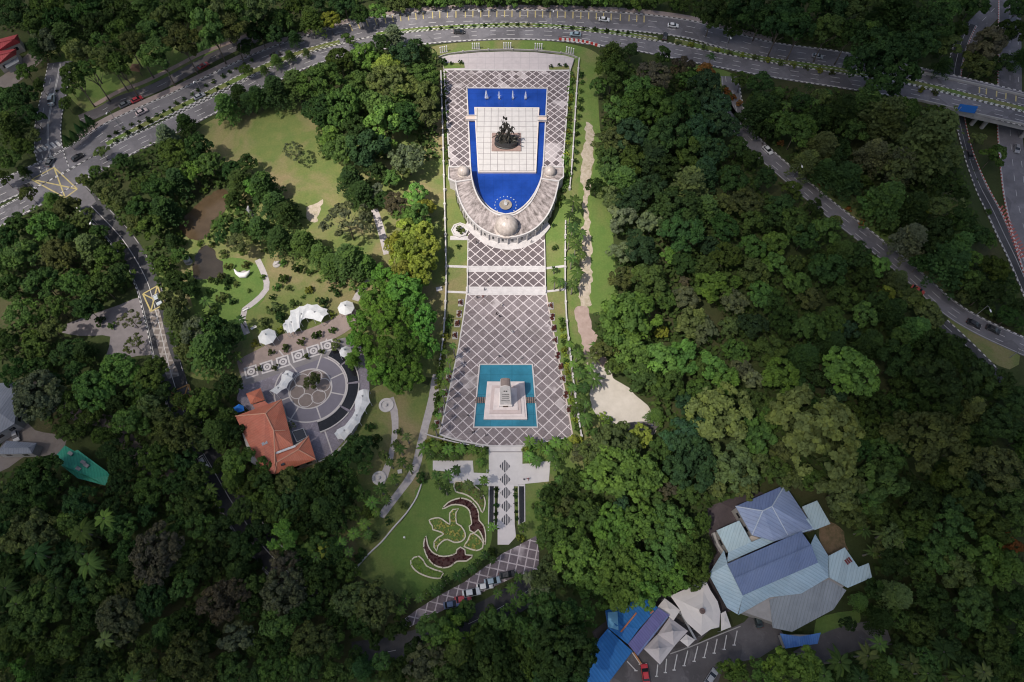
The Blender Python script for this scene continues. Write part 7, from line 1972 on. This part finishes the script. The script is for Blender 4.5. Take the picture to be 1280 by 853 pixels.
# flower beds on the lawn (crop corner 460,600)
BEDS = [('bulb shaped yellow green flower bed with leaf points, mid lawn', 'ye', [(490, 325), (565, 305), (612, 330), (655, 358), (653, 310), (655, 268), (680, 240), (725, 235), (705, 262), (703, 310), (708, 350), (745, 372), (768, 405), (780, 455), (748, 494), (690, 502), (635, 478), (590, 498), (560, 530), (550, 572), (530, 540), (530, 500), (562, 462), (607, 435), (560, 412), (520, 400), (515, 370)]),
        ('upper brown crescent shaped flower bed near the white walk', 'rb', [(598, 235), (640, 185), (700, 157), (760, 150), (820, 172), (862, 215), (884, 265), (888, 325), (922, 365), (940, 430), (936, 520), (912, 450), (882, 400), (850, 427), (815, 405), (810, 372), (830, 358), (822, 300), (812, 250), (780, 217), (730, 202), (670, 203)]),
        ('lower brown crescent shaped flower bed near the diagonal walk', 'rb', [(465, 452), (447, 510), (455, 570), (485, 635), (540, 687), (610, 705), (665, 690), (710, 655), (790, 650), (830, 622), (835, 605), (780, 600), (775, 560), (740, 540), (712, 560), (705, 590), (640, 612), (570, 610), (510, 575), (478, 520)]),
        ('small leaf shaped yellow green flower bed between the two brown crescents', 'ye', [(820, 435), (798, 490), (768, 535), (810, 552), (870, 567), (917, 545), (922, 510), (890, 460), (850, 433)]),
        ('rounded bright green flower bed at the lower left of the brown crescents', 'lt', [(343, 650), (370, 622), (410, 613), (440, 640), (470, 690), (540, 722), (606, 745), (580, 787), (500, 782), (410, 747), (358, 702)]),
        ('pale leaf shaped flower bed at the upper corner of the lawn', 'ol', [(688, 42), (700, 18), (760, 18), (850, 50), (905, 100), (938, 180), (916, 263), (880, 200), (820, 140), (760, 112), (703, 96)])]
def fill_poly(poly, n):
    xs, ys = [p[0] for p in poly], [p[1] for p in poly]
    out = []
    while len(out) < n:
        q = (rgt.uniform(min(xs), max(xs)), rgt.uniform(min(ys), max(ys)))
        if inside(q, poly): out.append(q)
    return out
BROWN_SOIL = mat_worn('brown_bedding', (.085, .042, .038), .35, 1.0)
for lab, c, pts in BEDS:
    w = ccw(pxs(zoomed(pts, 460, 600)))
    w = smooth(w, .8, True)
    cx, cy = sum(p[0] for p in w) / len(w), sum(p[1] for p in w) / len(w)
    t = thing('flower_bed', lab, 'flower bed', (cx, cy, 0))
    mb = MB(); kerb_mesh(mb, w, 0, .34, 0, .42, None, True); local(mb, t).build('border', mat_worn('cream_border', (.62, .56, .44), .2, .8) if 'cream_border' not in bpy.data.materials else bpy.data.materials['cream_border'], t)
    mb = MB(); mb.sheet(w, .2); local(mb, t).build('soil', BROWN_SOIL if c == 'rb' else LAWN_GREEN, t)
    n = int(abs(area(w)) * (3.0 if c != 'rb' else 2.2))
    Q = fill_poly(w, n)
    me = leaf_mesh('planting', [(x - cx, y - cy, .3 + rgt.uniform(0, .2)) for x, y in Q], [(rgt.gauss(0, .35), rgt.gauss(0, .35), 1) for _ in Q], [rgt.uniform(.16, .32) for _ in Q], [(rgt.random() ** 2, rgt.random() ** 2) for _ in Q])
    o = link('planting', me, None, t); o['kind'] = 'stuff'
    o.color = {'rb': (.075, .030, .030, 1), 'ye': (.30, .28, .09, 1), 'lt': (.14, .24, .05, 1), 'ol': (.22, .21, .09, 1)}[c]

# ================================================================== WOODS BETWEEN THE SURVEYED TREES
ZONES = [([(0, 0), (860, 0), (860, 14), (640, 12), (520, 16), (440, 28), (330, 50), (240, 30), (100, 60), (40, 40), (0, 40)], ('dk', 'md', 'ol')),
         ([(862, 0), (1230, 0), (1190, 60), (1150, 80), (1050, 68), (960, 55), (900, 40), (866, 25)], ('dk', 'dk', 'md')),
         ([(1240, 30), (1280, 0), (1280, 100), (1220, 95), (1205, 70)], ('dk', 'ol')),
         ([(758, 80), (880, 90), (915, 130), (940, 178), (975, 228), (1030, 276), (1085, 318), (1130, 352), (1175, 398), (1210, 440), (1280, 480), (1280, 720), (1095, 720), (1040, 640), (990, 600), (900, 628), (880, 650), (880, 700), (850, 740), (760, 755), (690, 740), (680, 620), (710, 570), (760, 545), (800, 545), (830, 525), (790, 485), (750, 445), (740, 395), (768, 380), (766, 300), (750, 160)], ('dk', 'md', 'bl', 'ol')),
         ([(930, 110), (1130, 122), (1190, 150), (1205, 210), (1240, 290), (1265, 350), (1280, 385), (1280, 425), (1200, 375), (1050, 255), (960, 185), (928, 140)], ('dk', 'md', 'ol')),
         ([(1080, 730), (1280, 730), (1280, 853), (1000, 853), (1040, 815), (1110, 800)], ('dk', 'md')),
         ([(0, 262), (60, 240), (100, 260), (140, 305), (172, 350), (150, 372), (90, 395), (60, 420), (130, 448), (170, 450), (205, 480), (215, 520), (250, 590), (310, 690), (420, 770), (500, 770), (500, 790), (400, 800), (420, 853), (0, 853), (0, 590), (40, 570), (130, 612), (142, 592), (100, 560), (60, 545), (30, 510), (0, 475)], ('dk', 'dk', 'md', 'ol')),
         ([(455, 830), (560, 800), (650, 765), (730, 770), (735, 853), (455, 853)], ('dk', 'md')),
         ([(300, 600), (330, 590), (400, 590), (440, 560), (450, 620), (430, 690), (440, 745), (380, 730), (330, 660)], ('dk', 'md'))]
KEEP = [pxy for pxy in [[(884, 640), (960, 605), (1030, 620), (1090, 700), (1070, 770), (1000, 815), (905, 850), (735, 853), (735, 790), (800, 745), (880, 720), (900, 680)], [(64, 575), (80, 552), (142, 590), (130, 612)], [(0, 475), (45, 480), (60, 545), (50, 575), (0, 590)], [(1000, 835), (1040, 800), (1110, 785), (1110, 800), (1040, 825)]]]
def clear_of_roads(px, py, r):
    for L, w in (RD if not (600 > py > 460 and px < 330) else RD[:1]):
        for q in L:
            if abs(q[0] - px) < w + r and abs(q[1] - py) < w + r and hypot(q[0] - px, q[1] - py) < w + r: return False
    return True
def clear_keep(px, py, r):
    for K in KEEP:
        if inside((px, py), K): return False
        for i in range(len(K)):
            a, b = K[i], K[(i + 1) % len(K)]
            L2 = (b[0] - a[0]) ** 2 + (b[1] - a[1]) ** 2
            t_ = max(0, min(1, ((px - a[0]) * (b[0] - a[0]) + (py - a[1]) * (b[1] - a[1])) / L2))
            if hypot(a[0] + (b[0] - a[0]) * t_ - px, a[1] + (b[1] - a[1]) * t_ - py) < r: return False
    return True
rgf = random.Random(77)
NFILL = 0
for zone, cols in ZONES:
    xs, ys = [p[0] for p in zone], [p[1] for p in zone]
    for _ in range(int((max(xs) - min(xs)) * (max(ys) - min(ys)) / 60)):
        px, py = rgf.uniform(min(xs), max(xs)), rgf.uniform(min(ys), max(ys))
        d = rgf.uniform(26, 44)
        if not inside((px, py), zone): continue
        if any(hypot(px - a, py - b) < (d + c) * .33 for a, b, c in CROWD): continue
        if not clear_of_roads(px, py, d * .42) or not clear_keep(px, py, d * .45): continue
        tree(px, py, d, rgf.choice(cols), rgf.choice(('dense', 'dense', 'clump', 'cauli')), rgf.uniform(4.5, 8))
        CROWD.append((px, py, d)); NFILL += 1
print('trees', len(TREES), 'fill', NFILL)

# undergrowth beneath the trees: nobody could count it
POND1 = [(222, 282), (238, 260), (260, 240), (286, 234), (288, 258), (266, 284), (260, 298), (246, 305), (228, 302)]
POND2 = [(238, 337), (246, 312), (258, 303), (272, 316), (284, 330), (278, 348), (250, 353)]
UC, UN, US, UT = [], [], [], []
for zone, cols in ZONES + [([(385, 60), (545, 60), (548, 200), (400, 200)], ()), ([(105, 190), (250, 180), (300, 215), (330, 290), (230, 320), (200, 380), (170, 320), (110, 250)], ()), ([(205, 340), (240, 345), (290, 430), (240, 470), (215, 440)], ()), ([(240, 480), (290, 470), (300, 560), (345, 600), (300, 640), (255, 570)], ())]:
    w = [P(*p) for p in zone]
    xs, ys = [p[0] for p in w], [p[1] for p in w]
    n = int(abs(area(w)) * 1.7)
    k = 0
    while k < n:
        x, y = rgf.uniform(min(xs), max(xs)), rgf.uniform(min(ys), max(ys))
        if not inside((x, y), w): k += .3; continue
        k += 1
        if sin(x * .31 + 2 * sin(y * .17)) + sin(y * .27 + 1.3) < -.9: continue
        g = ground_z(x, y)
        q = PX(x, y, g)
        if inside(q, POND1) or inside(q, POND2): continue
        if not clear_of_roads(q[0], q[1], 2.5) or not clear_keep(q[0], q[1], 3): continue
        UC.append((x, y, g + rgf.uniform(.1, 1) ** 2 * 3.2)); UN.append((rgf.gauss(0, .6), rgf.gauss(0, .6), 1)); US.append(rgf.uniform(.35, .85)); UT.append((rgf.random() ** 2, rgf.random()))
o = link('undergrowth', leaf_mesh('undergrowth', UC, UN, US, UT))
o.color = (.058, .092, .030, 1)
props(o, 'low dark green undergrowth filling the ground beneath the trees', 'undergrowth', None, 'stuff')

# ================================================================== SHADE CLOUDS added out of view to darken the far woods and the corners
CL = NT('shade_cloud')
tc = CL.n('ShaderNodeTexCoord')
ln_ = CL.n('ShaderNodeVectorMath', operation='LENGTH')
mp = CL.n('ShaderNodeMapping'); mp.inputs['Scale'].default_value = (1, 1, 0)
CL.l(tc.outputs['Object'], mp.inputs[0]); CL.l(mp.outputs[0], ln_.inputs[0])
nz = CL.noise(2.2, 3, .5, tc.outputs['Object'])
f = CL.math('ADD', ln_.outputs['Value'], CL.math('MULTIPLY', CL.math('SUBTRACT', nz, .5), .45))
oi = CL.n('ShaderNodeObjectInfo')
sa = CL.n('ShaderNodeSeparateColor'); CL.l(oi.outputs['Color'], sa.inputs[0])
mr = CL.n('ShaderNodeMapRange', interpolation_type='SMOOTHSTEP'); mr.inputs[1].default_value = .95; mr.inputs[2].default_value = .30; mr.inputs[3].default_value = 0; mr.inputs[4].default_value = 1
CL.l(f, mr.inputs[0])
dens = CL.math('MULTIPLY', mr.outputs[0], sa.outputs[0])
tr = CL.n('ShaderNodeBsdfTransparent'); tl = CL.n('ShaderNodeBsdfTranslucent'); tl.inputs[0].default_value = (.6, .62, .66, 1)
mx = CL.n('ShaderNodeMixShader'); CL.l(dens, mx.inputs[0]); CL.l(tr.outputs[0], mx.inputs[1]); CL.l(tl.outputs[0], mx.inputs[2])
CL.l(mx.outputs[0], CL.out.inputs[0]); CL.t.nodes.remove(CL.b)
def shade_cloud(px, py, rx, ry, dens, alt, rot, label):
    gx_, gy_ = P(px, py)
    k = alt / to_sun.z
    mb = MB()
    prof = [(.02, -.5)] + [(sin(pi * i / 12), -.5 * cos(pi * i / 12)) for i in range(1, 12)] + [(.02, .5)]
    rg = random.Random(int(alt))
    mb.lathe(prof, n=40)
    o = mb.build('shade_cloud', CL.m, None, True)
    o.location = (gx_ + to_sun.x * k, gy_ + to_sun.y * k, alt)
    o.scale = (rx, ry, 40); o.rotation_euler = (0, 0, rot)
    o.color = (dens, dens, dens, 1)
    props(o, label, 'shade_cloud', None, 'stuff')
shade_cloud(1425, 290, 222, 330, .80, 620, -.35, 'large unseen shade caster added over the right hand woods')
shade_cloud(1160, -10, 250, 135, .75, 700, .2, 'unseen shade caster added over the upper right trees')
shade_cloud(50, 870, 215, 155, .70, 660, .35, 'unseen shade caster added over the lower left woods')
shade_cloud(40, 40, 200, 140, .52, 740, -.2, 'thin unseen shade caster added over the upper left trees')
shade_cloud(560, 985, 170, 70, .5, 780, .05, 'small unseen shade caster added over the lower middle woods')
shade_cloud(1340, 870, 150, 105, .62, 820, .3, 'small unseen shade caster added over the lower right corner')

# ================================================================== LABELS: each tree is told by its look and by what it stands near
LM = [(632, 497, 'the teal pool'), (633, 170, 'the blue pool'), (633, 285, 'the crescent pavilion'), (633, 76, 'the head of the forecourt'), (730, 320, 'the bare track'), (785, 505, 'the pale court'), (900, 519, 'the pale lime tree'), (1020, 541, 'the giant lime tree'), (1160, 553, 'the giant olive tree'), (1060, 466, 'the large bright green tree'), (1098, 80, 'the giant dark tree'), (817, 97, 'the purplish brown tree'), (882, 92, 'the orange leaved tree'), (1000, 230, 'the upper forest road'), (1110, 320, 'the middle forest road'), (1228, 410, 'the two black forest cars'), (1205, 145, 'the blue road sign'), (1245, 290, 'the chevron markings'), (1232, 50, 'the distant upper right road'), (1210, 200, 'the narrow slip road'), (980, 640, 'the ribbed blue hipped roof'), (970, 700, 'the long violet blue roof'), (1062, 705, 'the pale cyan right roof'), (877, 765, 'the large cream canopy'), (785, 770, 'the sky blue shed'), (806, 842, 'the red car'), (890, 820, 'the car park bays'), (1000, 800, 'the small blue shed'), (1090, 795, 'the lower right driveway'), (1280, 640, 'the right edge of the picture'), (1280, 853, 'the lower right corner'), (632, 635, 'the striped diamond walk'), (590, 735, 'the diagonal parking walk'), (545, 680, 'the flower beds'), (640, 583, 'the white forecourt'), (620, 765, 'the lower dark road'), (450, 853, 'the lower edge of the picture'), (680, 853, 'the lower middle edge'), (345, 540, 'the restaurant roof'), (390, 485, 'the ring paving'), (382, 396, 'the large curved tent'), (445, 520, 'the long curved tent'), (334, 421, 'the small left tent'), (435, 385, 'the small round tent'), (520, 520, 'the broad footpath'), (305, 343, 'the white crescent sculpture'), (250, 270, 'the brown pond'), (260, 330, 'the dark pond'), (345, 200, 'the open grass field'), (393, 265, 'the bare brown patch'), (470, 290, 'the short park footpath'), (68, 225, 'the junction box'), (190, 373, 'the yellow crossed box'), (226, 497, 'the shade-toned crossed box'), (140, 300, 'the upper winding road'), (285, 620, 'the lower winding road'), (130, 410, 'the grey forecourt'), (105, 580, 'the green roof'), (20, 540, 'the grey sheds'), (10, 62, 'the red roofs'), (100, 163, 'the five cypresses'), (172, 127, 'the service road'), (168, 85, 'the tiny hut'), (230, 130, 'the left median'), (345, 75, 'the bend of the avenue'), (520, 30, 'the upper bays of the avenue'), (700, 18, 'the middle yellow bays'), (841, 33, 'the end of the yellow bays'), (930, 70, 'the flowering median'), (1047, 76, 'the upper right carriageway'), (0, 330, 'the left edge of the picture'), (0, 680, 'the lower left edge'), (0, 853, 'the lower left corner'), (197, 692, 'the large brown tree'), (280, 752, 'the lower brown tree'), (152, 776, 'the large grey tree'), (236, 823, 'the large olive tree'), (110, 0, 'the upper left edge'), (640, 0, 'the upper middle edge'), (980, 0, 'the upper edge, dark woods'), (1280, 0, 'the upper right corner'), (465, 130, 'the grove left of the blue pool'), (550, 290, 'the left plaza wall'), (707, 320, 'the right plaza wall'), (850, 270, 'the dark heart of the right woods')]
def bearing(dx, dy):
    a = math.degrees(atan2(-dy, dx)) % 360
    return ['right of', 'above-right of', 'above', 'above-left of', 'left of', 'below-left of', 'below', 'below-right of'][int((a + 22.5) // 45) % 8]
ORD = ['nearest', 'second nearest', 'third nearest', 'fourth nearest', 'fifth nearest', 'sixth nearest', 'seventh nearest', 'eighth nearest', 'ninth nearest', 'tenth nearest', 'eleventh nearest', 'twelfth nearest']
def label_plants(items):
    groups = {}
    for it in items:
        t, px, py, d, look = it
        lx, ly, ln = min((l for l in LM if hypot(l[0] - px, l[1] - py) > d * .3 + 2), key=lambda l: hypot(l[0] - px, l[1] - py))
        groups.setdefault((look, bearing(px - lx, py - ly), ln), []).append((hypot(px - lx, py - ly), d, t))
    for (look, b, ln), L in groups.items():
        L.sort(key=lambda q: q[0])
        for i, (dist, d, t) in enumerate(L):
            if len(L) == 1: t['label'] = '%s %s %s' % (look, b, ln)
            else: t['label'] = '%s %s %s, %s' % (look, b, ln, ORD[min(i, 11)])
items = []
for t, px, py, d, colw, kw, rad in TREES:
    size = '' if kw == 'shrub' else 'small' if rad < 3.2 else ('very large' if rad > 9 else ('large' if rad > 6.4 else ''))
    items.append((t, px, py, d, ('%s %s %s' % (size, colw, kw)).strip()))
for t, px, py, d, h, where, col in PALM_LIST:
    r = d / scale_at(px, py, h) / 2
    items.append((t, px, py, d, ('%s %s palm' % ('small' if r < 1.8 else ('large' if r > 3 else ''), LW[col])).strip()))
label_plants(items)
for o in COL.objects:
    if o.parent is None and o.type in ('MESH', 'EMPTY') and 'label' not in o: print('NO LABEL', o.name)
_seen = {}
for o in COL.objects:
    if o.parent is None and 'label' in o:
        if len(o['label'].split()) > 16: print('LONG', o.name, o['label'])
        _seen.setdefault(o['label'], []).append(o.name)
for k_, v_ in _seen.items():
    if len(v_) > 1: print('SAME', k_, v_)
